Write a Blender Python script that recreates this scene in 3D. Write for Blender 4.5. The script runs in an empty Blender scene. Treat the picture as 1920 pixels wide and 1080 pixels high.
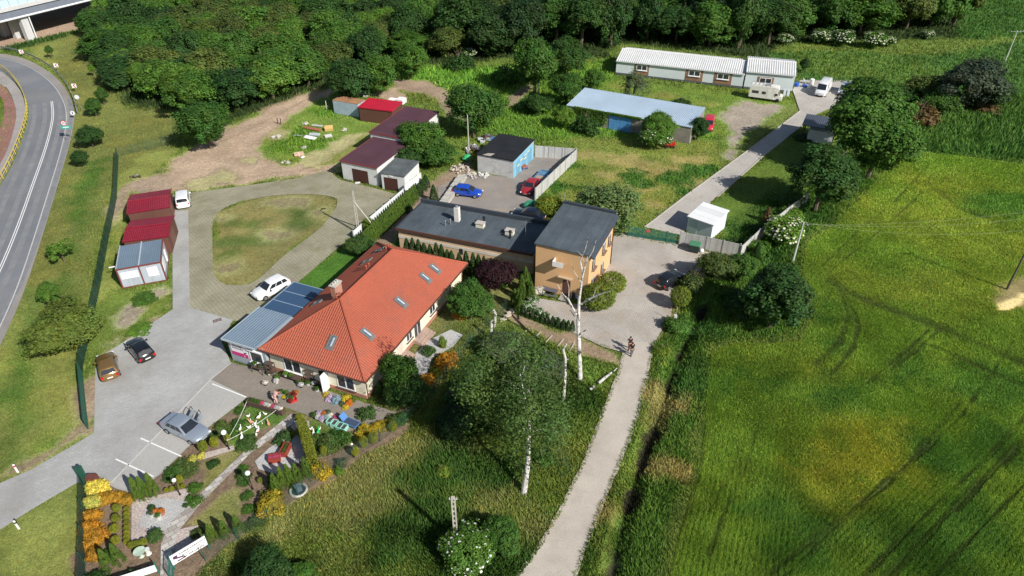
import bpy, bmesh, math, random
import numpy as np
from mathutils import Vector, Matrix, geometry
R = math.radians
random.seed(7)
rng = np.random.default_rng(7)
SC = bpy.context.scene
COL = SC.collection
# ------------------------------------------------------------ camera
CAM_H, PITCH, FPX = 45.0, R(35), 1280.0
cam = bpy.data.cameras.new("camera")
cam.sensor_width = 36.0; cam.lens = 24.0; cam.clip_end = 6000
co = bpy.data.objects.new("camera", cam); COL.objects.link(co)
co.location = (0, 0, CAM_H); co.rotation_euler = (R(90) - PITCH, 0, 0)
SC.camera = co
# ------------------------------------------------------------ light
SUN_AZ, SUN_EL = 134.0, 37.0
w = bpy.data.worlds.new("World"); SC.world = w; w.use_nodes = True
nt = w.node_tree; nt.nodes.clear()
sky = nt.nodes.new("ShaderNodeTexSky"); sky.sky_type = 'NISHITA'; sky.sun_disc = False
sky.sun_elevation = R(SUN_EL); sky.sun_rotation = R(SUN_AZ)
bg = nt.nodes.new("ShaderNodeBackground"); bg.inputs[1].default_value = 0.068
ow = nt.nodes.new("ShaderNodeOutputWorld")
nt.links.new(sky.outputs[0], bg.inputs[0]); nt.links.new(bg.outputs[0], ow.inputs[0])
sl = bpy.data.lights.new("sun", 'SUN'); sl.energy = 5.0; sl.angle = R(0.5); sl.color = (1, .955, .88)
so = bpy.data.objects.new("sun", sl); COL.objects.link(so)
sd = Vector((math.cos(R(SUN_EL)) * math.sin(R(SUN_AZ)), math.cos(R(SUN_EL)) * math.cos(R(SUN_AZ)), math.sin(R(SUN_EL))))
so.rotation_euler = sd.to_track_quat('Z', 'Y').to_euler()
SC.view_settings.view_transform = 'Standard'; SC.view_settings.look = 'None'
SC.view_settings.exposure = 0.3; SC.view_settings.gamma = 1
# ------------------------------------------------------------ surveying: a mark on the photo -> a point at height z in the world
cT, sT = math.cos(PITCH), math.sin(PITCH)
def G(px, py, z=0.0):
    X, Y = px - 960, py - 540
    k = (CAM_H - z) / (FPX * sT + Y * cT)
    return Vector((X * k, (FPX * cT - Y * sT) * k, z))
def ppm(py): return FPX / CAM_H * (sT + (py - 540) * cT / FPX)
def W2(pts, z=0): return [tuple(G(p[0], p[1], z)[:2]) for p in pts]
def chaikin(P, n=2, closed=True):
    for _ in range(n):
        Q = []
        m = len(P)
        if not closed: Q.append(P[0])
        for i in range(m if closed else m - 1):
            a, b = P[i], P[(i + 1) % m]
            Q.append((a[0]*.75+b[0]*.25, a[1]*.75+b[1]*.25)); Q.append((a[0]*.25+b[0]*.75, a[1]*.25+b[1]*.75))
        if not closed: Q.append(P[-1])
        P = Q
    return P
# ------------------------------------------------------------ noise
_lat = rng.random((256, 256))
def vnoise(x, y):
    xi = np.floor(x).astype(int); yi = np.floor(y).astype(int)
    fx = x - xi; fy = y - yi; fx = fx*fx*(3-2*fx); fy = fy*fy*(3-2*fy)
    a = _lat[xi & 255, yi & 255]; b = _lat[(xi+1) & 255, yi & 255]
    c = _lat[xi & 255, (yi+1) & 255]; d = _lat[(xi+1) & 255, (yi+1) & 255]
    return (a*(1-fx)+b*fx)*(1-fy) + (c*(1-fx)+d*fx)*fy
def fbm(x, y, s, o=4, off=0):
    t = 0; a = .5; n = 0
    for i in range(o):
        t = t + a * vnoise(x/s + off + 17.3*i, y/s + off*1.7 + 9.1*i); n += a; a *= .5; s *= .5
    return t / n
def sdf(x, y, poly):
    """signed distance, negative inside"""
    P = np.array(poly); Q = np.roll(P, -1, 0)
    best = np.full(x.shape, 1e9); ins = np.zeros(x.shape, bool)
    for (x0, y0), (x1, y1) in zip(P, Q):
        ex, ey = x1-x0, y1-y0; L = ex*ex+ey*ey+1e-12
        t = np.clip(((x-x0)*ex+(y-y0)*ey)/L, 0, 1)
        best = np.minimum(best, (x-x0-t*ex)**2+(y-y0-t*ey)**2)
        c = ((y0 > y) != (y1 > y))
        with np.errstate(divide='ignore', invalid='ignore'):
            ins ^= c & (x < (x1-x0)*(y-y0)/(y1-y0+1e-15)+x0)
    d = np.sqrt(best)
    return np.where(ins, -d, d)
def dline(x, y, pts):
    P = np.array(pts); best = np.full(x.shape, 1e9)
    for (x0, y0), (x1, y1) in zip(P[:-1], P[1:]):
        ex, ey = x1-x0, y1-y0; L = ex*ex+ey*ey+1e-12
        t = np.clip(((x-x0)*ex+(y-y0)*ey)/L, 0, 1)
        best = np.minimum(best, (x-x0-t*ex)**2+(y-y0-t*ey)**2)
    return np.sqrt(best)
# ------------------------------------------------------------ tagging / linking
def tag(o, label=None, cat=None, group=None, kind=None):
    if label: o['label'] = label
    if cat: o['category'] = cat
    if group: o['group'] = group
    if kind: o['kind'] = kind
    return o
def root(name, loc, rz=0, label=None, cat=None, group=None):
    o = bpy.data.objects.new(name, None); COL.objects.link(o)
    o.location = loc; o.rotation_euler = (0, 0, rz); o.empty_display_size = .3
    return tag(o, label, cat, group)
def link(name, me, mat=None, parent=None):
    o = bpy.data.objects.new(name, me); COL.objects.link(o)
    if mat is not None and len(me.materials) == 0: me.materials.append(mat)
    if parent: o.parent = parent
    return o
def copy_tree(o, parent=None, label=None):
    c = o.copy(); COL.objects.link(c)
    if parent: c.parent = parent
    if label: c['label'] = label
    for ch in list(o.children): copy_tree(ch, c)
    return c
# ------------------------------------------------------------ materials
_m = {}
def M(name, col=(.5,.5,.5), rough=.8, var=.12, scale=1.5, bump=0, metal=0, detail=4, bs=None, spec=.3, ndist=0, bdist=.02):
    if name in _m: return _m[name]
    m = bpy.data.materials.new(name); m.use_nodes = True; n = m.node_tree; b = n.nodes["Principled BSDF"]
    b.inputs["Roughness"].default_value = rough; b.inputs["Metallic"].default_value = metal
    b.inputs["Specular IOR Level"].default_value = spec
    tc = n.nodes.new("ShaderNodeTexCoord")
    if var:
        no = n.nodes.new("ShaderNodeTexNoise"); no.inputs["Scale"].default_value = scale; no.inputs["Detail"].default_value = detail
        no.inputs["Roughness"].default_value = .65
        n.links.new(tc.outputs["Object"], no.inputs["Vector"])
        cr = n.nodes.new("ShaderNodeValToRGB"); e = cr.color_ramp.elements
        e[0].position = .3; e[1].position = .7
        e[0].color = tuple(c*(1-var) for c in col)+(1,); e[1].color = tuple(min(1, c*(1+var)) for c in col)+(1,)
        n.links.new(no.outputs[0], cr.inputs[0]); n.links.new(cr.outputs[0], b.inputs["Base Color"])
    else: b.inputs["Base Color"].default_value = tuple(col)+(1,)
    if bump:
        n2 = n.nodes.new("ShaderNodeTexNoise"); n2.inputs["Scale"].default_value = bs or scale*6; n2.inputs["Detail"].default_value = 3
        n.links.new(tc.outputs["Object"], n2.inputs["Vector"])
        bp = n.nodes.new("ShaderNodeBump"); bp.inputs["Strength"].default_value = bump; bp.inputs["Distance"].default_value = bdist
        n.links.new(n2.outputs[0], bp.inputs["Height"]); n.links.new(bp.outputs[0], b.inputs["Normal"])
    _m[name] = m; return m
def MS(name, col, rough=.85, big=(6, .15), fine=(40, .15), stain=None, bump=.3, bricks=None, rot=0, bc2=None, mortar=None, spec=.25):
    """sheet material: large blotches x fine grain, optional brick/paver joints, optional second stain colour"""
    m = bpy.data.materials.new(name); m.use_nodes = True; n = m.node_tree; b = n.nodes["Principled BSDF"]
    b.inputs["Roughness"].default_value = rough; b.inputs["Specular IOR Level"].default_value = spec
    tc = n.nodes.new("ShaderNodeTexCoord"); mp = n.nodes.new("ShaderNodeMapping"); mp.inputs["Rotation"].default_value = (0, 0, rot)
    n.links.new(tc.outputs["Object"], mp.inputs[0]); V = mp.outputs[0]
    def noise(s, d=5, r=.6):
        q = n.nodes.new("ShaderNodeTexNoise"); q.inputs["Scale"].default_value = s; q.inputs["Detail"].default_value = d; q.inputs["Roughness"].default_value = r
        n.links.new(V, q.inputs["Vector"]); return q.outputs[0]
    def rng_(sock, lo, hi, a=.3, z=.7):
        q = n.nodes.new("ShaderNodeMapRange"); q.inputs[1].default_value = a; q.inputs[2].default_value = z; q.inputs[3].default_value = lo; q.inputs[4].default_value = hi
        n.links.new(sock, q.inputs[0]); return q.outputs[0]
    def mul(a_, b_):
        q = n.nodes.new("ShaderNodeMixRGB"); q.blend_type = 'MULTIPLY'; q.inputs[0].default_value = 1
        n.links.new(a_, q.inputs[1]); n.links.new(b_, q.inputs[2]); return q.outputs[0]
    if bricks:
        br = n.nodes.new("ShaderNodeTexBrick"); bw, bh, ms, off = bricks
        br.offset = off; br.inputs["Scale"].default_value = 1; br.inputs["Brick Width"].default_value = bw; br.inputs["Row Height"].default_value = bh
        br.inputs["Mortar Size"].default_value = ms; br.inputs["Mortar Smooth"].default_value = .1
        c2 = bc2 or tuple(c*.8 for c in col)
        br.inputs["Color1"].default_value = tuple(col)+(1,); br.inputs["Color2"].default_value = tuple(c2)+(1,)
        br.inputs["Mortar"].default_value = tuple(mortar or tuple(c*.45 for c in col))+(1,)
        n.links.new(V, br.inputs["Vector"]); base = br.outputs[0]
    else:
        rg = n.nodes.new("ShaderNodeRGB"); rg.outputs[0].default_value = tuple(col)+(1,); base = rg.outputs[0]
    if stain:
        sc, sS, lo, hi = stain
        mx = n.nodes.new("ShaderNodeMixRGB"); n.links.new(rng_(noise(sS, 6, .65), 0, 1, lo, hi), mx.inputs[0])
        n.links.new(base, mx.inputs[1]); mx.inputs[2].default_value = tuple(sc)+(1,); base = mx.outputs[0]
    base = mul(base, rng_(noise(1/big[0]), 1-big[1], 1+big[1]))
    base = mul(base, rng_(noise(fine[0]/6., 4, .8), 1-fine[1], 1+fine[1]))
    n.links.new(base, b.inputs["Base Color"])
    bp = n.nodes.new("ShaderNodeBump"); bp.inputs["Strength"].default_value = bump; bp.inputs["Distance"].default_value = .03
    n.links.new(noise(fine[0]/4., 3), bp.inputs["Height"]); n.links.new(bp.outputs[0], b.inputs["Normal"])
    return m
def MATTR(name, attr="col", rough=.9, trans=0, fine=0, bump=0, objrand=.0, spec=.15, tint=None):
    """colour from a mesh attribute (real surface colour), optional leaf translucency"""
    m = bpy.data.materials.new(name); m.use_nodes = True; n = m.node_tree; b = n.nodes["Principled BSDF"]
    b.inputs["Roughness"].default_value = rough; b.inputs["Specular IOR Level"].default_value = spec
    at = n.nodes.new("ShaderNodeAttribute"); at.attribute_name = attr; c = at.outputs["Color"]
    def mulc(c, s):
        q = n.nodes.new("ShaderNodeMixRGB"); q.blend_type = 'MULTIPLY'; q.inputs[0].default_value = 1
        n.links.new(c, q.inputs[1]); n.links.new(s, q.inputs[2]); return q.outputs[0]
    if tint:
        rg = n.nodes.new("ShaderNodeRGB"); rg.outputs[0].default_value = tuple(tint)+(1,); c = mulc(c, rg.outputs[0])
    if objrand:
        oi = n.nodes.new("ShaderNodeObjectInfo"); cr = n.nodes.new("ShaderNodeValToRGB"); e = cr.color_ramp.elements
        k = objrand
        e[0].color = (1-k, 1-k*.8, 1-k*.4, 1); e[1].color = (1+k*1.0, 1+k*.7, 1-k*.2, 1)
        n.links.new(oi.outputs["Random"], cr.inputs[0]); c = mulc(c, cr.outputs[0])
    if fine:
        tc = n.nodes.new("ShaderNodeTexCoord"); last = None
        for s, a in ((fine, .3), (fine*4, .3)):
            q = n.nodes.new("ShaderNodeTexNoise"); q.inputs["Scale"].default_value = s; q.inputs["Detail"].default_value = 4; q.inputs["Roughness"].default_value = .75
            n.links.new(tc.outputs["Object"], q.inputs["Vector"])
            r_ = n.nodes.new("ShaderNodeMapRange"); r_.inputs[1].default_value = .3; r_.inputs[2].default_value = .7; r_.inputs[3].default_value = 1-a; r_.inputs[4].default_value = 1+a
            n.links.new(q.outputs[0], r_.inputs[0]); c = mulc(c, r_.outputs[0]); last = q
        if bump:
            bp = n.nodes.new("ShaderNodeBump"); bp.inputs["Strength"].default_value = bump; bp.inputs["Distance"].default_value = .12
            n.links.new(last.outputs[0], bp.inputs["Height"]); n.links.new(bp.outputs[0], b.inputs["Normal"])
    n.links.new(c, b.inputs["Base Color"])
    if trans:
        tr = n.nodes.new("ShaderNodeBsdfTranslucent"); n.links.new(c, tr.inputs[0])
        mx = n.nodes.new("ShaderNodeMixShader"); mx.inputs[0].default_value = trans
        out = n.nodes["Material Output"]
        n.links.new(b.outputs[0], mx.inputs[1]); n.links.new(tr.outputs[0], mx.inputs[2]); n.links.new(mx.outputs[0], out.inputs[0])
    return m
# ------------------------------------------------------------ fast mesh from arrays
def npmesh(name, V, F, col=None, smooth=False):
    me = bpy.data.meshes.new(name); V = np.asarray(V, np.float32); F = np.asarray(F, np.int32)
    k = F.shape[1]
    me.vertices.add(len(V)); me.vertices.foreach_set("co", V.ravel())
    me.loops.add(F.size); me.loops.foreach_set("vertex_index", F.ravel())
    me.polygons.add(len(F)); me.polygons.foreach_set("loop_start", np.arange(0, F.size, k, dtype=np.int32))
    if smooth: me.polygons.foreach_set("use_smooth", np.ones(len(F), bool))
    if col is not None:
        a = me.color_attributes.new("col", 'FLOAT_COLOR', 'POINT')
        c = np.ones((len(V), 4), np.float32); c[:, :3] = col; a.data.foreach_set("color", c.ravel())
    me.update(calc_edges=True); return me
# ------------------------------------------------------------ shape collector
class B:
    def __init__(s): s.v = []; s.f = []
    def add(s, vs, fs):
        n = len(s.v); s.v += [tuple(v) for v in vs]; s.f += [tuple(i+n for i in f) for f in fs]; return s
    def box(s, x0, x1, y0, y1, z0, z1):
        return s.add([(x0,y0,z0),(x1,y0,z0),(x1,y1,z0),(x0,y1,z0),(x0,y0,z1),(x1,y0,z1),(x1,y1,z1),(x0,y1,z1)],
            [(0,3,2,1),(4,5,6,7),(0,1,5,4),(1,2,6,5),(2,3,7,6),(3,0,4,7)])
    def obox(s, c, size, rz=0, rx=0, ry=0):
        m = Matrix.Translation(c) @ Matrix.Rotation(rz, 4, 'Z') @ Matrix.Rotation(ry, 4, 'Y') @ Matrix.Rotation(rx, 4, 'X')
        a, b_, c_ = [k/2 for k in size]
        return s.add([m @ Vector(p) for p in [(-a,-b_,-c_),(a,-b_,-c_),(a,b_,-c_),(-a,b_,-c_),(-a,-b_,c_),(a,-b_,c_),(a,b_,c_),(-a,b_,c_)]],
            [(0,3,2,1),(4,5,6,7),(0,1,5,4),(1,2,6,5),(2,3,7,6),(3,0,4,7)])
    def prism(s, P, z0, z1):
        n = len(P); top = [z1]*n if not hasattr(z1, '__len__') else z1
        return s.add([(p[0],p[1],z0) for p in P]+[(p[0],p[1],t) for p, t in zip(P, top)],
            [tuple(range(n))[::-1], tuple(range(n, 2*n))]+[(i,(i+1)%n,n+(i+1)%n,n+i) for i in range(n)])
    def tube(s, pts, rad, n=8, cap=True):
        pts = [Vector(p) for p in pts]; rad = rad if hasattr(rad, '__len__') else [rad]*len(pts)
        vs = []; fs = []
        for i, p in enumerate(pts):
            d = (pts[min(i+1, len(pts)-1)]-pts[max(i-1, 0)]).normalized()
            a = d.orthogonal().normalized() if i == 0 else (a - d*a.dot(d)).normalized()
            b_ = d.cross(a)
            for k in range(n):
                t = 2*math.pi*k/n; vs.append(p+(a*math.cos(t)+b_*math.sin(t))*rad[i])
        for i in range(len(pts)-1):
            for k in range(n): fs.append((i*n+k, i*n+(k+1)%n, (i+1)*n+(k+1)%n, (i+1)*n+k))
        if cap: fs.append(tuple(range(n))[::-1]); fs.append(tuple(range((len(pts)-1)*n, len(pts)*n)))
        return s.add(vs, fs)
    def ball(s, c, r, n=10, m=6, sz=(1,1,1), jit=0):
        vs = [(c[0], c[1], c[2]-r*sz[2])]; fs = []
        for j in range(1, m):
            ph = -math.pi/2+math.pi*j/m
            for i in range(n):
                t = 2*math.pi*i/n; q = r*(1+jit*(random.random()-.5))
                vs.append((c[0]+q*sz[0]*math.cos(ph)*math.cos(t), c[1]+q*sz[1]*math.cos(ph)*math.sin(t), c[2]+q*sz[2]*math.sin(ph)))
        vs.append((c[0], c[1], c[2]+r*sz[2])); N = len(vs)-1
        for i in range(n): fs.append((0, 1+(i+1)%n, 1+i)); fs.append((N, N-n+i, N-n+(i+1)%n))
        for j in range(m-2):
            for i in range(n): a = 1+j*n; fs.append((a+i, a+(i+1)%n, a+n+(i+1)%n, a+n+i))
        return s.add(vs, fs)
    def lathe(s, c, prof, n=12):
        return s.tube([(c[0], c[1], c[2]+z+1e-5*i) for i, (r, z) in enumerate(prof)], [max(r, .001) for r, z in prof], n)
    def quad(s, a, b_, c, d): return s.add([a, b_, c, d], [(0,1,2,3)])
    def build(s, name, mat=None, parent=None, smooth=False, loc=None, rot=None, sharp=35):
        me = bpy.data.meshes.new(name); me.from_pydata(s.v, [], s.f); me.update()
        if smooth:
            me.polygons.foreach_set("use_smooth", [True]*len(me.polygons)); me.set_sharp_from_angle(angle=R(sharp))
        o = link(name, me, mat, parent)
        if loc: o.location = loc
        if rot: o.rotation_euler = rot
        return o
def ribbed(b, O, U, V, N, poly, pitch, amp, prof='sin', vstep=0, vamp=.0, sub=4):
    """profiled sheet over the convex polygon poly (u,v): ribs run along V"""
    us = [p[0] for p in poly]; u0, u1 = min(us), max(us)
    k = max(1, round((u1-u0)/pitch*sub)); U_ = sorted(set([round(u0+(u1-u0)*i/k, 5) for i in range(k+1)] + [round(u, 5) for u in us]))
    def span(u):
        lo, hi = 1e9, -1e9
        for (a, c), (d, e) in zip(poly, poly[1:]+poly[:1]):
            if min(a, d)-1e-4 <= u <= max(a, d)+1e-4:
                if abs(d-a) < 1e-6: vv = (c, e)
                else: t = (u-a)/(d-a); vv = (c+(e-c)*t,)
                lo = min(lo, *vv) if len(vv) > 1 else min(lo, vv[0]); hi = max(hi, *vv) if len(vv) > 1 else max(hi, vv[0])
        return lo, hi
    vs = [p[1] for p in poly]; v0, v1 = min(vs), max(vs)
    if vstep:
        lv = []; v = v0
        while v < v1: lv += [(v, vamp), (min(v1, v+vstep-.01), 0)]; v += vstep
    else: lv = [(v0, 0), (v1, 0)]
    O, U, V, N = map(Vector, (O, U, V, N))
    def h(u):
        t = (u/pitch) % 1
        if prof == 'sin': return amp*.5*(1+math.sin(2*math.pi*t))
        if prof == 'trap': return amp*max(0, min(1, (abs(t-.5)-.28)/.1))
        return amp if t < .12 or t > .88 else 0
    n0 = len(b.v); m = len(lv); S = [span(u) for u in U_]
    for u, (lo, hi) in zip(U_, S):
        for v, q in lv:
            c = max(lo, min(hi, v)); b.v.append(tuple(O+U*u+V*c+N*(h(u)+q)))
    for i in range(len(U_)-1):
        for j in range(m-1):
            if (max(S[i][0], min(S[i][1], lv[j+1][0]))-max(S[i][0], min(S[i][1], lv[j][0]))) < 1e-6 and (max(S[i+1][0], min(S[i+1][1], lv[j+1][0]))-max(S[i+1][0], min(S[i+1][1], lv[j][0]))) < 1e-6: continue
            a = n0+i*m+j; b.f.append((a, a+m, a+m+1, a+1))
    return b
def sheet(name, pts, mat, z=.02, smooth=0, jag=0, kind='structure', world=False, label=None, cat=None, parent=None):
    P = pts if world else W2(pts)
    if smooth: P = chaikin(P, smooth)
    if jag:
        Q = []
        for i, a in enumerate(P):
            b_ = P[(i+1) % len(P)]; L = math.dist(a, b_); k = max(1, int(L/.35))
            for j in range(k):
                t = j/k; Q.append((a[0]+(b_[0]-a[0])*t+random.uniform(-jag, jag), a[1]+(b_[1]-a[1])*t+random.uniform(-jag, jag)))
        P = Q
    tri = geometry.tessellate_polygon([[Vector((p[0], p[1], 0)) for p in P]])
    fs = []
    for t in tri:
        a, b_, c = (P[i] for i in t)
        cr = (b_[0]-a[0])*(c[1]-a[1])-(b_[1]-a[1])*(c[0]-a[0])
        fs.append(t if cr > 0 else t[::-1])
    me = bpy.data.meshes.new(name); me.from_pydata([(p[0], p[1], z) for p in P], [], fs); me.update()
    o = link(name, me, mat, parent)
    return tag(o, label, cat, None, kind)
def strip(b, P, wd, z0, z1, closed=False):
    """solid low kerb/rail along a polyline (world points)"""
    n = len(P); L = []; Rr = []
    for i, p in enumerate(P):
        a = P[i-1] if i > 0 or closed else p; c = P[(i+1) % n] if i < n-1 or closed else p
        dx, dy = c[0]-a[0], c[1]-a[1]; l = math.hypot(dx, dy) or 1
        nx, ny = -dy/l*wd/2, dx/l*wd/2; L.append((p[0]+nx, p[1]+ny)); Rr.append((p[0]-nx, p[1]-ny))
    for i in range(n if closed else n-1):
        j = (i+1) % n
        b.add([(*Rr[i], z0), (*Rr[j], z0), (*L[j], z0), (*L[i], z0), (*Rr[i], z1), (*Rr[j], z1), (*L[j], z1), (*L[i], z1)],
              [(4,5,6,7), (0,1,5,4), (2,3,7,6)]+([(3,0,4,7)] if i == 0 and not closed else [])+([(1,2,6,5)] if i == n-2 and not closed else []))
    return b
def text(body, size, mat, parent, loc, rot, name='lettering', ext=.004, align='CENTER', bold=0.0):
    c = bpy.data.curves.new("t", 'FONT'); c.body = body; c.size = size; c.extrude = ext; c.align_x = align; c.align_y = 'CENTER'; c.offset = bold; c.resolution_u = 2
    o = bpy.data.objects.new("t", c); COL.objects.link(o)
    me = bpy.data.meshes.new_from_object(o.evaluated_get(bpy.context.evaluated_depsgraph_get()))
    bpy.data.objects.remove(o); me.name = name; me.materials.clear()
    q = link(name, me, mat, parent); q.location = loc; q.rotation_euler = rot; return q
# ============================================================ GROUND
Lawn=(.105,.135,.033); LawnD=(.06,.10,.022); LawnB=(.10,.17,.03); Dry=(.24,.20,.085); DryG=(.17,.17,.055)
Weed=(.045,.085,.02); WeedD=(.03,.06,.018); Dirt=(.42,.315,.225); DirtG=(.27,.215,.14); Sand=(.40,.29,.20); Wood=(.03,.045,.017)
LAY = []   # (world polygon, colour, feather m, blade height m, blade density)
def paint(pts, col, fe=1.0, h=None, d=None, wob=1.0, world=False): LAY.append((pts if world else W2(pts), col, fe, h, d, wob))
def disc(px, py, rm, asp=1, n=9, ang=0, seed=0):
    c = G(px, py); rr = random.Random(seed or int(px*7+py)); P = []
    for i in range(n):
        t = 2*math.pi*i/n; r_ = rm*(.75+.5*rr.random()); x, y = r_*asp*math.cos(t), r_*math.sin(t)
        P.append((c.x+x*math.cos(ang)-y*math.sin(ang), c.y+x*math.sin(ang)+y*math.cos(ang)))
    return P
# left verge between main road and fence
paint([(60,80),(150,50),(240,200),(340,205),(330,290),(215,330),(150,640),(140,770),(-60,960),(-60,640),(100,330),(130,180)], (.125,.125,.042), 1.5, .10, 1)
for p in [[(-20,650),(30,560),(60,560),(30,700),(-30,850)], [(50,690),(75,560),(95,560),(70,720),(60,880),(30,880)], [(90,800),(110,640),(135,640),(125,800)], [(60,90),(110,75),(100,130),(60,115)]]:
    paint(p, DryG, 2, .08, .8, 2)
for p in [[(30,660),(60,540),(72,560),(50,700),(30,860),(10,870)], [(150,420),(190,300),(170,300),(120,430)], [(100,520),(150,400),(165,420),(120,600)]]: paint(p, LawnD, 2, .14, 1, 2)
for c in [(1180,205,1.6,2),(1480,270,1.5,1.5),(1400,350,2,1),(1460,310,1.6,1)]: paint(disc(*c[:3], asp=c[3]), (.15,.15,.05), 1.2, .08, 1, 2, world=True)
paint([(-60,930),(-60,905),(50,885),(100,850),(150,815),(175,822),(178,700),(165,690),(150,800),(110,830),(60,860),(20,880)], DirtG, .6, .03, .2)
paint([(205,550),(225,360),(260,345),(330,290),(335,270),(260,300),(222,330),(190,480),(170,590),(205,560)], DryG, .5, .06, 1)
paint([(170,590),(205,540),(215,545),(320,540),(322,575),(250,620),(185,660),(160,680)], (.11,.14,.035), .6, .1, 1)
paint([(210,380),(240,345),(260,345),(240,360),(225,540),(205,545)], DryG, .6, .05, 1)
for c in [(245,585,1.6),(235,605,1.2),(218,640,1.1),(300,545,1.5),(80,1000,2)]: paint(disc(*c), (.30,.26,.19), .7, .03, .3, world=True)
paint([(200,672),(325,580),(325,555),(318,570),(240,628),(180,672),(176,690),(176,812),(184,690)], (.36,.27,.19), .4, .02, .1)
# bottom left corner plot
paint([(-60,1020),(60,955),(140,905),(150,900),(170,1100),(-60,1250)], (.125,.14,.045), .6, .07, 1)
for p in [[(40,980),(80,955),(80,1080),(40,1080)], [(100,940),(125,920),(130,1080),(100,1080)]]: paint(p, DryG, 1.5, .05, .8, 2)
# sand under the bridge
paint([(-200,120),(-10,92),(80,70),(150,52),(260,10),(600,-60),(-300,-60)], (.40,.29,.21), .8, 0, 0)
paint([(0,92),(70,73),(150,55),(148,62),(70,82),(10,100)], WeedD, .6, .5, 1)
# wooded land
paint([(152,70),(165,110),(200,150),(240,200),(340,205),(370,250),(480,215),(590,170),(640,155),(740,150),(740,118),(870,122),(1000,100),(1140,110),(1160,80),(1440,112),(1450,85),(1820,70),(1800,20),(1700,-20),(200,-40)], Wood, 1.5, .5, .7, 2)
paint([(60,1000)]*3, Wood) if 0 else None
# back meadow, centre (bright tall grass strip)
paint([(735,118),(870,128),(970,120),(1000,140),(1150,110),(1150,170),(1070,200),(1060,260),(930,260),(870,250),(860,180),(750,158)], LawnB, 1.5, .45, 1, 2)
paint([(745,120),(870,130),(960,125),(960,150),(870,170),(750,155)], (.11,.20,.035), 1.5, .55, 1)
# dirt yard
paint([(305,325),(330,292),(410,250),(480,212),(590,168),(604,182),(545,222),(500,262),(493,295),(530,305),(560,306),(640,262),(660,252),(700,256),(640,310),(620,325),(560,332),(470,345),(400,352),(322,362),(300,345)], Dirt, 1.0, .05, .12, 1.5)
paint([(240,345),(300,325),(330,340),(325,362),(322,380),(240,352),(215,420),(205,410),(220,360)], (.34,.26,.19), .8, .05, .2)
paint([(495,265),(545,222),(604,185),(660,190),(760,215),(745,250),(700,252),(600,300),(530,305),(493,292)], (.13,.17,.04), .8, .12, 1, 1.5)
for p in [[(505,285),(560,230),(590,240),(540,290)], [(540,270),(600,255),(640,262),(590,290)], [(590,205),(640,210),(640,222),(600,218)]]: paint(p, LawnB, .8, .4, 1, 1.5)
paint([(560,300),(650,255),(695,252),(640,300),(600,322),(570,318)], (.30,.245,.15), .8, .05, .5, 1.5)
paint([(595,312),(690,255),(700,258),(640,306)], DryG, .5, .07, 1, 1.5)
for c in [(420,330,3),(470,300,2),(375,345,2.5),(520,250,2)]: paint(disc(*c), (.27,.22,.14), 1, .05, .5, world=True)
# track behind the garages
paint([(742,150),(800,152),(838,168),(852,190),(852,222),(840,218),(822,190),(790,172),(745,168)], (.34,.25,.18), .8, 0, 0)
paint([(600,180),(625,165),(735,188),(760,182),(740,165),(700,180),(640,160)], Dirt, .6, 0, 0)
paint([(860,215),(890,195),(960,180),(1000,150),(1010,150),(975,190),(900,215),(870,232)], DirtG, .6, .05, .3)
# between house and garages: lawn + thuja strip
paint([(520,560),(660,450),(680,475),(720,450),(745,430),(745,470),(700,500),(620,545),(600,545)], (.055,.115,.02), .3, .05, 1, .3)
paint([(660,452),(790,345),(880,300),(895,325),(825,380),(760,425),(700,490)], (.28,.21,.15), .5, .05, .2)
# gardens east of the house
paint([(760,480),(1000,520),(1000,560),(960,575),(945,620),(900,600),(830,720),(760,760),(700,790),(760,640)], (.13,.125,.055), .8, .12, .8)
paint([(800,640),(900,560),(945,600),(880,650),(780,800),(690,830)], (.10,.12,.035), .8, .2, 1)
paint([(830,655),(880,640),(900,600),(915,600),(900,660),(860,690),(820,790),(790,800)], DryG, .6, .25, 1)
# orange house forecourt bed (brown ground with slabs)
paint([(940,570),(960,575),(985,595),(1070,625),(1155,665),(1160,680),(1080,665),(990,620),(945,600)], (.30,.22,.15), .4, .03, .2)
# rough meadow, centre bottom
paint([(690,830),(820,745),(880,650),(940,605),(1000,625),(1080,660),(1158,690),(1140,760),(1100,850),(1050,950),(1010,1020),(960,1090),(940,1300),(330,1300),(380,1060),(520,960),(640,880)], (.105,.135,.03), .8, .38, 1)
for c in [(620,930,2,3),(560,990,2,3),(740,860,1.6,3),(500,1010,1.5,3),(680,870,1.3,3),(900,960,1.8,1),(1000,1000,1.5,1),(930,900,2,1),(1050,830,1.4,1),(860,850,1.5,1),(700,960,1.2,2),(620,1050,1.5,2),(430,1065,1.4,3)]:
    paint(disc(*c[:3], asp=c[3], ang=.6), (.165,.155,.06), 1.8, .3, 1, 2, world=True)
for c in [(780,1000,2.6,1.5),(840,960,2,1),(900,1040,3,1),(960,1060,2.5,1),(520,1075,2.4,2),(870,880,2.5,2),(1040,800,2,1),(1090,750,1.8,1),(960,760,3,1),(900,720,3,1)]:
    paint(disc(*c[:3], asp=c[3]), Weed, 1.2, .5, 1, 2, world=True)
paint([(890,660),(960,620),(1010,640),(1060,680),(1080,740),(1000,800),(820,840),(840,760)], (.045,.075,.02), 1.2, .6, 1, 1.5)
paint([(1080,670),(1150,690),(1130,730),(1090,700)], (.12,.17,.04), .6, .35, 1)
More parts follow.
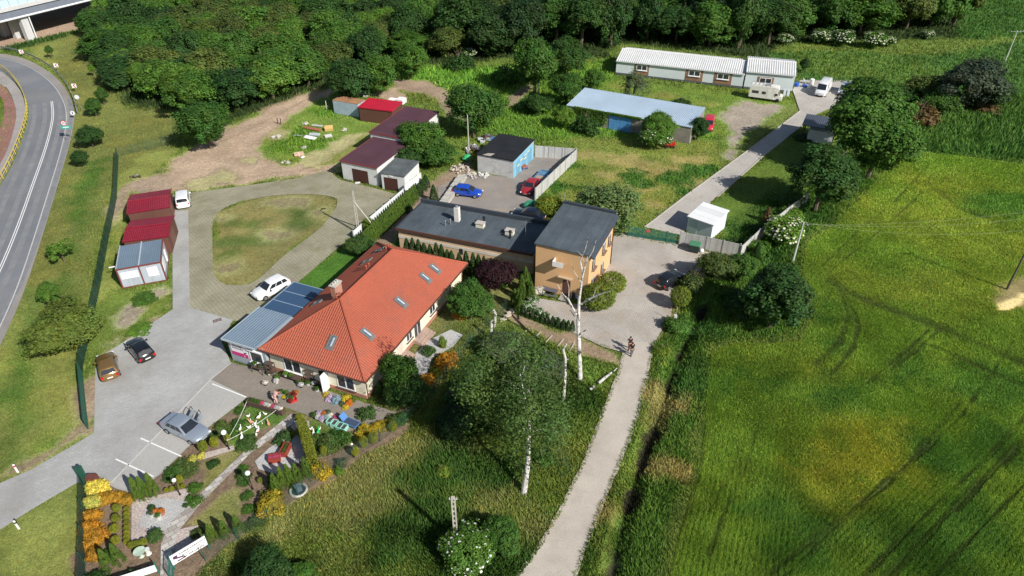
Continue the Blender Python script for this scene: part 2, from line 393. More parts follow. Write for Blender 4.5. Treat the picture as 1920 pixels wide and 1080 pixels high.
# fields behind workshops
paint([(1065,255),(1345,262),(1360,300),(1390,280),(1215,420),(1150,400),(1000,375),(1085,285)], (.14,.155,.04), .8, .16, 1)
paint([(1060,255),(1250,262),(1345,262),(1350,250),(1240,240),(1060,215)], LawnB, .8, .3, 1)
for c in [(1180,300,2.2,2),(1240,320,2.4,1.6),(1290,300,2.2,1.5),(1150,330,1.8,1.5),(1205,350,1.6,2),(1100,290,1.5,2),(1230,385,1.5,1),(1290,340,1.6,1.2)]:
    paint(disc(*c[:3], asp=c[3]), (.23,.18,.08), 1.2, .1, .8, 2, world=True)
for c in [(1320,320,2.0,1.3),(1260,335,1.8,1.6),(1205,345,1.2,2),(1275,360,1.5,1),(1180,330,1,2),(1060,350,1.5,2),(1020,368,1.5,1.5),(1290,310,.9,1),(1060,310,1.2,3)]:
    paint(disc(*c[:3], asp=c[3]), (.055,.115,.025), .9, .35, 1, 2, world=True)
# lawn by long hall, gravel loop
paint([(1140,150),(1400,175),(1490,190),(1490,215),(1350,300),(1350,255),(1070,195)], (.12,.165,.035), .8, .14, 1)
for c in [(1240,180,2,2),(1160,165,2,1.5),(1320,195,2,2),(1180,230,2,1.5)]: paint(disc(*c[:3], asp=c[3]), (.17,.17,.05), 1.2, .1, 1, 2, world=True)
paint([(1352,300),(1356,270),(1366,238),(1350,215),(1362,198),(1400,190),(1455,196),(1470,205),(1425,235),(1395,262),(1388,285),(1372,300)], (.33,.285,.23), .9, .03, .15, 1.4)
paint([(1395,262),(1425,237),(1470,205),(1492,195),(1496,208),(1440,250),(1392,292)], (.13,.145,.045), .8, .1, .9)
# lawn right of driveway
paint([(1340,385),(1430,300),(1500,240),(1600,230),(1620,380),(1500,380),(1385,470),(1335,420)], (.085,.12,.025), .5, .07, 1)
paint([(1335,425),(1400,390),(1500,320),(1510,370),(1385,465)], (.06,.10,.022), .8, .15, 1)
# right meadows at the back
paint([(1440,100),(1500,95),(1640,100),(1790,100),(1920,70),(2100,60),(2100,320),(1920,305),(1700,285),(1640,290),(1600,170),(1500,150)], (.06,.115,.03), 1.5, .35, 1, 2)
paint([(1480,98),(1620,100),(1700,105),(1760,130),(1700,165),(1600,150),(1520,140)], (.09,.14,.035), 2, .35, 1, 2)
paint([(1800,75),(2100,60),(2100,-30),(1790,-30)], (.045,.095,.022), 2, .35, 1, 2)
paint([(1700,250),(1900,180),(2000,200),(2000,300),(1920,302),(1720,280)], (.055,.11,.025), 1.5, .6, 1, 2)
# east verge + dump corner
paint([(1275,470),(1330,472),(1385,475),(1330,520),(1270,560),(1265,610),(1230,640),(1250,560),(1262,530),(1300,495)], (.37,.26,.17), .7, .02, .1)
paint([(1228,640),(1265,600),(1290,540),(1380,480),(1470,400),(1560,330),(1620,290),(1700,288),(1560,420),(1510,450),(1500,500),(1520,590),(1500,635),(1380,640),(1330,650),(1318,760),(1300,870),(1270,960),(1235,1080),(1200,1300),(1060,1300),(1090,1060),(1165,870),(1215,700)], (.07,.125,.025), .5, .5, 1)
for p in [[(1250,640),(1262,640),(1232,740),(1215,850),(1170,930),(1150,1080),(1105,1080),(1165,880),(1205,760)], [(1300,880),(1310,760),(1326,760),(1290,900),(1262,980)]]: paint(p, (.12,.15,.035), .6, .35, 1)
for c in [(1245,735,1.5,1),(1250,760,1.6,1),(1235,790,1.2,1),(1250,880,1.2,1.5),(1135,960,1.2,1)]: paint(disc(*c[:3], asp=c[3]), (.20,.165,.07), .9, .35, 1, 1.5, world=True)
for c in [(1310,620,3,1),(1290,700,2,1),(1330,700,2,1),(1400,460,3,2),(1440,430,3,2),(1500,400,3,2)]: paint(disc(*c[:3], asp=c[3]), (.045,.095,.022), 1, .5, 1, 1.5, world=True)
# garden soil
paint([(160,880),(250,918),(300,885),(390,800),(465,745),(500,752),(575,778),(640,812),(760,760),(770,800),(640,880),(520,960),(380,1055),(330,1100),(150,1110)], (.20,.145,.10), .3, .03, .15)
paint([(379,862),(451,845),(462,850),(385,936),(376,920)], (.16,.145,.06), .3, .05, 1)
paint([(385,962),(440,893),(458,912),(455,962),(395,1003),(362,978)], (.15,.14,.055), .4, .05, 1)
paint([(465,755),(500,755),(540,768),(520,790),(480,800),(440,835),(425,820)], (.075,.125,.03), .3, .07, 1)
paint([(560,785),(640,815),(700,810),(690,830),(600,850),(545,800)], (.10,.13,.035), .3, .07, 1)
# inner oval of the grass-paver loop
OVAL=[(398,403),(440,380),(520,364),(600,364),(634,372),(630,392),(600,430),(530,480),(490,520),(462,536),(402,533),(398,470)]
paint(OVAL, (.165,.135,.062), .3, .05, .7)
for c in [(450,420,2,2),(470,450,2.2,2),(560,400,2.2,1),(430,480,1.5,1),(560,420,1.4,1.5)]: paint(disc(*c[:3], asp=c[3]), (.075,.095,.03), 1.3, .06, 1, 1.5, world=True)
for c in [(540,380,1.6,2),(600,400,1.4,1),(430,500,2,1),(520,440,1.5,1.5),(420,410,1.2,1)]: paint(disc(*c[:3], asp=c[3]), (.24,.21,.115), 1.2, .03, .4, 1.5, world=True)
# cultivated field
FIELD=[(1712,283),(1800,292),(1920,308),(2100,335),(2300,1300),(1225,1300),(1262,1040),(1285,960),(1312,870),(1322,760),(1335,655),(1380,642),(1440,645),(1500,638),(1525,595),(1505,500),(1515,452),(1560,425),(1612,375),(1655,325),(1700,290)]
paint(FIELD, (.085,.13,.026), .5, .35, 1, .4)
for c in [(1600,840,3.2,1.6),(1640,860,2.4,2),(1560,880,2.2,1),(1720,880,1.6,2.2),(1560,920,1.5,2)]: paint(disc(*c[:3], asp=c[3], ang=.7), (.165,.165,.032), 2.6, .3, 1, 2.5, world=True)
for c in [(1750,400,5,2),(1820,460,5,2),(1850,520,4,1.5),(1680,420,3,2),(1600,520,3,1.5),(1760,540,4,1.5),(1850,560,3,1),(1780,350,4,2.5),(1700,560,2.5,2),(1600,700,2,1.5)]: paint(disc(*c[:3], asp=c[3], ang=-.3), (.112,.14,.03), 3.4, .3, 1, 2.5, world=True)
for c in [(1890,380,3,2),(1550,640,2,1),(1400,700,2.5,1),(1440,720,2,1),(1600,740,2,2),(1560,600,2,1),(1700,700,2.5,1.5),(1850,720,3,1.5),(1800,850,3,2),(1750,1000,3,2),(1480,1000,3,1.2),(1450,950,2,1),(1520,1050,2.5,1)]: paint(disc(*c[:3], asp=c[3], ang=.4), (.05,.10,.024), 2, .38, 1, 2.5, world=True)
paint([(1868,565),(1878,530),(1920,515),(1990,510),(1990,590),(1900,570)], (.13,.10,.07), .8, .05, .3)
paint([(1872,580),(1900,560),(1925,548),(1925,560),(1890,578)], (.38,.28,.2), .3, 0, 0)
RUT = [([(1560,530),(1600,552),(1700,590),(1780,620),(1870,660),(1960,700)], .9), ([(1750,650),(1830,685),(1920,725),(1960,740)], .5),
 ([(1625,720),(1690,665),(1740,620)], .22), ([(1660,700),(1720,655),(1760,620)], .22), ([(1380,1130),(1500,1030),(1560,985),(1640,920),(1700,870),(1760,800),(1800,755)], .28),
 ([(1600,1100),(1680,1020),(1760,940),(1850,860),(1940,760)], .25), ([(1640,1110),(1740,1000),(1840,900),(1940,800)], .35), ([(1690,880),(1740,840),(1800,780),(1860,700),(1900,640)], .22),
 ([(1315,780),(1312,850),(1300,900),(1285,945),(1262,1010),(1240,1090)], .45), ([(1385,840),(1380,870),(1350,920),(1330,960)], .25), ([(1575,540),(1590,590),(1575,640),(1530,680)], .4),
 ([(1540,500),(1600,440),(1680,375),(1730,320)], .18), ([(1560,505),(1640,440),(1720,370),(1745,330)], .18), ([(1590,560),(1610,610),(1600,650),(1560,700)], .3), ([(1790,960),(1860,890),(1930,820)], .2),
 ([(1880,420),(1800,390),(1740,345)], .6), ([(1420,800),(1400,870),(1360,950),(1330,1040)], .22), ([(1450,1100),(1600,960),(1700,880)], .16), ([(1730,1100),(1850,980),(1960,870)], .2)]
RUT = [(W2(p), wd) for p, wd in RUT]
DITCH = W2([(1560,352),(1520,398),(1470,440),(1420,480),(1370,520),(1330,560),(1300,610),(1282,650),(1262,700),(1240,770),(1222,820),(1203,860),(1190,910),(1172,970),(1158,1030),(1142,1100),(1130,1200)])
TRACKS = [(W2([(640,300),(560,318),(480,330),(380,345),(320,358)]), .3), (W2([(655,275),(600,305),(540,330)]), .25), (W2([(590,178),(520,215),(450,250),(380,280)]), .4)]
def sample(x, y):
    n = len(x); c = np.empty((n, 3)); h = np.full(n, .25); dn = np.ones(n)
    nb = fbm(x, y, 14, 4, 3); c[:] = np.array(Lawn)*(.7+.6*nb[:, None])
    wx = fbm(x, y, 1.6, 3, 11)-.5; wy = fbm(x, y, 4.5, 3, 31)-.5
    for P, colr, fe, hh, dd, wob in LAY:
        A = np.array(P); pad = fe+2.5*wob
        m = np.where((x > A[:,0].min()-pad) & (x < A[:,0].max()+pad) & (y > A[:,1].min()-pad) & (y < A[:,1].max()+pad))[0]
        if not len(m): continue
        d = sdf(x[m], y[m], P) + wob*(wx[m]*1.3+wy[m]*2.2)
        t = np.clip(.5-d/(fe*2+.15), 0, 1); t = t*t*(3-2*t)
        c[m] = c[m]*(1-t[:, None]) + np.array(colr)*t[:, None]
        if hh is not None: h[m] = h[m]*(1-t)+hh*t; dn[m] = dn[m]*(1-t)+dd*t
    v = fbm(x, y, 2.2, 4, 71); v2 = fbm(x, y, 9, 3, 5)
    c *= (.62+.5*v+.28*v2)[:, None]
    yel = np.clip((fbm(x, y, 5, 4, 51)-.5)*4, 0, 1)*np.clip(dn, 0, 1)*.22
    c = c*(1-yel[:, None]) + c*np.array([1.55, 1.12, .9])*yel[:, None]
    isf = sdf(x, y, FW) < 0
    for P, wd in RUT:
        d = dline(x, y, P)+ (wx*.5)
        t = np.clip(1.2-d/wd, 0, 1)*isf*np.clip(.1+1.0*vnoise(x/3, y/3), 0, .8); c = c*(1-t[:, None])+np.array([.026,.036,.014])*t[:, None]; h = h*(1-.75*t)
    for P, wd in TRACKS:
        t = np.clip(1.3-dline(x, y, P)/wd+wx*.6, 0, 1)*.4; c = c*(1-t[:, None])+np.array([.22,.17,.11])*t[:, None]
    t = np.clip(1.15-(dline(x, y, DITCH)+wx*1.8)/np.where(y<62,.36,.18)*(.5+vnoise(x/1.3,y/1.3)), 0, 1); c = c*(1-t[:, None])+np.array([.035,.03,.02])*t[:, None]; h = h*(1-.5*t)
    c = c*np.where(isf[:,None], np.array([2.15,2.3,1.5]), np.where(dn[:,None]>.45, np.array([1.30,1.48,1.20]), 1.0))
    return c, h, dn, isf
FW = W2(FIELD)
def ax(segs):
    out = []
    for a, b_, s in segs: out += list(np.arange(a, b_, s))
    return np.array(out+[segs[-1][1]])
gx = ax([(-3000,-600,300),(-600,-200,40),(-200,-90,1.2),(-90,-45,.6),(-45,45,.28),(45,90,.6),(90,200,1.2),(200,600,40),(600,3000,300)])
gy = ax([(-400,-40,40),(-40,16,4),(16,75,.28),(75,125,.45),(125,230,.8),(230,400,10),(400,4000,300)])
XX, YY = np.meshgrid(gx, gy); X = XX.ravel(); Y = YY.ravel()
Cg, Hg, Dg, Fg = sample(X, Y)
Z = -.03-.10*fbm(X, Y, 3, 3)*np.clip(Hg*4, 0, 1)
dd = dline(X, Y, DITCH)+(fbm(X, Y, 2.5, 3, 19)-.5)*1.4; Z -= np.clip(1-dd/1.1, 0, 1)**.8*np.where(Y<62,.65,.4)
far = (np.abs(X) > 210) | (Y > 235); Z[far] = -.05
pf = (Y > 196); tt = np.clip((Y-200)/4, 0, 1)*pf*np.clip((X+70)/10,0,1)*np.clip((60-X)/8,0,1); Cg = Cg*(1-tt[:, None])+np.array([.30,.23,.17])*tt[:, None]
nx, ny = len(gx), len(gy); idx = np.arange(nx*ny).reshape(ny, nx)
F = np.stack([idx[:-1,:-1], idx[:-1,1:], idx[1:,1:], idx[1:,:-1]], -1).reshape(-1, 4)
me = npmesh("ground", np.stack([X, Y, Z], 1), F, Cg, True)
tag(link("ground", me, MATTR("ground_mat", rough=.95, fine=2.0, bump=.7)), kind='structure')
# ------------------------------------------------------------ paved sheets
PAV = MS("paver_grey", (.40,.405,.40), big=(5,.12), fine=(30,.10), bricks=(.4,.2,.012,.5), rot=R(-22), bc2=(.35,.355,.35), mortar=(.28,.28,.27), stain=((.29,.28,.265),.22,.42,.72))
PAVB = MS("paver_brown", (.27,.235,.20), big=(4,.12), fine=(30,.12), bricks=(.2,.1,.008,.5), rot=R(-22), bc2=(.23,.205,.175))
PAVL = MS("paver_light", (.43,.42,.40), big=(5,.08), fine=(30,.08), bricks=(.2,.1,.006,.5), rot=R(-22), bc2=(.40,.39,.37))
PAVY = MS("paver_yard", (.45,.41,.37), big=(4,.14), fine=(30,.14), bricks=(.4,.2,.014,.5), rot=R(20), bc2=(.41,.38,.34), stain=((.34,.28,.22),.3,.5,.75))
PAVD = MS("paver_drive", (.47,.44,.40), big=(5,.12), fine=(30,.12), bricks=(.4,.2,.014,.5), rot=R(38), bc2=(.43,.405,.37), stain=((.30,.26,.21),.5,.55,.8))
GEO = MS("grass_paver", (.34,.315,.245), big=(4,.15), fine=(40,.22), bricks=(.40,.30,.045,0), rot=R(-42), bc2=(.31,.29,.225), mortar=(.235,.225,.14), stain=((.20,.19,.115),.35,.44,.70))
ASPH = MS("asphalt", (.165,.175,.195), big=(9,.12), fine=(50,.10), bump=.2, stain=((.20,.20,.205),.12,.45,.65))
LANE = MS("lane_gravel", (.46,.415,.36), big=(4,.10), fine=(45,.14), bump=.4, stain=((.38,.335,.285),.35,.45,.7))
YARD = MS("yard_gravel", (.25,.225,.205), big=(4,.14), fine=(50,.22), bump=.5, stain=((.31,.26,.21),.3,.48,.7))
PATH = MS("path_slabs", (.55,.53,.49), big=(5,.06), fine=(30,.08), bricks=(.62,.42,.02,.5), rot=R(-38), bc2=(.27,.24,.22), mortar=(.2,.18,.15))
PATIO = MS("patio_slabs", (.47,.47,.46), big=(3,.08), fine=(30,.10), bricks=(.36,.22,.012,.5), rot=R(-30), bc2=(.41,.41,.41), mortar=(.25,.24,.22))
GRAV = MS("garden_gravel", (.42,.36,.33), big=(2,.12), fine=(45,.6), bump=.8)
CONC = MS("concrete_floor", (.33,.31,.285), big=(3,.1), fine=(30,.14))
LOT = [(-80,948),(0,906),(60,880),(120,845),(176,812),(179,692),(188,668),(216,652),(324,580),(323,395),(353,395),(356,577),(437,600),(415,640),(432,678),(436,686),(490,690),(690,760),(752,776),(730,790),(640,812),(575,778),(500,752),(465,745),(390,802),(300,890),(250,926),(215,915),(176,893),(140,908),(60,955),(-80,1045)]
sheet("parking_lot", LOT, PAV, .02)
sheet("parking_bays", [(395,712),(465,745),(388,803),(298,888),(248,924),(208,906)], PAVL, .026)
sheet("forecourt", [(432,679),(512,700),(684,755),(752,776),(730,790),(640,812),(575,778),(500,752),(465,745),(396,712)], PAVB, .026)
GEOP = [(324,366),(400,356),(470,347),(560,334),(612,320),(640,338),(700,352),(748,366),(720,385),(663,440),(560,528),(535,560),(470,600),(437,602),(356,578),(353,396),(324,396)]
Pg = W2(GEOP); Po = chaikin(W2(OVAL), 2)
# ring shaped sheet: outer loop with the oval cut out
def ring_sheet(name, outer, inner, mat, z):
    tri = geometry.tessellate_polygon([[Vector((*p, 0)) for p in outer], [Vector((*p, 0)) for p in inner]])
    P = outer+inner; fs = []
    for t in tri:
        a, b_, c = (P[i] for i in t); cr = (b_[0]-a[0])*(c[1]-a[1])-(b_[1]-a[1])*(c[0]-a[0]); fs.append(t if cr > 0 else t[::-1])
    me = bpy.data.meshes.new(name); me.from_pydata([(*p, z) for p in P], [], fs); me.update()
    return tag(link(name, me, mat), kind='structure')
ring_sheet("grass_paver_loop", Pg, Po, GEO, .014)
ROADP = [(-200,118),(-40,98),(10,101),(45,109),(80,126),(112,150),(133,183),(141,215),(134,258),(121,305),(101,372),(72,468),(44,552),(0,652),(-60,760),(-260,980),(-300,700),(-60,455),(-10,365),(20,318),(38,275),(50,238),(55,212),(50,186),(34,160),(8,136),(-40,122),(-200,150)]
sheet("road", ROADP, ASPH, .02, smooth=2)
sheet("road_shoulder", [(-200,118),(-40,98),(10,101),(45,109),(80,126),(112,150),(133,183),(141,215),(134,258),(121,305),(101,372),(72,468),(44,552),(0,652),(-60,760),(-60,735),(-10,640),(32,545),(60,462),(90,366),(110,302),(122,256),(127,215),(120,186),(101,157),(72,133),(40,116),(8,108),(-40,104),(-200,124)], MS("shoulder", (.27,.25,.235), fine=(50,.2)), .012 + .012, smooth=2)
FOOT = [(-60,132),(-10,130),(12,141),(34,163),(48,190),(51,212),(46,238),(34,275),(16,318),(-14,365),(-60,430),(-60,400),(-30,345),(0,310),(22,260),(30,212),(25,185),(10,160),(-60,140)]
sheet("footpath", FOOT, MS("foot_grey", (.38,.355,.34), bricks=(.2,.1,.006,.5)), .15, smooth=1)
sheet("cycle_path", [(-60,140),(5,158),(24,185),(33,212),(26,250),(8,300),(-25,345),(-60,395),(-60,330),(-20,290),(0,245),(10,212),(5,180),(-60,150)], MS("cycle_red", (.33,.16,.15), bricks=(.2,.1,.006,.5), fine=(30,.12)), .156, smooth=1)
bb = B(); strip(bb, chaikin(W2([(-60,134),(-10,131),(12,142),(34,164),(48,190),(51,212),(46,238),(34,275),(16,318),(-14,365),(-60,430)]), 2, False), .15, 0, .16); tag(bb.build("kerb", CONC), kind='structure')
# lane markings on the road
PW = M("paint_white", (.75,.75,.73), .7, .1, 6)
def offset_line(P, d):
    out = []
    for i, p in enumerate(P):
        a = P[max(i-1, 0)]; c = P[min(i+1, len(P)-1)]; dx, dy = c[0]-a[0], c[1]-a[1]; l = math.hypot(dx, dy); out.append((p[0]-dy/l*d, p[1]+dx/l*d))
    return out
def flatline(name, P, wd, z, mat, dash=None):
    b_ = B(); 
    n = len(P)
    L = offset_line(P, wd/2); Q = offset_line(P, -wd/2)
    for i in range(n-1):
        if dash and (i % dash[0]) >= dash[1]: continue
        b_.quad((*Q[i], z), (*Q[i+1], z), (*L[i+1], z), (*L[i], z))
    return tag(b_.build(name, mat), kind='structure')
CL = chaikin(W2([(97,190),(100,215),(95,245),(82,290),(62,345),(40,408),(18,465),(-10,528),(-50,600)]), 3, False)
flatline("centre_line", offset_line(CL, .13), .11, .032, PW); flatline("centre_line", offset_line(CL, -.13), .11, .032, PW)
flatline("edge_line", chaikin(W2([(-60,107),(8,110),(40,118),(72,135),(101,159),(119,188),(126,215),(121,256),(109,302),(89,366),(59,462),(31,545),(-12,640),(-60,735)]), 2, False), .12, .032, M("edge_paint", (.5,.5,.49), .7, .2, 3))
WT = M('wheel_wear', (.205,.21,.22), .8, .15, .6)
for off in (-2.9,-1.2,1.2,2.9): flatline('wheel_track', offset_line(CL, off), .7, .0245, WT)
# bay lines
for a, b_ in [((217,861),(288,894)),((264,822),(340,856)),((398,720),(462,745))]:
    flatline("bay_line", W2([a, b_]), .12, .032, PW)
flatline("bay_edge", W2([(208,906),(395,712)]), .12, .032, M("edge_stone", (.5,.49,.47), .8, .1))
flatline("bay_edge", W2([(395,712),(434,680)]), .1, .032, M("edge_stone"))
# lanes and yards
LANEP = [(1140,440),(1180,438),(1228,446),(1275,458),(1332,474),(1300,500),(1268,532),(1258,590),(1228,640),(1216,700),(1196,790),(1166,865),(1130,952),(1094,1045),(1070,1110),(1040,1250),(900,1250),(955,1095),(1010,1020),(1052,948),(1098,855),(1130,765),(1158,700),(1166,665),(1130,650),(1062,618),(1005,596),(1000,560),(1108,575)]
sheet("lane", [(1166,640),(1228,640),(1216,700),(1196,790),(1166,865),(1130,952),(1094,1045),(1070,1110),(1040,1250),(900,1250),(955,1095),(1010,1020),(1052,948),(1098,855),(1130,765),(1158,700),(1167,665)], LANE, .012, jag=.09)
sheet("courtyard", [(1140,438),(1180,436),(1228,446),(1275,458),(1332,474),(1300,500),(1268,532),(1258,590),(1228,641),(1166,641),(1166,660),(1130,650),(1062,618),(975,585),(1000,558),(1108,575)], PAVY, .02)
sheet("driveway", [(1208,426),(1218,419),(1290,364),(1400,284),(1500,208),(1497,200),(1486,168),(1500,150),(1600,150),(1640,160),(1610,200),(1552,205),(1530,215),(1432,292),(1340,372),(1278,441)], PAVD, .02)
for nm, P in (("kerb", [(1208,426),(1218,419),(1290,364),(1400,284),(1500,208),(1497,200),(1486,168)]), ("kerb", [(1530,215),(1432,292),(1345,370)])):
    bb = B(); strip(bb, W2(P), .12, -.05, .10); tag(bb.build(nm, M("kerb_stone", (.42,.39,.35), .9, .1)), kind='structure')
sheet("gravel_yard", [(818,385),(822,350),(880,322),(950,332),(1003,292),(1080,299),(1000,377),(985,398),(1022,425),(950,412),(790,383)], YARD, .014, jag=.08)
sheet("house_terrace", [(745,700),(782,660),(800,640),(845,618),(868,628),(850,650),(810,672),(800,700),(770,725)], PATIO, .02)
sheet("garden_path", [(546,776),(556,790),(470,850),(380,940),(330,1002),(322,1100),(300,1100),(302,1020),(315,985),(355,945),(460,845)], PATH, .024)
sheet("garden_gravel", [(247,940),(352,915),(356,950),(315,1000),(246,1020)], GRAV, .014)
sheet("patio", [(285,938),(300,935),(342,938),(352,945),(350,958),(318,990),(300,1000),(262,985),(268,965)], PATIO, .022)
sheet("patio", [(505,840),(548,810),(568,822),(572,862),(520,890),(485,880),(478,865)], PATIO, .028)
sheet("garden_gravel", [(380,850),(438,835),(440,843),(380,862)], GRAV, .014)
sheet("garden_gravel", [(545,800),(560,785),(580,790),(580,800),(552,808)], GRAV, .014)
sheet("garden_gravel", [(318,1000),(345,990),(372,985),(370,1020),(330,1040)], GRAV, .014)
SHEETS = [LOT, GEOP, ROADP, FOOT, [(1166,640),(1228,640),(1216,700),(1196,790),(1166,865),(1130,952),(1094,1045),(1070,1110),(1040,1250),(900,1250),(955,1095),(1010,1020),(1052,948),(1098,855),(1130,765),(1158,700),(1167,665)],
 [(1140,438),(1332,474),(1268,532),(1258,590),(1228,641),(1166,660),(1062,618),(975,585),(1000,558),(1108,575)], [(1208,426),(1290,364),(1500,208),(1486,168),(1500,150),(1640,160),(1610,200),(1530,215),(1340,372),(1278,441)],
 [(818,385),(822,350),(880,322),(950,332),(1003,292),(1080,299),(1000,377),(985,398),(1022,425),(790,383)], [(745,700),(800,640),(845,618),(868,628),(810,672),(800,700),(770,725)],
 [(546,776),(556,790),(470,850),(380,940),(330,1002),(322,1100),(300,1100),(302,1020),(315,985),(355,945),(460,845)], [(247,940),(352,915),(356,950),(315,1000),(246,1020)], [(505,840),(548,810),(568,822),(572,862),(520,890),(485,880),(478,865)]]
SHEETS = [W2(p) for p in SHEETS]
OVW = W2(OVAL)
# ------------------------------------------------------------ grass blades (stuff)
def blades(name, N, region, mat, kind_h=1.0, size=1.0, rows=None, label=None, cat=None, mask=None):
    # even coverage: blades get larger and sparser with distance
    px = rng.uniform(region[0], region[1], N); py = rng.uniform(region[2], region[3], N)
    k = CAM_H/(FPX*sT+(py-540)*cT); x = (px-960)*k; y = (FPX*cT-(py-540)*sT)*k
    if rows is not None: x, y = rows(x, y, px, py)
    keep = mask(x, y) if mask is not None else np.ones(N, bool)
    for P, mg in zip(SHEETS, (.08,.0,.1,.1,-.30,-.02,-.02,-.22,.0,.0,.0,.0)):
        A = np.array(P); m = np.where((x > A[:,0].min()) & (x < A[:,0].max()) & (y > A[:,1].min()) & (y < A[:,1].max()))[0]
        if len(m): keep[m] &= ~((sdf(x[m], y[m], P) < mg) & (sdf(x[m], y[m], OVW) > 0))
    x, y = x[keep], y[keep]
    c, h, dn, isf = sample(x, y)
    keep = (rng.random(len(x)) < dn) & (h > .02)
    if mask is None: keep &= ~isf
    x, y, c, h = x[keep], y[keep], c[keep], h[keep]; n = len(x)
    dist = np.sqrt(x*x+y*y+45*45); s = dist/70*size
    hh = h*rng.uniform(.55, 1.35, n)*kind_h*np.clip(s, .8, 1.6); wd = .045*s*rng.uniform(.7, 1.5, n)*(.6+h*2)
    a = rng.uniform(0, 2*np.pi, n); lean = rng.uniform(.2, .9, n)*hh; la = rng.uniform(0, 2*np.pi, n)*.6+fbm(x, y, 5, 2, 77)*9
    z0 = -.06 - np.clip(1-dline(x, y, DITCH)/1.1, 0, 1)**.8*np.where(y<62,.65,.4)
    dx, dy = np.cos(a)*wd, np.sin(a)*wd
    V = np.empty((n, 3, 3)); V[:,0] = np.stack([x-dx, y-dy, z0], 1); V[:,1] = np.stack([x+dx, y+dy, z0], 1)
    V[:,2] = np.stack([x+np.cos(la)*lean, y+np.sin(la)*lean, z0+.05+hh], 1)
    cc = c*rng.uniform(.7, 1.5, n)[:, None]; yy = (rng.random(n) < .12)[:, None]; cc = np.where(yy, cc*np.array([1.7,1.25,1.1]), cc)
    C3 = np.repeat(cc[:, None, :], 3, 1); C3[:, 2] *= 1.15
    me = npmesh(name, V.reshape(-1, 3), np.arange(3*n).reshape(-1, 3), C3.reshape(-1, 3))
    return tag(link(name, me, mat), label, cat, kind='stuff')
GR = MATTR("grass_mat", rough=.75, trans=.3)
blades("grass", 760000, (-40,1960,-8,1120), GR, kind_h=.85, size=.8, label="rough green and straw-coloured meadow grass all over the open ground", cat="grass")
def rows(x, y, px, py):
    v = np.zeros_like(x)
    a = G(1640,1078); b_ = G(1900,785); d1 = (b_-a).normalized(); a2 = G(1330,1040); b2 = G(1395,700); d2 = (b2-a2).normalized()
    t = np.clip((px-1420)/140, 0, 1)
    for d, w_ in ((d1, t > .5), (d2, t <= .5)):
        u = -d.y*x + d.x*y; q = np.round(u/.42)*.42 + rng.normal(0, .10, len(x))
        near = w_ & (py > 700+260*rng.random(len(px)))
        x = np.where(near, x + (-d.y)*(q-u), x); y = np.where(near, y + d.x*(q-u), y)
    return x, y
blades("crop", 900000, (1215,1960,270,1130), GR, kind_h=.5, size=.56, rows=rows, label="young green cereal crop with yellow patches filling the field on the right", cat="crop", mask=lambda x, y: sdf(x, y, FW) < 0)
# ============================================================ BUILDINGS
def frame(a, b_, z=0):
    A, Bp = G(*a, z), G(*b_, z); an = math.atan2(Bp.y-A.y, Bp.x-A.x); return Vector((A.x, A.y, 0)), an, (Bp-A).length
def lpt(o, px, py, z=0):
    """photo mark at height z -> local coordinates of an unscaled root"""
    p = G(px, py, z)-o.location; a = -o.rotation_euler.z; return Vector((p.x*math.cos(a)-p.y*math.sin(a), p.x*math.sin(a)+p.y*math.cos(a), z))
CREAM = M("render_cream", (.72,.67,.52), .9, .05, .8, .15, bs=30)
WHITEP = M("frame_white", (.78,.79,.80), .4, .03, 3)
GLASS = M("window_glass", (.03,.035,.045), .06, .4, 1.2, spec=.9)
GLASSB = M("roof_glass", (.10,.13,.17), .08, .4, 2, spec=1)
TILE = MS("roof_tile", (.345,.088,.050), rough=.62, big=(6,.10), fine=(25,.10), bump=.15, stain=((.25,.085,.06),.35,.5,.8), spec=.3)
BROWN = M("brown_metal", (.10,.05,.035), .5, .1, 3)
BRICK = MS("brick_red", (.42,.17,.11), bricks=(.25,.075,.01,.5), mortar=(.4,.36,.32), bc2=(.34,.13,.09))
def window(parent, x0, x1, z0, z1, y, face='y', frame_m=None, n=2, sill=None, fr=.07, dep=.05, name='window'):
    """window on wall plane: face 'y' -> plane y=const looking to -y ; 'x' -> plane x=const looking to +x (x0,x1 are y range)"""
    frame_m = frame_m or WHITEP; b = B(); g = B()
    def put(q, a, c, e, f, d0, d1):
        if face == 'y': q.box(a, c, y-d1, y-d0, e, f)
        elif face == '-x': q.box(y-d1, y-d0, a, c, e, f)
        else: q.box(y+d0, y+d1, a, c, e, f)
    put(b, x0, x1, z0, z0+fr, 0, dep); put(b, x0, x1, z1-fr, z1, 0, dep)
    xs = [x0, x1-fr]+[x0+(x1-x0-fr)*i/n for i in range(1, n)]
    for x in xs: put(b, x, x+fr, z0+fr, z1-fr, 0, dep)
    put(g, x0+fr*.5, x1-fr*.5, z0+fr*.5, z1-fr*.5, .003, .02)
    w_ = b.build(name, frame_m, parent); g.build('pane', GLASS, w_)
    if sill:
        s = B(); put(s, x0-.1, x1+.1, z0-.06, z0-.003, 0, .18); s.build('sill', sill, w_)
    return w_
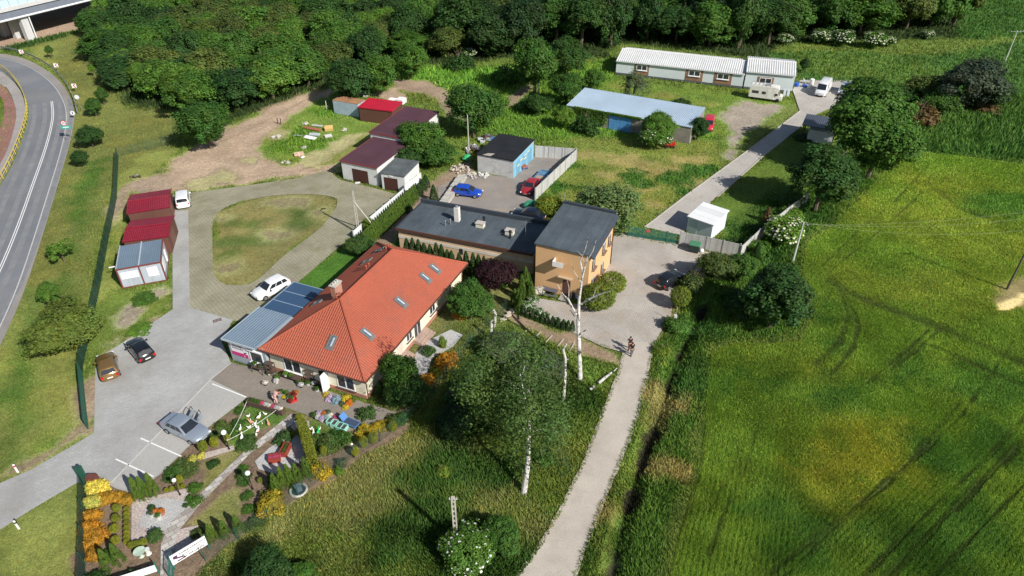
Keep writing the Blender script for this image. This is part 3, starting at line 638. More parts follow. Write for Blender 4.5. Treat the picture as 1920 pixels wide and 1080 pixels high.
# ---------------- house with the red hipped roof
o, an, Wd = frame((485,655), (683,716), 2.7)
H = root('house', o, an, "long cream house with a red hipped tile roof, skylights and a brick chimney", "house")
HW, HL, EZ, RZ = 11.9, 21.3, 2.7, 6.4; e0 = .45
b = B(); wx0, wx1, wy0, wy1 = e0, HW-e0, e0, HL-e0
b.box(wx0, wx1, wy0, wy1, 0, EZ+.1); b.build('wall', CREAM, H)
b = B(); b.box(wx0-.04, wx1+.04, wy0-.04, wy1+.04, 0, .45); b.build('plinth', M("plinth_red", (.38,.18,.13), .9, .2, 3), H)
b = B(); b.box(.1, HW-.1, .1, HL-.1, EZ-.12, EZ-.02); b.build('soffit', M("soffit_white", (.62,.60,.54), .8, .05), H)
r1, r2 = Vector((HW/2, 5.8, RZ)), Vector((HW/2, HL-5.8, RZ))
b = B(); rise = RZ-EZ
def roofplane(b, c0, c1, apex, pitch, amp, **k):
    """c0,c1 eave corners (ordered so the plane rises to the left of c0->c1), apex list of ridge points"""
    c0, c1 = Vector(c0), Vector(c1); U = (c1-c0).normalized(); ap = [Vector(p) for p in apex]
    n = U.cross(ap[0]-c0).normalized(); V = n.cross(U)
    poly = [(0, 0), ((c1-c0).length, 0)]+[((p-c0).dot(U), (p-c0).dot(V)) for p in ap]
    ribbed(b, c0, U, V, n, poly, pitch, amp, **k)
roofplane(b, (0,0,EZ), (HW,0,EZ), [r1], .25, .055, vstep=.37, vamp=.025)
roofplane(b, (HW,0,EZ), (HW,HL,EZ), [r2, r1], .25, .055, vstep=.37, vamp=.025)
roofplane(b, (HW,HL,EZ), (0,HL,EZ), [r2], .25, .055, vstep=.37, vamp=.025)
roofplane(b, (0,HL,EZ), (0,0,EZ), [r1, r2], .25, .055, vstep=.37, vamp=.025)
roof = b.build('roof', TILE, H)
b = B()
for p, q in ((Vector((0,0,EZ)), r1), (Vector((HW,0,EZ)), r1), (Vector((0,HL,EZ)), r2), (Vector((HW,HL,EZ)), r2), (r1, r2)):
    b.tube([p+Vector((0,0,.05)), q+Vector((0,0,.05))], .12, 8)
b.build('ridge_tile', TILE, roof)
b = B()
for x0, x1, y0, y1 in ((-.12,HW+.12,-.12,.02),(-.12,HW+.12,HL-.02,HL+.12),(-.12,0.02,.02,HL-.02),(HW-.02,HW+.12,.02,HL-.02)): b.box(x0, x1, y0, y1, EZ-.1, EZ+.01)
b.build('gutter', BROWN, H)
for x, y in ((wx1+.06,wy0+.15),(wx1+.06,wy1-.2),(wx0+.2,wy0-.06)):
    b = B(); b.tube([(x,y,0),(x,y,EZ-.3),(HW-.05 if x > 5 else .1, y, EZ-.08)], .05); b.build('downpipe', BROWN, H)
def roof_z(x, y): return EZ+min(x, HW-x, y*HW/2/5.8, (HL-y)*HW/2/5.8)*rise/(HW/2)
def skylight(px, py, face, ww=.72, hh=1.25, open_=False):
    # find local point on plane by iterating height
    z = 4
    for _ in range(30): p = lpt(H, px, py, z); z = .5*z+.5*roof_z(p.x, p.y)
    if face == 'E': U, V = Vector((0,1,0)), Vector((-HW/2,0,rise)).normalized()
    elif face == 'W': U, V = Vector((0,-1,0)), Vector((HW/2,0,rise)).normalized()
    else: U, V = Vector((1,0,0)), Vector((0,5.8,rise)).normalized()
    N = U.cross(V); mat = Matrix((U, V, N)).transposed().to_4x4(); mat.translation = Vector((p.x, p.y, z))+N*.05
    f = B(); g = B()
    for a, c, d, e in ((-ww/2,ww/2,-hh/2,-hh/2+.12),(-ww/2,ww/2,hh/2-.12,hh/2),(-ww/2,-ww/2+.1,-hh/2+.12,hh/2-.12),(ww/2-.1,ww/2,-hh/2+.12,hh/2-.12)): f.box(a, c, d, e, -.03, .12)
    f.box(-ww/2-.08, ww/2+.08, -hh/2-.22, -hh/2-.003, -.02, .05)
    g.box(-ww/2+.08, ww/2-.08, -hh/2+.1, hh/2-.1, .02, .07)
    s = f.build('skylight', M("skylight_frame", (.16,.16,.155), .5, .1), H); s.matrix_local = mat
    q = g.build('pane', GLASSB, s)
    bl = B(); bl.box(.02, ww/2-.16, -hh/2+.16, hh/2-.2, .072, .08); bl.build('blind', M("blind", (.42,.46,.48), .6, .05), s)
    return s
for a in ((814,504,'E'),(796,521,'E'),(750,567,'E'),(687,626,'E'),(623,641,'S')): skylight(*a)
for x, y in ((1.9,7.2),(2.9,15.0),(3.0,17.4)):
    s = skylight(960, 540, 'W') ; U, V = Vector((0,-1,0)), Vector((HW/2,0,rise)).normalized(); N = U.cross(V)
    mt = Matrix((U, V, N)).transposed().to_4x4(); mt.translation = Vector((x, y, roof_z(x, y)))+N*.05; s.matrix_local = mt
# chimney (at the foot of the shaded slope) and tile vents
c_ = None
z = 6
cp = lpt(H, 630, 560, 5.6)
b = B(); cx, cy = 4.5, 7.2; b.box(cx-.28, cx+.28, cy-.55, cy+.55, 4.2, 6.9); ch = b.build('chimney', BRICK, H)
b = B(); b.box(cx-.36, cx+.36, cy-.63, cy+.63, 6.9, 7.02); b.build('chimney_cap', M("cap_stone", (.45,.42,.38), .9, .1), ch)
b = B()
for i in range(3): b.lathe((cx, cy-.36+.36*i, 7.02), [(.1,0),(.1,.16)], 8)
b.build('chimney_pot', M("pot", (.5,.48,.45)), ch)
for x, y in ((4.7,12.2),(4.7,12.7),(4.6,16.3),(4.6,16.8),(4.6,17.2),(5.2,6.2),(5.3,6.6)):
    b = B(); z = roof_z(x, y); b.lathe((x, y, z-.1), [(.09,0),(.07,.45),(.12,.46),(.12,.58),(.03,.64)], 10); b.build('roof_vent', TILE, roof, True)
# east long wall windows and doors (x = wx1)
for y0, y1, z0, z1, s in ((8.0,9.1,1.0,2.35,1),(9.5,10.9,.35,2.35,0),(12.9,14.1,1.0,2.35,1),(16.7,17.9,.9,2.35,1)):
    window(H, y0, y1, z0, z1, wx1, 'x', sill=BROWN if s else None, name='window' if s else 'terrace_door')
b = B(); b.box(wx1+.002, wx1+.05, 6.2, 7.2, .5, 2.35); b.build('door', M("door_cream", (.62,.52,.45), .5, .05), H)
for y0, y1 in ((5.8,7.6),(9.2,11.6)):
    b = B()
    for i in range(3): b.box(wx1+.045, wx1+1.3-.35*i, y0, y1, .02+.15*i, .02+.15*(i+1)-.002)
    b.build('step', MS("steps_tile", (.45,.33,.27), bricks=(.3,.3,.01,0)), H)
# front (y = wy0)
window(H, 2.3, 4.3, .55, 2.35, wy0, 'y', n=2, sill=WHITEP, fr=.1); window(H, 8.35, 10.3, .55, 2.35, wy0, 'y', n=2, sill=BROWN, fr=.1)
b = B(); b.box(6.35, 7.35, wy0-.02, wy0-.004, .02, 2.25); b.build('doorway', M("dark_inside", (.015,.013,.012), .9, 0), H)
b = B(); b.obox((7.33, wy0-.52, 1.15), (.07, 1.0, 2.2)); d = b.build('door', WHITEP, H, rot=(0,0,0))
b = B(); b.box(7.28, 7.291, wy0-.8, wy0-.25, 1.15, 1.95); b.build('pane', M("door_glass", (.35,.37,.35), .1, .1), d)
b = B(); b.box(4.7, 6.9, .18, .24, 2.18, 2.62)
sg = b.build('shop_sign', M("sign_white", (.62,.64,.66), .6, .04), H)
text("KWIACIARNIA", .30, M("sign_blue", (.03,.06,.35), .5, 0), sg, (5.8,.175,2.41), (R(90),0,0), bold=.008)
# ---------------- annex with grey metal roof and the glazed canopy behind it
o, an, _ = frame((415,634), (476,653), 3.0)
A_ = root('annex', o, an, "grey annex with a ribbed metal roof and a pink and white banner", "annex")
GREYW = M("render_grey", (.30,.34,.38), .85, .06, 1, .1); BLUM = MS("metal_bluegrey", (.15,.205,.265), rough=.45, big=(3,.08), fine=(20,.06), bump=.05, spec=.5)
AW, AL = 3.95, 5.6
b = B(); b.box(.25, 4.75, .35, AL, 0, 2.75); b.box(.25, 4.75, .35, AL, 2.75, 2.82); b.build('wall', GREYW, A_)
b = B(); b.box(0, AW, 0, AL, 2.84, 2.93); ribbed(b, (0,0,2.94), (1,0,0), (0,1,0), (0,0,1), [(0,0),(AW,0),(AW,AL),(0,AL)], .3, .05, 'seam'); b.build('roof', BLUM, A_)
b = B(); b.box(-.06, AW+.06, -.06, .0, 2.8, 3.0); b.box(-.06, 0, 0, AL, 2.8, 3.0); b.build('roof_trim', M("trim_grey", (.42,.48,.53), .5, .05), A_)
window(A_, 2.75, 4.35, .75, 2.1, .35, 'y', n=1, sill=WHITEP, fr=.12)
b = B(); b.box(2.7, 4.4, .15, .34, 2.2, 2.32); b.build('shutter_box', WHITEP, A_)
b = B(); b.box(.55, 2.55, .31, .345, .95, 2.45); bn = b.build('banner', M("banner_white", (.78,.75,.78), .5, .03), A_)
MAG = M("magenta", (.55,.03,.19), .5, .05); DKB = M("ink", (.06,.03,.05), .6, 0)
b = B(); b.box(.55, 2.55, .302, .309, .95, 1.4); b.build('banner_stripe', MAG, bn)
text("SALONIK", .30, DKB, bn, (1.4,.307,2.2), (R(90),0,0), bold=.006); text("RÓŻNOŚCI", .26, DKB, bn, (1.4,.307,1.86), (R(90),0,0), bold=.006)
b = B(); b.ball((2.15,.3,1.5), .13, 8, 5, (1,.1,.7)); b.ball((2.35,.3,1.6), .1, 8, 5, (1,.1,.7)); b.box(2.2, 2.24, .298, .305, 1.0, 1.5); b.build('banner_flower', DKB, bn)
b = B(); b.box(2.05, 2.12, .296, .301, 1.0, 1.25); b.build('banner_mark', WHITEP, bn)
Cn = root('glazed_canopy', o+Vector((-math.sin(an)*(AL+.12), math.cos(an)*(AL+.12), 0)), an, "blue tinted glass canopy in three bays behind the grey annex", "canopy")
CG = bpy.data.materials.new("canopy_glass"); CG.use_nodes = True; q = CG.node_tree.nodes["Principled BSDF"]; q.inputs["Base Color"].default_value = (.05,.10,.19,1); q.inputs["Roughness"].default_value = .12; q.inputs["Alpha"].default_value = .82
cl = 5.3
for i in range(3):
    b = B(); b.box(.12, AW-.1, cl*i/3+.05, cl*(i+1)/3-.05, 2.62, 2.65); b.build('glass_panel', CG, Cn)
b = B()
for i in range(4): b.box(.06, AW-.04, cl*i/3-.05, cl*i/3+.05, 2.58, 2.68)
b.box(0, .06, -.05, cl+.05, 2.55, 2.7); b.build('canopy_frame', M("canopy_frame", (.22,.30,.38), .4, .1), Cn)
for y in (.1, cl/2, cl-.1):
    b = B(); b.box(.0, .1, y, y+.1, 0, 2.55); b.build('post', M("canopy_frame"), Cn)
# ---------------- two storey house, rendered orange
ORG = M("render_orange", (.66,.41,.21), .92, .04, .8, .12, bs=30); FELT = MS("roof_felt", (.070,.088,.104), rough=.8, big=(3,.22), fine=(30,.15), bricks=(6,.95,.012,.37), mortar=(.028,.034,.04), bc2=(.084,.103,.12), rot=R(90), bump=.3)
o, an, _ = frame((1003,541), (1105,567))
OW, OL = 6.25, 8.9
O_ = root('orange_house', o, an, "two storey orange house with a sloping dark felt roof and a small white balcony", "house")
b = B(); b.add([(0,0,0),(OW,0,0),(OW,OL,0),(0,OL,0),(0,0,6.0),(OW,0,6.0),(OW,OL,6.6),(0,OL,6.6)], [(0,3,2,1),(4,5,6,7),(0,1,5,4),(1,2,6,5),(2,3,7,6),(3,0,4,7)]); b.build('wall', ORG, O_)
sl_ = .6/OL
b = B(); x0, x1, y0, y1 = -.15, OW+.1, -.15, OL+.15
def rz_(y, d): return 6.0+sl_*y+d
b.add([(x0,y0,rz_(y0,.01)),(x1,y0,rz_(y0,.01)),(x1,y1,rz_(y1,.01)),(x0,y1,rz_(y1,.01)),(x0,y0,rz_(y0,.16)),(x1,y0,rz_(y0,.16)),(x1,y1,rz_(y1,.16)),(x0,y1,rz_(y1,.16))], [(0,3,2,1),(4,5,6,7),(0,1,5,4),(1,2,6,5),(2,3,7,6),(3,0,4,7)])
rf = b.build('roof', FELT, O_)
b = B()
DKM = M("dark_flashing", (.045,.055,.068), .5, .1)
b.add([(x0-.02,y1-.35,rz_(y1,.165)),(x1,y1-.35,rz_(y1,.165)),(x1,y1+.02,rz_(y1,.165)),(x0-.02,y1+.02,rz_(y1,.165)),(x0-.02,y1-.35,rz_(y1,.42)),(x1,y1-.35,rz_(y1,.42)),(x1,y1+.02,rz_(y1,.42)),(x0-.02,y1+.02,rz_(y1,.42))], [(4,5,6,7),(0,1,5,4),(1,2,6,5),(2,3,7,6),(3,0,4,7)])
b.add([(x1+.002,y0,rz_(y0,-.1)),(x1+.38,y0,rz_(y0,-.3)),(x1+.38,y1-.2,rz_(y1,-.3)),(x1+.002,y1-.2,rz_(y1,-.1)),(x1+.002,y0,rz_(y0,.17)),(x1+.42,y0,rz_(y0,-.22)),(x1+.42,y1-.2,rz_(y1,-.22)),(x1+.002,y1-.2,rz_(y1,.17))], [(4,5,6,7),(0,1,5,4),(1,2,6,5),(2,3,7,6),(3,0,4,7),(0,3,2,1)])
b.build('flashing', DKM, rf)
b = B(); b.box(3.35, 4.25, -.03, -.003, .12, 2.2); b.build('door', M("door_brown", (.11,.05,.04), .45, .2, 3), O_)
# door hood on brackets, balcony with its shadow, box of things
b = B(); b.obox((3.7,-.30,2.7), (1.7,.55,.04), rx=R(-12)); b.build('door_hood', M("hood_sand", (.50,.40,.27), .6, .1), O_)
b = B(); b.box(3.2,4.4,-1.0,-.003,.0,.12); b.build('step', CONC, O_)
b = B(); b.box(2.3,3.45,-.8,-.003,4.25,4.33); b.build('balcony_floor', CONC, O_)
b = B(); b.box(2.3,3.45,-.85,-.803,4.2,4.85); b.box(2.3,2.35,-.8,-.003,4.2,4.85); bl = b.build('balcony_panel', M("panel_white", (.78,.76,.74), .6, .03), O_)
b = B(); b.obox((2.9,-.4,4.55), (.4,.3,.35), rz=.4); b.build('balcony_box', M("box_ochre", (.4,.25,.1), .8, .1), O_)
for y0_, z0_ in ((1.0,3.6),(4.6,3.6),(6.7,3.6),(4.6,1.0),(1.2,1.0)):
    b = B(); b.box(OW+.003, OW+.03, y0_, y0_+1.1, z0_, z0_+1.25); wn = b.build('window', GLASS, O_)
    b = B(); b.box(OW+.003, OW+.32, y0_-.1, y0_+1.2, z0_-.1, z0_-.03); b.build('sill', M("sill_brown", (.22,.14,.10), .7, .1), wn)
    b = B(); b.box(OW+.033, OW+.05, y0_+.5, y0_+.58, z0_, z0_+1.17); b.box(OW+.033, OW+.05, y0_, y0_+1.1, z0_+1.17, z0_+1.25); b.build('frame', WHITEP, wn)
b = B(); b.box(OW+.003, OW+.12, OL-.4, OL-.28, 0, 6.0); b.build('downpipe', BROWN, O_)
b = B(); b.tube([(OW-.4,-.12,1.75),(OW-.4,-.12,1.55)], [.05,.18]); b.build('wall_lamp', BROWN, O_)
b = B(); b.tube([(-.05,OL-.1,6.6),(-.05,OL-.1,8.0)], .025); b.tube([(-.5,OL-.1,7.7),(.5,OL-.1,7.7)], .012); b.build('aerial', M("galv", (.45,.46,.47), .4, .1, metal=.6), O_)
# ---------------- long low building with felt roof
o, an, _ = frame((743,427), (1000,476), 3.0)
L_ = root('flat_roof_building', o, an, "long low peach building with a black felt roof and a white chimney", "building")
FW_, FL_ = 17.7, 7.2
PEACH = M("render_peach", (.60,.43,.28), .92, .07, .7, .12, bs=30)
b = B(); b.box(.15, FW_, .15, FL_-.1, 0, 2.78); b.build('wall', PEACH, L_)
b = B(); b.box(0, FW_, 0, FL_, 2.8, 2.96); rf = b.build('roof', FELT, L_)
b = B(); b.box(-.1, FW_, FL_-.25, FL_+.1, 2.6, 3.5); b.box(-.1, .12, -.05, FL_-.25, 2.75, 3.06); b.build('parapet', DKM, rf)
b = B(); b.box(-.1, FW_, -.12, .0, 2.7, 3.04); b.build('gutter', BROWN, L_)
b = B(); b.box(.12, FW_, .11, .148, 1.55, 1.95); b.build('wall_band', M("band_white", (.62,.56,.48), .9, .15, .5), L_)
for x, y, h_, wd_, nm in ((6.35,4.2,1.9,.55,'chimney'),):
    b = B(); b.box(x-.3, x+.3, y-.3, y+.3, 2.962, 2.962+h_); c1 = b.build('chimney', M("chimney_white", (.62,.60,.57), .9, .15, 3), L_)
    b = B(); b.lathe((x, y, 2.962+h_), [(.24,0),(.24,.06),(.12,.1),(.12,.22)], 10); b.build('cowl', M("galv"), c1)
for x, y in ((5.5,2.5),(5.9,3.1)):
    b = B(); b.lathe((x,y,2.962), [(.06,0),(.06,.7),(.1,.72),(.02,.8)], 8); b.build('vent_pipe', M("galv"), L_)
VB = M("vent_block", (.62,.60,.48), .9, .1, 3)
for x, y in ((9.6,3.8),(13.6,3.4)):
    b = B(); b.box(x-.5, x+.5, y-.35, y+.35, 2.962, 3.5); v = b.build('vent_block', VB, L_); b = B(); b.box(x-.56, x+.56, y-.42, y+.42, 3.5, 3.58); b.build('cap', M("cap_stone"), v)
for x, y in ((9.8,4.5),(14.0,2.4)):
    b = B(); b.lathe((x,y,2.962), [(.13,0),(.13,.9),(.2,.92),(.2,1.05),(.05,1.12)], 10); b.build('vent_pipe', M("black_plastic", (.02,.02,.022), .5, .1), L_)
b = B(); b.box(8.3,8.75,.11,.148,.9,1.7); b.build('window', GLASS, L_)
b = B(); b.tube([(15.6,3.4,2.96),(15.6,3.4,5.2)], .03); b.tube([(15.0,3.4,5.0),(16.3,3.4,5.1)], .015); b.tube([(15.3,3.0,4.7),(15.3,3.8,4.7)], .012); b.build('aerial', M("galv"), L_)
# ---------------- garages
def shed(name, a, b_, z, Wd_, Ln, Hf, Hb, wallm, roofm, label, cat, over=.12, th=.14, corr=None, trim=None, inset=0):
    o, an, _ = frame(a, b_, z); S = root(name, o, an, label, cat)
    q = B(); i = inset+over
    q.add([(i,i,0),(Wd_-i,i,0),(Wd_-i,Ln-i,0),(i,Ln-i,0)]+[(x,y,Hf+(Hb-Hf)*y/Ln-.004) for x, y in ((i,i),(Wd_-i,i),(Wd_-i,Ln-i),(i,Ln-i))], [(0,3,2,1),(4,5,6,7),(0,1,5,4),(1,2,6,5),(2,3,7,6),(3,0,4,7)])
    q.build('wall', wallm, S)
    q = B(); sl2 = (Hb-Hf)/Ln
    q.add([(0,0,Hf),(Wd_,0,Hf),(Wd_,Ln,Hb),(0,Ln,Hb),(0,0,Hf+th),(Wd_,0,Hf+th),(Wd_,Ln,Hb+th),(0,Ln,Hb+th)], [(0,3,2,1),(4,5,6,7),(0,1,5,4),(1,2,6,5),(2,3,7,6),(3,0,4,7)])
    if corr:
        Lh = math.hypot(Ln, Hb-Hf); ribbed(q, (0,0,Hf+th+.01), (1,0,0), (0,Ln/Lh,(Hb-Hf)/Lh), (0,-(Hb-Hf)/Lh,Ln/Lh), [(0,0),(Wd_,0),(Wd_,Lh),(0,Lh)], *corr)
    rf = q.build('roof', roofm, S)
    if trim:
        q = B(); q.box(-.05, Wd_+.05, -.05, .0, Hf-.05, Hf+th+.04); q.add([(-.05,0,Hf-.05),(0,0,Hf-.05),(0,Ln,Hb-.05),(-.05,Ln,Hb-.05),(-.05,0,Hf+th+.05),(0,0,Hf+th+.05),(0,Ln,Hb+th+.05),(-.05,Ln,Hb+th+.05)], [(0,3,2,1),(4,5,6,7),(0,1,5,4),(1,2,6,5),(2,3,7,6),(3,0,4,7)]); q.build('roof_edge', trim, rf)
    return S
OLDW = MS("old_white_wall", (.60,.61,.60), big=(2,.10), fine=(20,.12), stain=((.40,.39,.36),.5,.55,.85), bump=.3)
MARF = MS("maroon_felt", (.085,.038,.052), rough=.85, big=(3,.14), fine=(60,.22), bump=.3); MART = M("maroon_edge", (.22,.05,.05), .6, .1)
GF = shed('garage', (637,302), (706,316), 2.9, 6.4, 9.2, 2.9, 3.1, OLDW, MARF, "white garage with maroon felt roof and a wide brown door, nearest the paver loop", "garage", trim=MART)
b = B(); b.box(1.9,4.6,.09,.118,.0,2.05); b.build('garage_door', MS("brown_door", (.075,.032,.025), bricks=(3,.12,.012,0), mortar=(.03,.014,.01), rot=0, rough=.6), GF)
GRr = shed('garage', (692,249), (758,261), 3.8, 6.4, 11.2, 3.8, 4.2, OLDW, MARF, "taller white building with maroon felt roof behind the wide garage", "garage", trim=MART)
b = B(); b.box(6.28+.004,6.31,2.2,3.0,2.1,2.9); b.build('window', M("boarded", (.35,.31,.24), .9, .2, 4), GRr)
GS = shed('garage', (712,325), (758,332), 2.5, 3.9, 5.1, 2.5, 2.6, OLDW, MS("felt_grey", (.10,.115,.12), big=(2,.25), fine=(40,.25), stain=((.20,.20,.19),.8,.55,.8), bump=.4), "small white garage with flat grey felt roof and a brown door", "garage")
b = B(); b.box(.5,2.65,.09,.118,0,1.95); b.build('garage_door', _m.get("x") or bpy.data.materials["brown_door"], GS)
b = B(); b.box(1.4,1.9,.02,.118,2.2,2.35); b.build('lamp', WHITEP, GS)
MAROON = MS("metal_crimson", (.20,.008,.022), rough=.42, big=(2,.10), fine=(20,.06), bump=.05, spec=.5)
RW = MS("brown_cladding", (.13,.06,.045), bricks=(3,.2,.015,0), mortar=(.06,.03,.025), rough=.6)
RS = shed('metal_shed', (671,202), (735,210), 2.4, 6.6, 4.3, 2.4, 2.6, RW, MS("metal_red", (.42,.012,.035), rough=.4, big=(2,.08), fine=(20,.05), bump=.05, spec=.5), "brown clad metal shed with a bright red roof", "shed", corr=(.25,.03,'trap'))
CT = shed('shipping_container', (623,188), (670,196), 2.4, 5.4, 2.5, 2.4, 2.4, MS("container_blue", (.36,.45,.52), big=(1,.15), fine=(20,.1), stain=((.30,.20,.14),1,.6,.8)), MS("rust", (.36,.19,.10), big=(2,.25), fine=(30,.2), stain=((.40,.36,.30),.8,.55,.75)), "pale blue steel container with a rusty flat top, left of the bright red roof", "container", over=.02, th=.06)
# crimson sheds by the fence
def gable(name, a, b_, z, Wd_, Ln, He, Hr, wallm, roofm, label, cat, pitch=.22):
    o, an, _ = frame(a, b_, z); S = root(name, o, an, label, cat); q = B()
    q.add([(.1,.1,0),(Wd_-.1,.1,0),(Wd_-.1,Ln-.1,0),(.1,Ln-.1,0),(.1,.1,He),(Wd_-.1,.1,He),(Wd_-.1,Ln-.1,He),(.1,Ln-.1,He),(.1,Ln/2,Hr-.06),(Wd_-.1,Ln/2,Hr-.06)], [(0,3,2,1),(0,1,5,4),(2,3,7,6),(1,2,6,9,5),(3,0,4,8,7),(4,5,9,8),(6,7,8,9)])
    q.build('wall', wallm, S); q = B()
    roofplane(q, (0,0,He), (Wd_,0,He), [(Wd_,Ln/2,Hr),(0,Ln/2,Hr)], pitch, .035, prof='trap', vstep=.35, vamp=.012)
    roofplane(q, (Wd_,Ln,He), (0,Ln,He), [(0,Ln/2,Hr),(Wd_,Ln/2,Hr)], pitch, .035, prof='trap', vstep=.35, vamp=.012)
    rf = q.build('roof', roofm, S); q = B(); q.tube([(0,Ln/2,Hr+.02),(Wd_,Ln/2,Hr+.02)], .07, 6)
    for x in (-.04, Wd_+.04):
        for y in (0, Ln): q.tube([(x,y,He),(x,Ln/2,Hr)], .045, 6)
    q.build('ridge_cap', roofm, rf); return S
m2 = gable('metal_shed', (230,455), (313,445), 2.3, 5.1, 5.6, 2.3, 2.75, RW, MAROON, "crimson gabled shed standing between the other crimson shed and the grey cabin", "shed")
m1 = gable('metal_shed', (238,402), (316,390), 2.3, 5.1, 5.8, 2.3, 2.75, RW, MAROON, "crimson gabled shed beside the white estate car, farthest from the grey cabin", "shed")
for S_, Ln in ((m1,5.8),(m2,5.6)):
    b = B(); b.box(5.0,5.03,1.4,3.6,.05,2.0); b.build('door', M("shed_door", (.16,.07,.05), .5, .1), S_)
o, an, _ = frame((216,506), (301,491), 2.6)
K_ = root('office_cabin', o, an, "pair of grey office cabins joined side by side with brown frames and white panels", "cabin")
KW, KL = 4.75, 5.7; KG = MS("cabin_grey", (.40,.44,.50), big=(2,.05), fine=(10,.05), bricks=(.2,9,.012,0), mortar=(.33,.37,.42), rough=.5)
BRF = M("cabin_frame", (.17,.055,.045), .5, .1)
b = B(); b.box(.05,KW-.05,.05,KL-.05,.1,2.45); b.build('wall', KG, K_)
b = B()
ribbed(b, (.08,.1,2.5), (1,0,0), (0,1,0), (0,0,1), [(0,0),(KW/2-.12,0),(KW/2-.12,KL-.2),(0,KL-.2)], .2, .04, 'trap'); ribbed(b, (KW/2+.05,.1,2.5), (1,0,0), (0,1,0), (0,0,1), [(0,0),(KW/2-.12,0),(KW/2-.12,KL-.2),(0,KL-.2)], .2, .04, 'trap'); b.box(.06,KW-.06,.06,KL-.06,2.455,2.495)
b.build('roof', BLUM, K_)
b = B(); b.box(KW/2-.06,KW/2+.06,.12,KL,2.5,2.62); b.box(-.02,.06,.12,KL,2.46,2.6); b.build('roof_trim', M("trim_grey"), K_)
b = B()
for x in (0, KW/2-.1, KW-.12): b.box(x, x+.14, -.02, .12, 0, 2.46); b.box(x, x+.14, KL-.12, KL, 0, 2.46)
for z_ in (0, 2.46): b.box(0, KW+.02, -.025, .12, z_, z_+.14); b.box(KW-.1, KW+.02, .12, KL, z_, z_+.14)
b.build('frame', BRF, K_)
PW2 = M("panel_bright", (.8,.8,.8), .5, .02)
b = B(); b.box(.3,2.1,-.0,.045,1.2,2.05); b.build('shutter', PW2, K_); b = B(); b.box(3.05,4.15,.0,.045,.95,2.1); b.build('shutter', PW2, K_)
b = B(); b.box(KW-.04,KW,.6,2.2,.9,2.1); b.build('shutter', PW2, K_); b = B(); b.box(KW-.04,KW+.08,3.6,4.2,.5,1.9); b.build('switch_box', PW2, K_)
b = B(); b.obox((-.6,2.4,1.7), (1.1,.1,.1)); b.build('bracket', PW2, K_)
# ---------------- long white hall and its taller end
def hall(a, b_, z, Wd_, Ln, He, Hr, label, wins, name='white_hall'):
    o, an, _ = frame(a, b_, z); S = root(name, o, an, label, "hall"); q = B()
    q.add([(.1,.25,0),(Wd_-.1,.25,0),(Wd_-.1,Ln-.25,0),(.1,Ln-.25,0),(.1,.25,He),(Wd_-.1,.25,He),(Wd_-.1,Ln-.25,He),(.1,Ln-.25,He),(.1,Ln/2,Hr-.08),(Wd_-.1,Ln/2,Hr-.08)], [(0,3,2,1),(0,1,5,4),(2,3,7,6),(1,2,6,9,5),(3,0,4,8,7),(4,5,9,8),(6,7,8,9)])
    q.build('wall', M("hall_white", (.60,.66,.68), .85, .04, .6), S); q = B()
    hr = MS("hall_roof", (.56,.57,.57), rough=.6, big=(3,.08), fine=(10,.08), bump=.1, stain=((.42,.41,.38),.9,.55,.8)) if "hall_roof" not in bpy.data.materials else bpy.data.materials["hall_roof"]
    roofplane(q, (0,0,He), (Wd_,0,He), [(Wd_,Ln/2,Hr),(0,Ln/2,Hr)], .42, .09, sub=5)
    roofplane(q, (Wd_,Ln,He), (0,Ln,He), [(0,Ln/2,Hr),(Wd_,Ln/2,Hr)], .42, .09, sub=5)
    rf = q.build('roof', hr, S); q = B(); q.tube([(0,Ln/2,Hr+.06),(Wd_,Ln/2,Hr+.06)], .13, 6); q.build('ridge_cap', M("ridge_white", (.7,.7,.7), .6, .05), rf)
    q = B(); q.box(.06,Wd_-.06,.2,.252,0,.4); q.build('plinth', M("plinth_dark", (.10,.11,.12), .9, .1), S)
    q = B(); q.box(0,Wd_,-.08,.06,He-.12,He); q.build('gutter', M("gutter_white", (.6,.62,.63), .6, .05), S)
    for x0, x1, c in wins:
        q = B(); q.box(x0,x1,.19,.248,.42,2.6); bp = q.build('brick_panel', bpy.data.materials["brick_brown"] if "brick_brown" in bpy.data.materials else MS("brick_brown", (.30,.165,.10), bricks=(.25,.08,.012,.5), mortar=(.2,.15,.12)), S)
        window(S, x0+c, x1-c, 1.35, 2.45, .187, 'y', n=2, sill=WHITEP if name == 'white_hall' else None, fr=.12)
    return S
o1 = hall((1155,114), (1398,140), 2.8, 25.6, 10.3, 2.8, 3.9, "long white hall with corrugated pale roof and brick window panels", [(3.9,6.9,.4),(14.3,17.7,.55),(19.9,23.3,.55)])
for x in range(5):
    b = B(); b.obox((10.4+x*1.0,-.3,.15), (.12,.7,.1), rz=.4); b.build('pipe_bracket', M("black_plastic"), o1)
hall((1399,134), (1489,142), 3.4, 9.2, 10.5, 3.4, 4.4, "taller white hall with a ribbed roof, right behind the camper van", [(2.4,5.4,.35)], name='hall_extension')
# ---------------- barn with blue metal roof
BR = shed('blue_roof_barn', (1062,198), (1298,240), 2.8, 22.2, 8.4, 2.8, 3.4, MS("old_plaster", (.27,.25,.22), big=(2,.2), fine=(20,.2), bump=.4), MS("metal_blue", (.34,.43,.53), rough=.4, big=(4,.08), fine=(15,.06), bump=.05, spec=.5), "long barn with a light blue ribbed roof, blue double doors and ivy along its eaves", "barn", corr=(.3,.045,'trap'), over=.12, th=.05)
b = B(); b.box(8.0,9.95,.06,.115,0,2.45); b.build('barn_door', M("door_blue", (.10,.30,.60), .6, .2, 2), BR); b = B(); b.box(10.0,11.9,.06,.115,0,2.45); b.build('barn_door', M("door_blue"), BR)
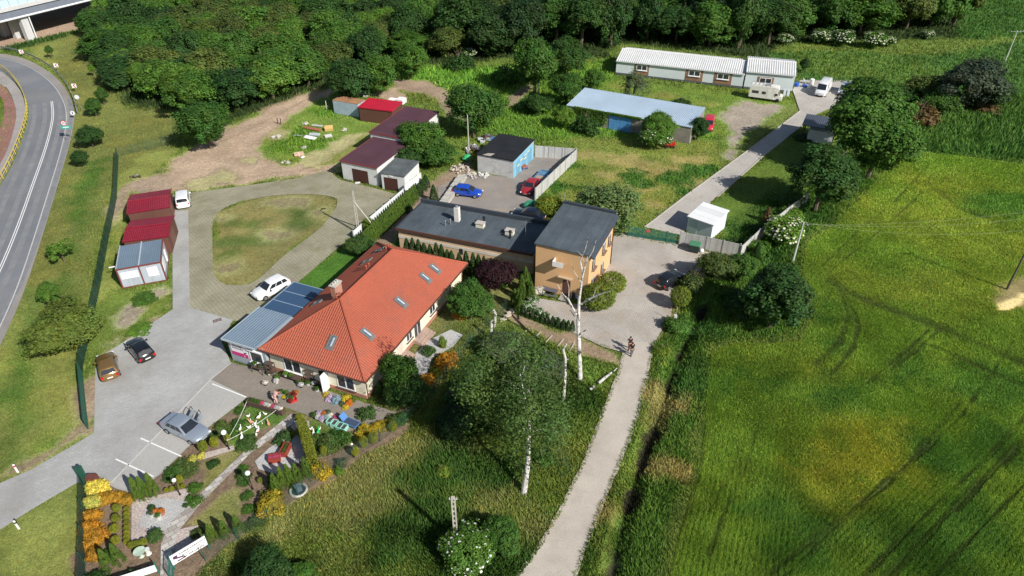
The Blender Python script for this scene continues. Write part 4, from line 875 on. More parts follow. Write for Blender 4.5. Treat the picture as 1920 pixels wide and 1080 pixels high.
# ---------------- workshop with black roof
WS = shed('workshop', (893,290), (963,303), 2.8, 6.1, 8.2, 2.8, 3.0, MS("concrete_panels", (.55,.55,.54), big=(1,.12), fine=(20,.15), bricks=(9,.42,.02,0), mortar=(.35,.35,.34), stain=((.36,.35,.33),.6,.55,.8)), MS("felt_black", (.022,.024,.028), big=(2,.2), fine=(40,.3), bump=.3, rough=.7, bricks=(9,1.0,.015,0), mortar=(.012,.012,.014)), "grey concrete workshop with a black roof and light blue painted side", "workshop")
b = B(); b.box(5.985,6.01,.15,8.0,0,2.75); sd_ = b.build('side_wall', MS("paint_blue", (.20,.42,.56), big=(1,.12), fine=(20,.1), stain=((.35,.45,.5),.8,.6,.8)), WS)
for y0, y1 in ((1.2,2.6),(3.4,5.0),(5.6,7.2)):
    b = B(); b.box(6.013,6.04,y0,y1,.05,2.2); b.build('door', MS("door_lightblue"+str(y0), (.16,.36,.50), bricks=(.25,4,.015,0), mortar=(.1,.25,.36)), WS)
for y0, z0_ in ((1.5,1.3),(2.6,1.75),(4.0,1.4),(4.2,1.9),(5.3,2.0)):
    b = B(); b.box(6.045,6.055,y0,y0+.9,z0_,z0_+.22); b.build('paint_patch', M("cream_paint", (.6,.56,.36), .8, .2, 4), WS)
b = B(); b.add([(1.0,.02,2.96),(2.3,.02,2.96),(2.6,1.1,2.985),(1.6,.9,2.98)], [(0,1,2,3)]); b.build('roof_patch', M("felt_patch", (.36,.33,.29), .9, .2, 3), WS)
# ---------------- white shed near the gate
SH = shed('white_shed', (1288,407), (1337,424), 2.2, 3.7, 4.4, 2.2, 2.5, M("shed_wall", (.62,.68,.70), .6, .04), MS("shed_roof", (.76,.77,.78), rough=.5, big=(2,.03), fine=(10,.03), bricks=(9,1.1,.03,0), mortar=(.55,.56,.57), bump=.05), "small bright white shed with a flat white roof behind the concrete fence", "shed", over=.15)
b = B(); b.box(.4,1.5,.12,.148,.05,1.95); b.build('door', M("shed_door_grey", (.45,.56,.60), .5, .05), SH)
# ---------------- dark roofed shelter by the drive
DS = root('shelter', G(1530,262), R(-27), "open shelter with a dark ribbed roof beside the driveway", "shelter")
z0_ = 2.9
c00, c10, c11, c01 = [DS.matrix_world.inverted() @ Vector((0,0,0)) for _ in range(4)]
b = B(); b.box(-2.6,2.8,-2.0,3.6,2.75,2.83); ribbed(b, (-2.6,-2.0,2.84), (1,0,0), (0,1,0), (0,0,1), [(0,0),(5.4,0),(5.4,5.6),(0,5.6)], .3, .05, 'trap'); b.build('roof', MS("metal_dark", (.075,.085,.11), rough=.4, big=(3,.1), fine=(10,.1), bump=.05, spec=.5), DS)
for x, y in ((-2.3,-1.7),(2.5,-1.7),(-2.3,3.3),(2.5,3.3)):
    b = B(); b.box(x-.08,x+.08,y-.08,y+.08,0,2.75); b.build('post', M("post_dark", (.05,.045,.04), .8, .1), DS)
b = B(); b.box(-1.4,2.4,-1.2,2.8,0,2.0); b.build('store_room', M("store_white", (.6,.62,.62), .8, .08), DS)
# ---------------- motorway bridge
zb = 7.4
p0 = G(0, 41, 5.5); p1 = G(168, 0, 5.5); d = (p1-p0).normalized(); an = math.atan2(d.y, d.x)
BG = root('motorway_bridge', (p0.x, p0.y, 0), an, "concrete motorway bridge with glass noise barrier crossing the top left corner", "bridge")
BC = MS("bridge_concrete", (.50,.50,.50), big=(4,.08), fine=(15,.1), bump=.2); L0, L1 = -80, 130
b = B(); b.box(L0,L1,.35,26,zb-2.0,zb-.2); b.build('girder', M("girder", (.16,.18,.22), .6, .1), BG)
b = B(); b.box(L0,L1,.0,26.4,zb-.2,zb+.35); b.box(L0,L1,.0,.5,zb+.35,zb+.6); b.build('deck', BC, BG)
b = B(); b.tube([(L0,-.1,zb-1.9),(L1,-.1,zb-1.9)], .22, 8); b.build('drain_pipe', M("pipe_white", (.68,.70,.72), .5, .05), BG)
NB = bpy.data.materials.new("noise_glass"); NB.use_nodes = True; q = NB.node_tree.nodes["Principled BSDF"]; q.inputs["Base Color"].default_value = (.52,.68,.70,1); q.inputs["Roughness"].default_value = .25; q.inputs["Alpha"].default_value = .93
b = B(); b.box(L0,L1,.2,.26,zb+.6,zb+5.8); nb = b.build('noise_barrier', NB, BG)
b = B()
x = L0
while x < L1: b.box(x,x+.12,.1,.36,zb+.6,zb+5.8); x += 2.2
for z_ in (2.2,3.9,5.7): b.box(L0,L1,.16,.3,zb+z_,zb+z_+.08)
b.build('barrier_frame', M("barrier_steel", (.30,.42,.50), .5, .1), nb)
for i, y in enumerate((.5,4.6,9.0,13.5,18)):
    b = B(); x = lpt(BG, 55, 74).x; b.box(x-.8,x+.9,y,y+1.2,0,zb-2.0); b.build('pier', BC, BG)
b = B(); x = lpt(BG, 55, 74).x; b.tube([(x+1.25,.4,0),(x+1.1,.2,zb-1.9)], .14, 8); b.build('downpipe', M("pipe_white"), BG)
# ============================================================ VEGETATION
def crown_arrays(shape, seed, ncl, lpc, leaf, clr=.27, rough=.25, upb=.25):
    """unit crown (radius 1, height 0..2) as a cloud of leaf quads gathered in clumps"""
    r_ = np.random.default_rng(seed)
    u = r_.normal(size=(ncl, 3)); u /= np.linalg.norm(u, axis=1)[:, None]; u[:, 2] = np.where(r_.random(ncl) < .75, np.abs(u[:, 2])*1.0-.25*(r_.random(ncl)), u[:, 2]); u /= np.linalg.norm(u, axis=1)[:, None]
    rad = r_.uniform(.35, 1, ncl)**.45*(1-clr*.7)
    lob = 1+rough*np.sin(u[:,0]*3.1+seed)*np.cos(u[:,1]*2.7+seed*2)+rough*.6*(r_.random(ncl)-.5)
    C = u*(rad*lob)[:, None]
    if shape == 'round': pass
    elif shape == 'broad': C[:, 2] *= .8
    elif shape == 'tall': C[:, 2] *= 1.35; C[:, :2] *= (1-.25*np.clip(C[:, 2:3], -1, 1))
    elif shape == 'cone':
        t = r_.random(ncl)**.75; a = r_.uniform(0, 2*np.pi, ncl); q = (1-t)**.72*.85+.08
        C = np.stack([q*np.cos(a), q*np.sin(a), t*1.9-1], 1); 
    elif shape == 'bush':
        C[:, 2] = np.abs(C[:, 2])*1.25-.95
    elif shape == 'ball':
        k_ = np.arange(ncl)+.5; ph = np.arccos(1-2*k_/ncl); th = np.pi*(1+5**.5)*k_; C = np.stack([np.cos(th)*np.sin(ph), np.sin(th)*np.sin(ph), np.cos(ph)], 1)*.84
    clsz = clr*r_.uniform(.7, 1.3, ncl)
    if shape == 'ball': clsz[:] = .2
    if shape == 'cone': clsz = clsz*(.45+.75*(1-(C[:, 2]+1)/2))
    tint = r_.uniform(.72, 1.3, ncl); n = ncl*lpc
    ci = np.repeat(np.arange(ncl), lpc)
    v = r_.normal(size=(n, 3)); v /= np.linalg.norm(v, axis=1)[:, None]; v[:, 2] += upb
    P = C[ci]+v*(clsz[ci]*r_.uniform(.45, 1.05, n))[:, None]
    nr = v+P*.5+r_.normal(size=(n, 3))*.55; nr[:, 2] += .25; nr /= np.linalg.norm(nr, axis=1)[:, None]
    t1 = np.cross(nr, r_.normal(size=(n, 3))); t1 /= np.linalg.norm(t1, axis=1)[:, None]; t2 = np.cross(nr, t1)
    s = (leaf*r_.uniform(.6, 1.35, n))[:, None]
    Q = np.stack([P-t1*s, P-t2*s*.6, P+t1*s, P+t2*s*.6], 1)
    if shape == 'willow': pass
    lt = tint[ci]*r_.uniform(.82, 1.2, n)
    hue = r_.normal(0, .05, ncl)[ci]
    col = np.stack([lt*(1+hue*1.6), lt, lt*(1-hue)], 1)
    return Q, np.clip(col, .2, 2.2), C
def crown_mesh(name, *a, flowers=0, fsize=.05, fcol=(.75,.72,.55), drop=0, **k):
    Q, col, C = crown_arrays(*a, **k); n = len(Q)
    if drop:   # weeping strands
        r_ = np.random.default_rng(a[1]+50); m = n//3; base = Q[:m].mean(1); t = r_.random(m)*drop
        Q[:m] += np.stack([base[:,0]*.12*t, base[:,1]*.12*t, -t*1.3], 1)[:, None, :]
    V = Q.reshape(-1, 3); c4 = np.repeat(col, 4, 0)
    me = npmesh(name, V, np.arange(4*n).reshape(-1, 4), c4)
    if flowers:
        r_ = np.random.default_rng(a[1]+9)
        P = Q.mean(1); rr = np.linalg.norm(P, axis=1); out = np.where((rr > .85) & (P[:, 2] > -.6))[0]; out = out[r_.permutation(len(out))[:flowers]]
        c = P[out]*1.04; m = len(c); nr = c/np.linalg.norm(c, axis=1)[:, None]; nr[:, 2] += .6; nr /= np.linalg.norm(nr, axis=1)[:, None]
        t1 = np.cross(nr, r_.normal(size=(m, 3))); t1 /= np.linalg.norm(t1, axis=1)[:, None]; t2 = np.cross(nr, t1); s = (fsize*r_.uniform(.6, 1.3, m))[:, None]
        ang = np.arange(6)*np.pi/3; Fv = c[:, None, :]+t1[:, None, :]*np.cos(ang)[None, :, None]*s[:, None]+t2[:, None, :]*np.sin(ang)[None, :, None]*s[:, None]
        fm = npmesh(name+"_flowers", Fv.reshape(-1, 3), np.arange(6*m).reshape(-1, 6), np.ones((6*m, 3))*r_.uniform(.8, 1.1, m).repeat(6)[:, None])
        return me, fm
    return me
def leafmat(name, c, trans=.38, objrand=.18): return MATTR(name, rough=.6, trans=trans, objrand=objrand, tint=c, spec=.25)
LM = {k: leafmat("leaf_"+k, c) for k, c in dict(mid=(.075,.168,.027), bright=(.12,.235,.034), dark=(.046,.108,.024), olive=(.10,.145,.035), pine=(.075,.105,.06), deep=(.036,.08,.022), grey=(.11,.145,.075),
    thuja=(.11,.19,.03), thujad=(.045,.10,.026), ball=(.24,.27,.03), gold=(.50,.26,.03), lemon=(.66,.60,.12), ochre=(.40,.24,.03), purple=(.040,.015,.020), juniper=(.07,.135,.035), willow=(.13,.20,.075), birch=(.10,.165,.035), lime=(.16,.24,.03), yellow=(.42,.33,.03), rust=(.17,.12,.05), mixg=(.10,.16,.04), apple=(.16,.21,.035), hedge=(.17,.23,.03)).items()}
FLW = MATTR("petals_cream", rough=.7, tint=(.78,.76,.60), trans=.2); FLWW = MATTR("petals_white", rough=.7, tint=(.82,.82,.78), trans=.2)
CR = {}
for i, sh in enumerate(('round','tall','broad','round','tall','round')): CR['t%d' % i] = crown_mesh("crown", sh, 11+i*7, 150, 90, .053, clr=.23, rough=.35)
for i in range(3): CR['n%d' % i] = crown_mesh("crown", ('round','tall','broad')[i], 131+i*7, 190, 110, .043, clr=.2)
for i in range(3): CR['b%d' % i] = crown_mesh("crown", 'bush', 71+i*5, 60, 60, .085, clr=.3)
CR['ap0'] = crown_mesh("crown", 'round', 301, 70, 40, .07, clr=.22, rough=.5)
CR['birch'] = crown_mesh("crown", 'tall', 311, 100, 170, .022, clr=.24, rough=.75, drop=.8)
CR['willow'] = crown_mesh("crown", 'round', 321, 120, 80, .05, drop=.9)
CR['wisp'] = crown_mesh("crown", 'tall', 331, 85, 45, .05, clr=.24, rough=.5, drop=.7)
CR['elder'], CR['elderf'] = crown_mesh("crown", 'round', 341, 90, 70, .08, flowers=260, fsize=.065)
CR['elder2'], CR['elder2f'] = crown_mesh("crown", 'round', 347, 110, 90, .05, flowers=110, fsize=.05)
CR['cone0'] = crown_mesh("crown", 'cone', 401, 190, 60, .042, clr=.22); CR['cone1'] = crown_mesh("crown", 'cone', 403, 190, 60, .042, clr=.22)
CR['ball0'] = crown_mesh("crown", 'ball', 411, 90, 60, .055, clr=.2); CR['ball1'] = crown_mesh("crown", 'ball', 413, 90, 60, .055, clr=.2)
CR['spike'] = crown_mesh("crown", 'bush', 421, 60, 30, .13, clr=.3, upb=.9)
CR['low'] = crown_mesh("crown", 'bush', 431, 50, 36, .10, clr=.32)
BARK = M("bark", (.13,.10,.075), .95, .3, 3, .6, bs=8); BARKB = MS("bark_birch", (.50,.48,.45), big=(.6,.15), fine=(12,.25), stain=((.06,.055,.05),2.6,.52,.60), bump=.4)
_tr = {}
def trunk_mesh(seed, multi=False):
    k = (seed, multi)
    if k in _tr: return _tr[k]
    r_ = random.Random(seed); b = B()
    pts = [(0,0,-.1),(r_.uniform(-.03,.03),r_.uniform(-.03,.03),.35),(r_.uniform(-.06,.06),r_.uniform(-.06,.06),.75),(r_.uniform(-.1,.1),r_.uniform(-.1,.1),1.15)]
    b.tube(pts, [.09,.065,.045,.02], 7)
    for i in range(5):
        t = r_.uniform(.3, .8); a = r_.uniform(0, 6.28); z = t*1.1; p = Vector((0,0,z)); q = p+Vector((math.cos(a)*.28, math.sin(a)*.28, .22)); e_ = q+Vector((math.cos(a)*.25, math.sin(a)*.25, .22))
        b.tube([p, q, e_], [.035,.022,.008], 5)
    me = bpy.data.meshes.new("trunk"); me.from_pydata(b.v, [], b.f); me.update(); me.materials.append(BARK); _tr[k] = me; return me
def setmat(o, mat):
    if len(o.data.materials) == 0: o.data.materials.append(mat)
    o.material_slots[0].link = 'OBJECT'; o.material_slots[0].material = mat
def tree(pos, Rr, Ht, cr, mat, label, cat="tree", group=None, name="tree", cbase=.22, trunk=True, tmat=None, rz=None, fl=None, flm=None, vary=False):
    """pos world base; Rr crown radius; Ht total height; crown spans cbase*Ht..Ht"""
    o = root(name, Vector((pos[0], pos[1], 0)), rz if rz is not None else random.uniform(0, 6.28), label, cat, group)
    zc = Ht*(1+cbase)/2; sz = Ht*(1-cbase)/2
    me = CR[cr]; c = link("crown" if trunk else "foliage", me, None, o); setmat(c, LM[mat] if isinstance(mat, str) else mat)
    zext = {'t1':1.3,'t4':1.3,'n1':1.3,'t2':.85,'n2':.85,'birch':1.3,'wisp':1.35}.get(cr, 1.0)
    c.location = (0,0,zc); kk = 1.0 if cr[:4] in ('cone','ball','spik','birc') else 1.14; c.scale = (Rr*kk, Rr*kk, sz*(1+(kk-1)*.6)/zext)
    if vary: c.scale = (c.scale.x*random.uniform(.82,1.2), c.scale.y*random.uniform(.82,1.2), c.scale.z*random.uniform(.85,1.15)); c.rotation_euler = (random.uniform(-.2,.2), random.uniform(-.2,.2), 0)
    if trunk:
        t = link("trunk", trunk_mesh(random.randrange(5)), None, o); t.scale = (Ht*.42, Ht*.42, Ht*.78)
        if tmat: setmat(t, tmat)
    if fl:
        f = link("flowers", CR[fl], None, c); setmat(f, flm or FLW)
    return o
def T(px, py, rpx, ratio, *a, cb=.22, **k):
    """px,py: middle of the visible crown on the photo, rpx its half width, ratio height/diameter"""
    Rr = rpx/ppm(py); Ht = 2*Rr*ratio
    for _ in range(3):
        zc = Ht*(1+cb)/2; p = G(px, py, zc); dep = p.y*cT+(CAM_H-zc)*sT; Rr = rpx*dep/FPX; Ht = 2*Rr*ratio
    return tree(p, Rr*1.02, Ht, *a, cbase=cb, **k)
def S(px, py, rpx, Ht, *a, cb=0, **k):
    """px,py: foot of a plant on the photo, half width in photo pixels, height in metres"""
    return tree(G(px, py), rpx/ppm(py), Ht, *a, cbase=cb, trunk=k.pop('trunk', False), **k)
# ---------------- the big wood (each tree by itself)
WP = W2([(160,68),(175,100),(205,135),(248,178),(256,196),(335,192),(360,222),(470,206),(540,186),(590,160),(640,145),(735,118),(745,108),(870,114),(985,108),(1020,92),(1150,96),(1165,78),(1300,92),(1440,97),(1450,78),(1640,66),(1800,50),(1790,14),(1650,6),(1450,4),(1240,4),(1190,22),(1080,26),(960,24),(880,6),(600,3),(330,3),(262,10)])
A = np.array(WP); cand = []
bx0, bx1, by0, by1 = A[:,0].min(), A[:,0].max(), A[:,1].min(), A[:,1].max()
tries = np.stack([rng.uniform(bx0, bx1, 14000), rng.uniform(by0, by1, 14000)], 1)
ok = sdf(tries[:,0], tries[:,1], WP) < -.8
for p in tries[ok]:
    dmin = 5.6 if p[0] < -12 else 6.0
    if all((p[0]-q[0])**2+(p[1]-q[1])**2 > dmin*dmin for q in cand): cand.append(tuple(p))
cand.sort(key=lambda p: p[1]); cand = cand[:300]
KL = dict(mid="leafy mid-green tree of the dense wood behind the sandy yard and halls", bright="bright green tree of the dense wood behind the sandy yard and halls", dark="dark green tree of the dense wood behind the sandy yard and halls", olive="olive-green thorny tree of the dense wood behind the sandy yard and halls", deep="very dark tree of the dense wood behind the sandy yard and halls")
for i, p in enumerate(cand):
    left = p[0] < -12
    k = random.choices(['mid','bright','dark','olive','deep'], [4,3,2,2.2,.6] if left else [3.5,1.3,3,.6,2.2])[0]
    rr = random.uniform(3.2, 4.8) if left else random.uniform(3.9, 5.6)
    ht = random.uniform(4.5, 7.6) if left else random.uniform(8, 13.5)
    if abs(p[0]-20) < 22 and p[1] > 165: ht = min(ht, 9)
    tree(p, rr, ht, random.choice(['t0','t1','t2','t3','t5'] if left else ['t0','t1','t3','t4','t5']), k, KL[k], group="trees of the wood", cbase=.04 if left else .05, vary=True)
# ---------------- named trees and tall shrubs
TT = [
 (915,68,18,1.0,'t0','deep',"dark round tree at the front edge of the wood"),
 (243,118,26,.75,'t3','pine',"dull grey-green pine at the left edge of the wood"), (212,108,18,.8,'t0','pine',"small grey-green pine leaning on the bigger pine by the wood"),
 (262,140,17,1.5,'t4','bright',"bright lime-green pointed tree in front of the pines"),
 (383,232,45,.95,'n0','mid',"broad dark green tree shading the sandy yard"),
 (655,150,42,1.0,'n2','dark',"dark bushy tree behind the rusty container"), (706,138,36,1.05,'n0','mid',"dense round tree touching its twin behind the red metal shed"),
 (770,110,34,.9,'t1','mid',"leafy tree at the wood edge above the bright grass"), (860,108,24,.8,'b0','dark',"dark shrub at the wood edge with cream blossom near it"),
 (887,205,46,1.05,'n0','mid',"tall green tree behind the telegraph pole and black-roofed workshop"),
 (790,262,42,.85,'n2','mid',"leafy tree spreading between the white garages and stone blocks"), (815,285,34,.8,'n1','mid',"bushy tree next to the stone blocks, in front of the spreading one"), (762,300,26,.8,'t0','dark',"dark shrub pressed against the side of the small white garage"),
 (1003,122,42,1.15,'n0','mid',"tall round dark green tree left of the telegraph pole behind the barn"), (1062,105,34,1.1,'n1','dark',"dark tree beside the round one, left of the long hall"), (1062,165,28,1.0,'n0','mid',"green tree with cream blossom at the barn's left corner"),
 (1113,150,20,1.0,'t0','mid',"small round tree between the barn and the long hall"), (950,130,28,.8,'b0','mid',"shrub by the far track on the meadow"), (985,190,20,.8,'b1','mid',"low shrub at the left foot of the telegraph pole"),
 (1010,198,22,.8,'t3','dark',"low dark tree beneath the telegraph pole"), (930,182,22,.7,'b1','bright',"leafy shrub right of the tree behind the workshop"),
 (1058,218,20,1.0,'t1','bright',"bright shrub covering the left end of the barn"), (1098,225,26,.75,'b2','dark',"dark shrub in front of the barn's ivy wall"),
 (1235,238,28,1.1,'n1','bright',"bright elder in front of the barn, right of its blue doors"),(1310,240,20,1.05,'n0','dark',"small tree between the barn and the red van"),
 (1278,188,17,.6,'b1','dark',"small dark bush on the grass behind the barn"), (1510,120,9,1.5,'t1','dark',"narrow dark tree at the right end of the halls"),
 (1624,228,72,1.05,'n0','mid',"huge sunlit tree covering the end of the driveway"), (1547,328,60,1.05,'n1','dark',"tall dark tree between the driveway lawn and the field"),
 (1648,270,60,1.0,'n0','mid',"tree behind the huge one, at the corner of the field"), (1612,160,14,1.2,'t4','deep',"dark pointed tree top behind the huge tree"), 
 (1822,158,50,.9,'t3','pine',"large dull brown-green tree on the right meadow"), (1855,175,40,.7,'t0','deep',"dark spreading tree behind the dull one on the right meadow"), (1740,165,32,.9,'t5','olive',"hazy olive tree left of the dull one"), (1760,195,28,.8,'t2','mid',"low green tree under the hazy olive one"),
 (1727,205,33,.7,'b2','rust',"bush with rusty brown leaves beside the huge tree"), (1690,180,24,.8,'t3','dark',"dark tree between the rusty bush and the meadow"), (1852,192,22,.7,'b0','rust',"brownish shrub at the foot of the dark spreading tree"),
 (1458,558,62,1.0,'n0','dark',"dense dark tree standing at the edge of the field"), (1300,520,26,.9,'b1','olive',"olive shrub by the dumped branches"), 
 (1345,500,32,.85,'t3','olive',"yellow-green tree at the courtyard corner"), (1392,500,28,.9,'t0','mid',"green tree beside the corner of the concrete fence"), (1418,455,24,.6,'b0','mid',"low shrub outside the concrete fence"),(1482,395,30,.5,'b1','bright',"bright low bush outside the far end of the concrete fence"),
 (1390,560,36,.6,'b2','dark',"dark shrub mass between the ditch and the big field tree"), (1276,556,20,1.2,'ball0','hedge',"tall yellow-green hedge shrub at the courtyard's right edge"), (1262,600,18,.9,'b0','mid',"green shrub over the white post"),
 (1241,652,15,.7,'b1','lime',"lime-yellow shrub at the bend of the lane"), 
 (120,618,56,.8,'n0','apple',"wide apple-like tree by the green fence"), (112,470,21,1.0,'ap0','bright',"thin young tree planted on the verge, third from the bridge"), (93,550,20,1.0,'t3','bright',"small bright tree on the verge above the wide one"),
 (150,296,15,1.0,'t0','dark',"small dark round tree at the roadside verge"), (168,255,21,.9,'t5','dark',"dark round bush by the green town sign"), (175,200,15,1.1,'t0','mid',"mid-green young tree near the road bend, lower of two"), (190,178,10,1.6,'t1','mid',"slim young tree near the road bend, upper of two"),
 (172,130,5,2.2,'t4','bright',"tiny lime sapling on the verge grass"), (92,95,6,2,'t4','mid',"tiny sapling below the bridge"),
 (1190,160,26,1.25,'wisp','grey',"wispy weeping tree in front of the long hall"), (1140,382,52,.85,'willow','willow',"round weeping willow behind the orange house"),
 (1165,412,17,1.2,'ball0','mid',"dark green shrub against the gate post"), (1030,385,28,.6,'ball1','hedge',"clipped green hedge bush at the end of the concrete fence"),
 (1148,530,27,.85,'ball0','hedge',"upper of two round shrubs beside the orange house"), (1122,556,33,.75,'ball1','hedge',"lower, wider round shrub beside the orange house"),
 (880,562,38,1.0,'n1','mid',"tall lilac-like shrub at the east wall of the red-roofed house"), (748,700,34,1.2,'n0','mid',"leafy small tree at the front corner of the red-roofed house"), (765,735,34,.8,'n2','dark',"dark shrub under the leafy tree at the house corner"),
 (930,515,34,.9,'n0','purple',"purple-leaved plum tree behind the red-roofed house"), (945,525,14,1.4,'n1','bright',"slim bright shrub in front of the purple plum"), (900,505,12,1.0,'n1','mid',"small green shrub left of the purple plum"),
 (940,1005,36,.8,'n2','mid',"green shrub right of the flowering elder"), (500,1075,46,.9,'n0','dark',"dark shrub cut by the bottom edge of the picture"), (560,1085,30,.7,'n1','mid',"smaller shrub cut by the bottom edge"),
 (1020,850,20,.6,'b0','mid',"low shrub right of the birch in the meadow") ,
 (830,880,14,.7,'b1','lime',"small lime-green shrub in the meadow"), (850,790,34,.6,'n2','deep',"shaded shrub left of the birch"), (870,745,34,.7,'n0','dark',"dark sapling thicket behind the birch"), (1010,690,44,.55,'n1','grey',"grey-green thicket of brushwood beneath the dead birch"), (945,650,40,.5,'n2','grey',"brushwood thicket behind the crooked posts"), (690,420,12,1.0,'n1','lime',"lime shrub at the end of the cypress hedge"),
]
for t in TT:
    px, py, rp, ra, cr, mt, lab = t
    T(px, py, rp, ra, cr, mt, lab, cat="shrub" if ra < .72 or 'shrub' in lab or 'bush' in lab else "tree", name="shrub" if ('shrub' in lab or 'bush' in lab) else "tree", cb=.05 if ra <= .8 else .16)
T(1470,432,30,.85,'elder','bright',"elder bush covered in cream blossom outside the concrete fence", cat="shrub", name="elder_bush", cb=.03, fl='elderf')
T(877,1030,42,.8,'elder2','bright',"elder bush with white blossom around the concrete pole", cat="shrub", name="elder_bush", cb=.03, fl='elder2f', flm=FLWW)
T(1228,255,26,.8,'elder2','mid',"blossoming elder under the bright one, by the barn", cat="shrub", name="elder_bush", cb=.03, fl='elder2f')
for i, (x, y, r_) in enumerate([(1470,72,12),(1540,68,16),(1580,70,18),(1640,74,18),(1665,76,12),(880,98,12),(800,88,10),(700,62,12),(770,55,12),(1740,64,10)]):
    T(x, y, r_, .8, 'elder', 'mid', "cream-flowered elder bush among others along the edge of the wood", cat="shrub", group="elders along the wood", name="elder_bush", cb=.03, fl='elderf')
# birch in the meadow
bt = T(968,758,86,1.25,'birch','birch',"living birch with an airy drooping crown and white trunk in the meadow", name="birch_tree", cb=.20)
def real_trunk(px, py, tops, rads, name, label, branches=(), mat=BARKB, cat="tree trunk"):
    o = root(name, G(px, py), 0, label, cat)
    pts = [(0,0,-.1)]
    for (tx, ty, z) in tops: p = G(tx, ty, z)-G(px, py); pts.append((p.x, p.y, z))
    b = B(); b.tube(pts, rads, 9); tr = b.build('trunk', mat, o, True)
    for br, rr in branches:
        q = B(); P_ = []
        for (tx, ty, z) in br: p = G(tx, ty, z)-G(px, py); P_.append((p.x, p.y, z))
        q.tube(P_, rr, 6); q.build('branch', mat, o, True)
    return o
for ch in list(bt.children):
    if ch.name.startswith('trunk'): ch.data = ch.data
dp = G(982,924); bt.rotation_euler = (0,0,0)
bt.location = (dp.x, dp.y, 0)
for ch in list(bt.children):
    if ch.name.startswith('crown'):
        # crown centre as measured on the photo, leaning left of the foot
        zc = 7.2; c = G(968, 752, zc)-dp; ch.location = Vector((c.x, c.y, zc)); ch.scale = (5.2, 5.0, 4.7)
    elif ch.name.startswith('trunk'): bpy.data.objects.remove(ch)
bt.rotation_euler = (0,0,0)
b = B(); p1 = G(990,868,2.6)-dp; p2 = G(992,790,6)-dp; p3 = G(975,700,10)-dp
b.tube([(0,0,-.1),(p1.x,p1.y,2.6),(p2.x,p2.y,6),(p3.x,p3.y,10)], [.26,.2,.13,.04], 9); b.build('trunk', BARKB, bt, True)
for i in range(12):
    a = i*2.4; z = 5+i*.4; f = (z-2.6)/7.4; q = Vector((p1.x+(p3.x-p1.x)*f, p1.y+(p3.y-p1.y)*f, z)); e_ = q+Vector((math.cos(a)*1.1, math.sin(a)*1.1, .6)); b = B(); b.tube([q, e_, e_+Vector((math.cos(a)*.8, math.sin(a)*.8, -.1))], [.035,.02,.008], 5); b.build('branch', BARKB, bt, True)
# dead white birch with bare branches
real_trunk(1088, 712, [(1086,660,2.3),(1084,600,4.9),(1086,562,6.6),(1092,520,8.6),(1102,480,10.6)], [.25,.21,.18,.13,.09,.04], "dead_birch", "bare dead birch with a thick white trunk and leafless branches", [
 ([(1084,598,4.95),(1075,580,5.9),(1066,562,6.8),(1056,552,7.6),(1044,532,8.6)], [.14,.11,.09,.05,.02]), ([(1080,598,5.0),(1070,582,5.5),(1062,580,5.8)], [.06,.04,.02]),
 ([(1090,570,6.2),(1106,560,7.0),(1124,552,7.8),(1142,546,8.4),(1152,540,9)], [.12,.1,.07,.04,.015]), ([(1100,562,6.8),(1112,566,7.1),(1120,556,7.8)], [.05,.03,.015]),
 ([(1093,515,8.8),(1088,490,10),(1098,465,11.6),(1103,445,12.8)], [.09,.07,.04,.015]), ([(1100,490,10),(1112,470,11.4),(1118,450,12.6)], [.06,.04,.015]), ([(1066,562,6.8),(1067,540,8.0),(1062,520,9.2)], [.05,.03,.012]),
 ([(1084,630,3.7),(1094,622,4.2),(1099,618,4.5)], [.09,.06,.04]), ([(1112,556,7.4),(1118,540,8.4),(1130,532,9.1)], [.04,.025,.012]), ([(1097,497,9.6),(1090,478,10.8),(1082,470,11.6)], [.04,.025,.01]), ([(1090,530,8.1),(1078,512,9.3),(1070,492,10.6)], [.05,.03,.012])])
real_trunk(1056, 757, [(1058,730,1.3),(1060,700,2.9),(1060,672,4.4),(1056,655,5.3),(1062,645,5.9)], [.15,.14,.13,.12,.12,.07], "birch_stump", "slim broken white birch stem with a crooked top", [([(1059,700,2.9),(1066,693,3.2)], [.05,.03]), ([(1060,676,4.2),(1066,673,4.4)], [.05,.03])])
real_trunk(927, 617, [(928,600,1.0),(929,588,1.7),(924,580,2.2)], [.13,.15,.16,.14], "tree_stump", "pale broken trunk, the farther of two by the garden fence", mat=M("deadwood", (.42,.40,.36), .95, .3, 3, .5))
real_trunk(921, 640, [(921,622,.9),(922,600,2.1)], [.12,.16,.15], "tree_stump", "pale broken trunk, the nearer of two by the garden fence", mat=M("deadwood"))
lg = root("fallen_log", G(1120,722), 0, "broken white birch log lying in the grass beside the lane", "log"); b = B()
pA, pB = G(1106,733), G(1157,693)
for t0, t1, r_ in ((0,.14,.14),(.3,.62,.16),(.64,.78,.13),(.86,1,.05)):
    q0, q1 = pA.lerp(pB, t0)-lg.location, pA.lerp(pB, t1)-lg.location; b.tube([q0+Vector((0,0,.15)), q1+Vector((0,0,.22))], [r_, r_*.8], 8)
b.build('log', BARKB, lg, True)
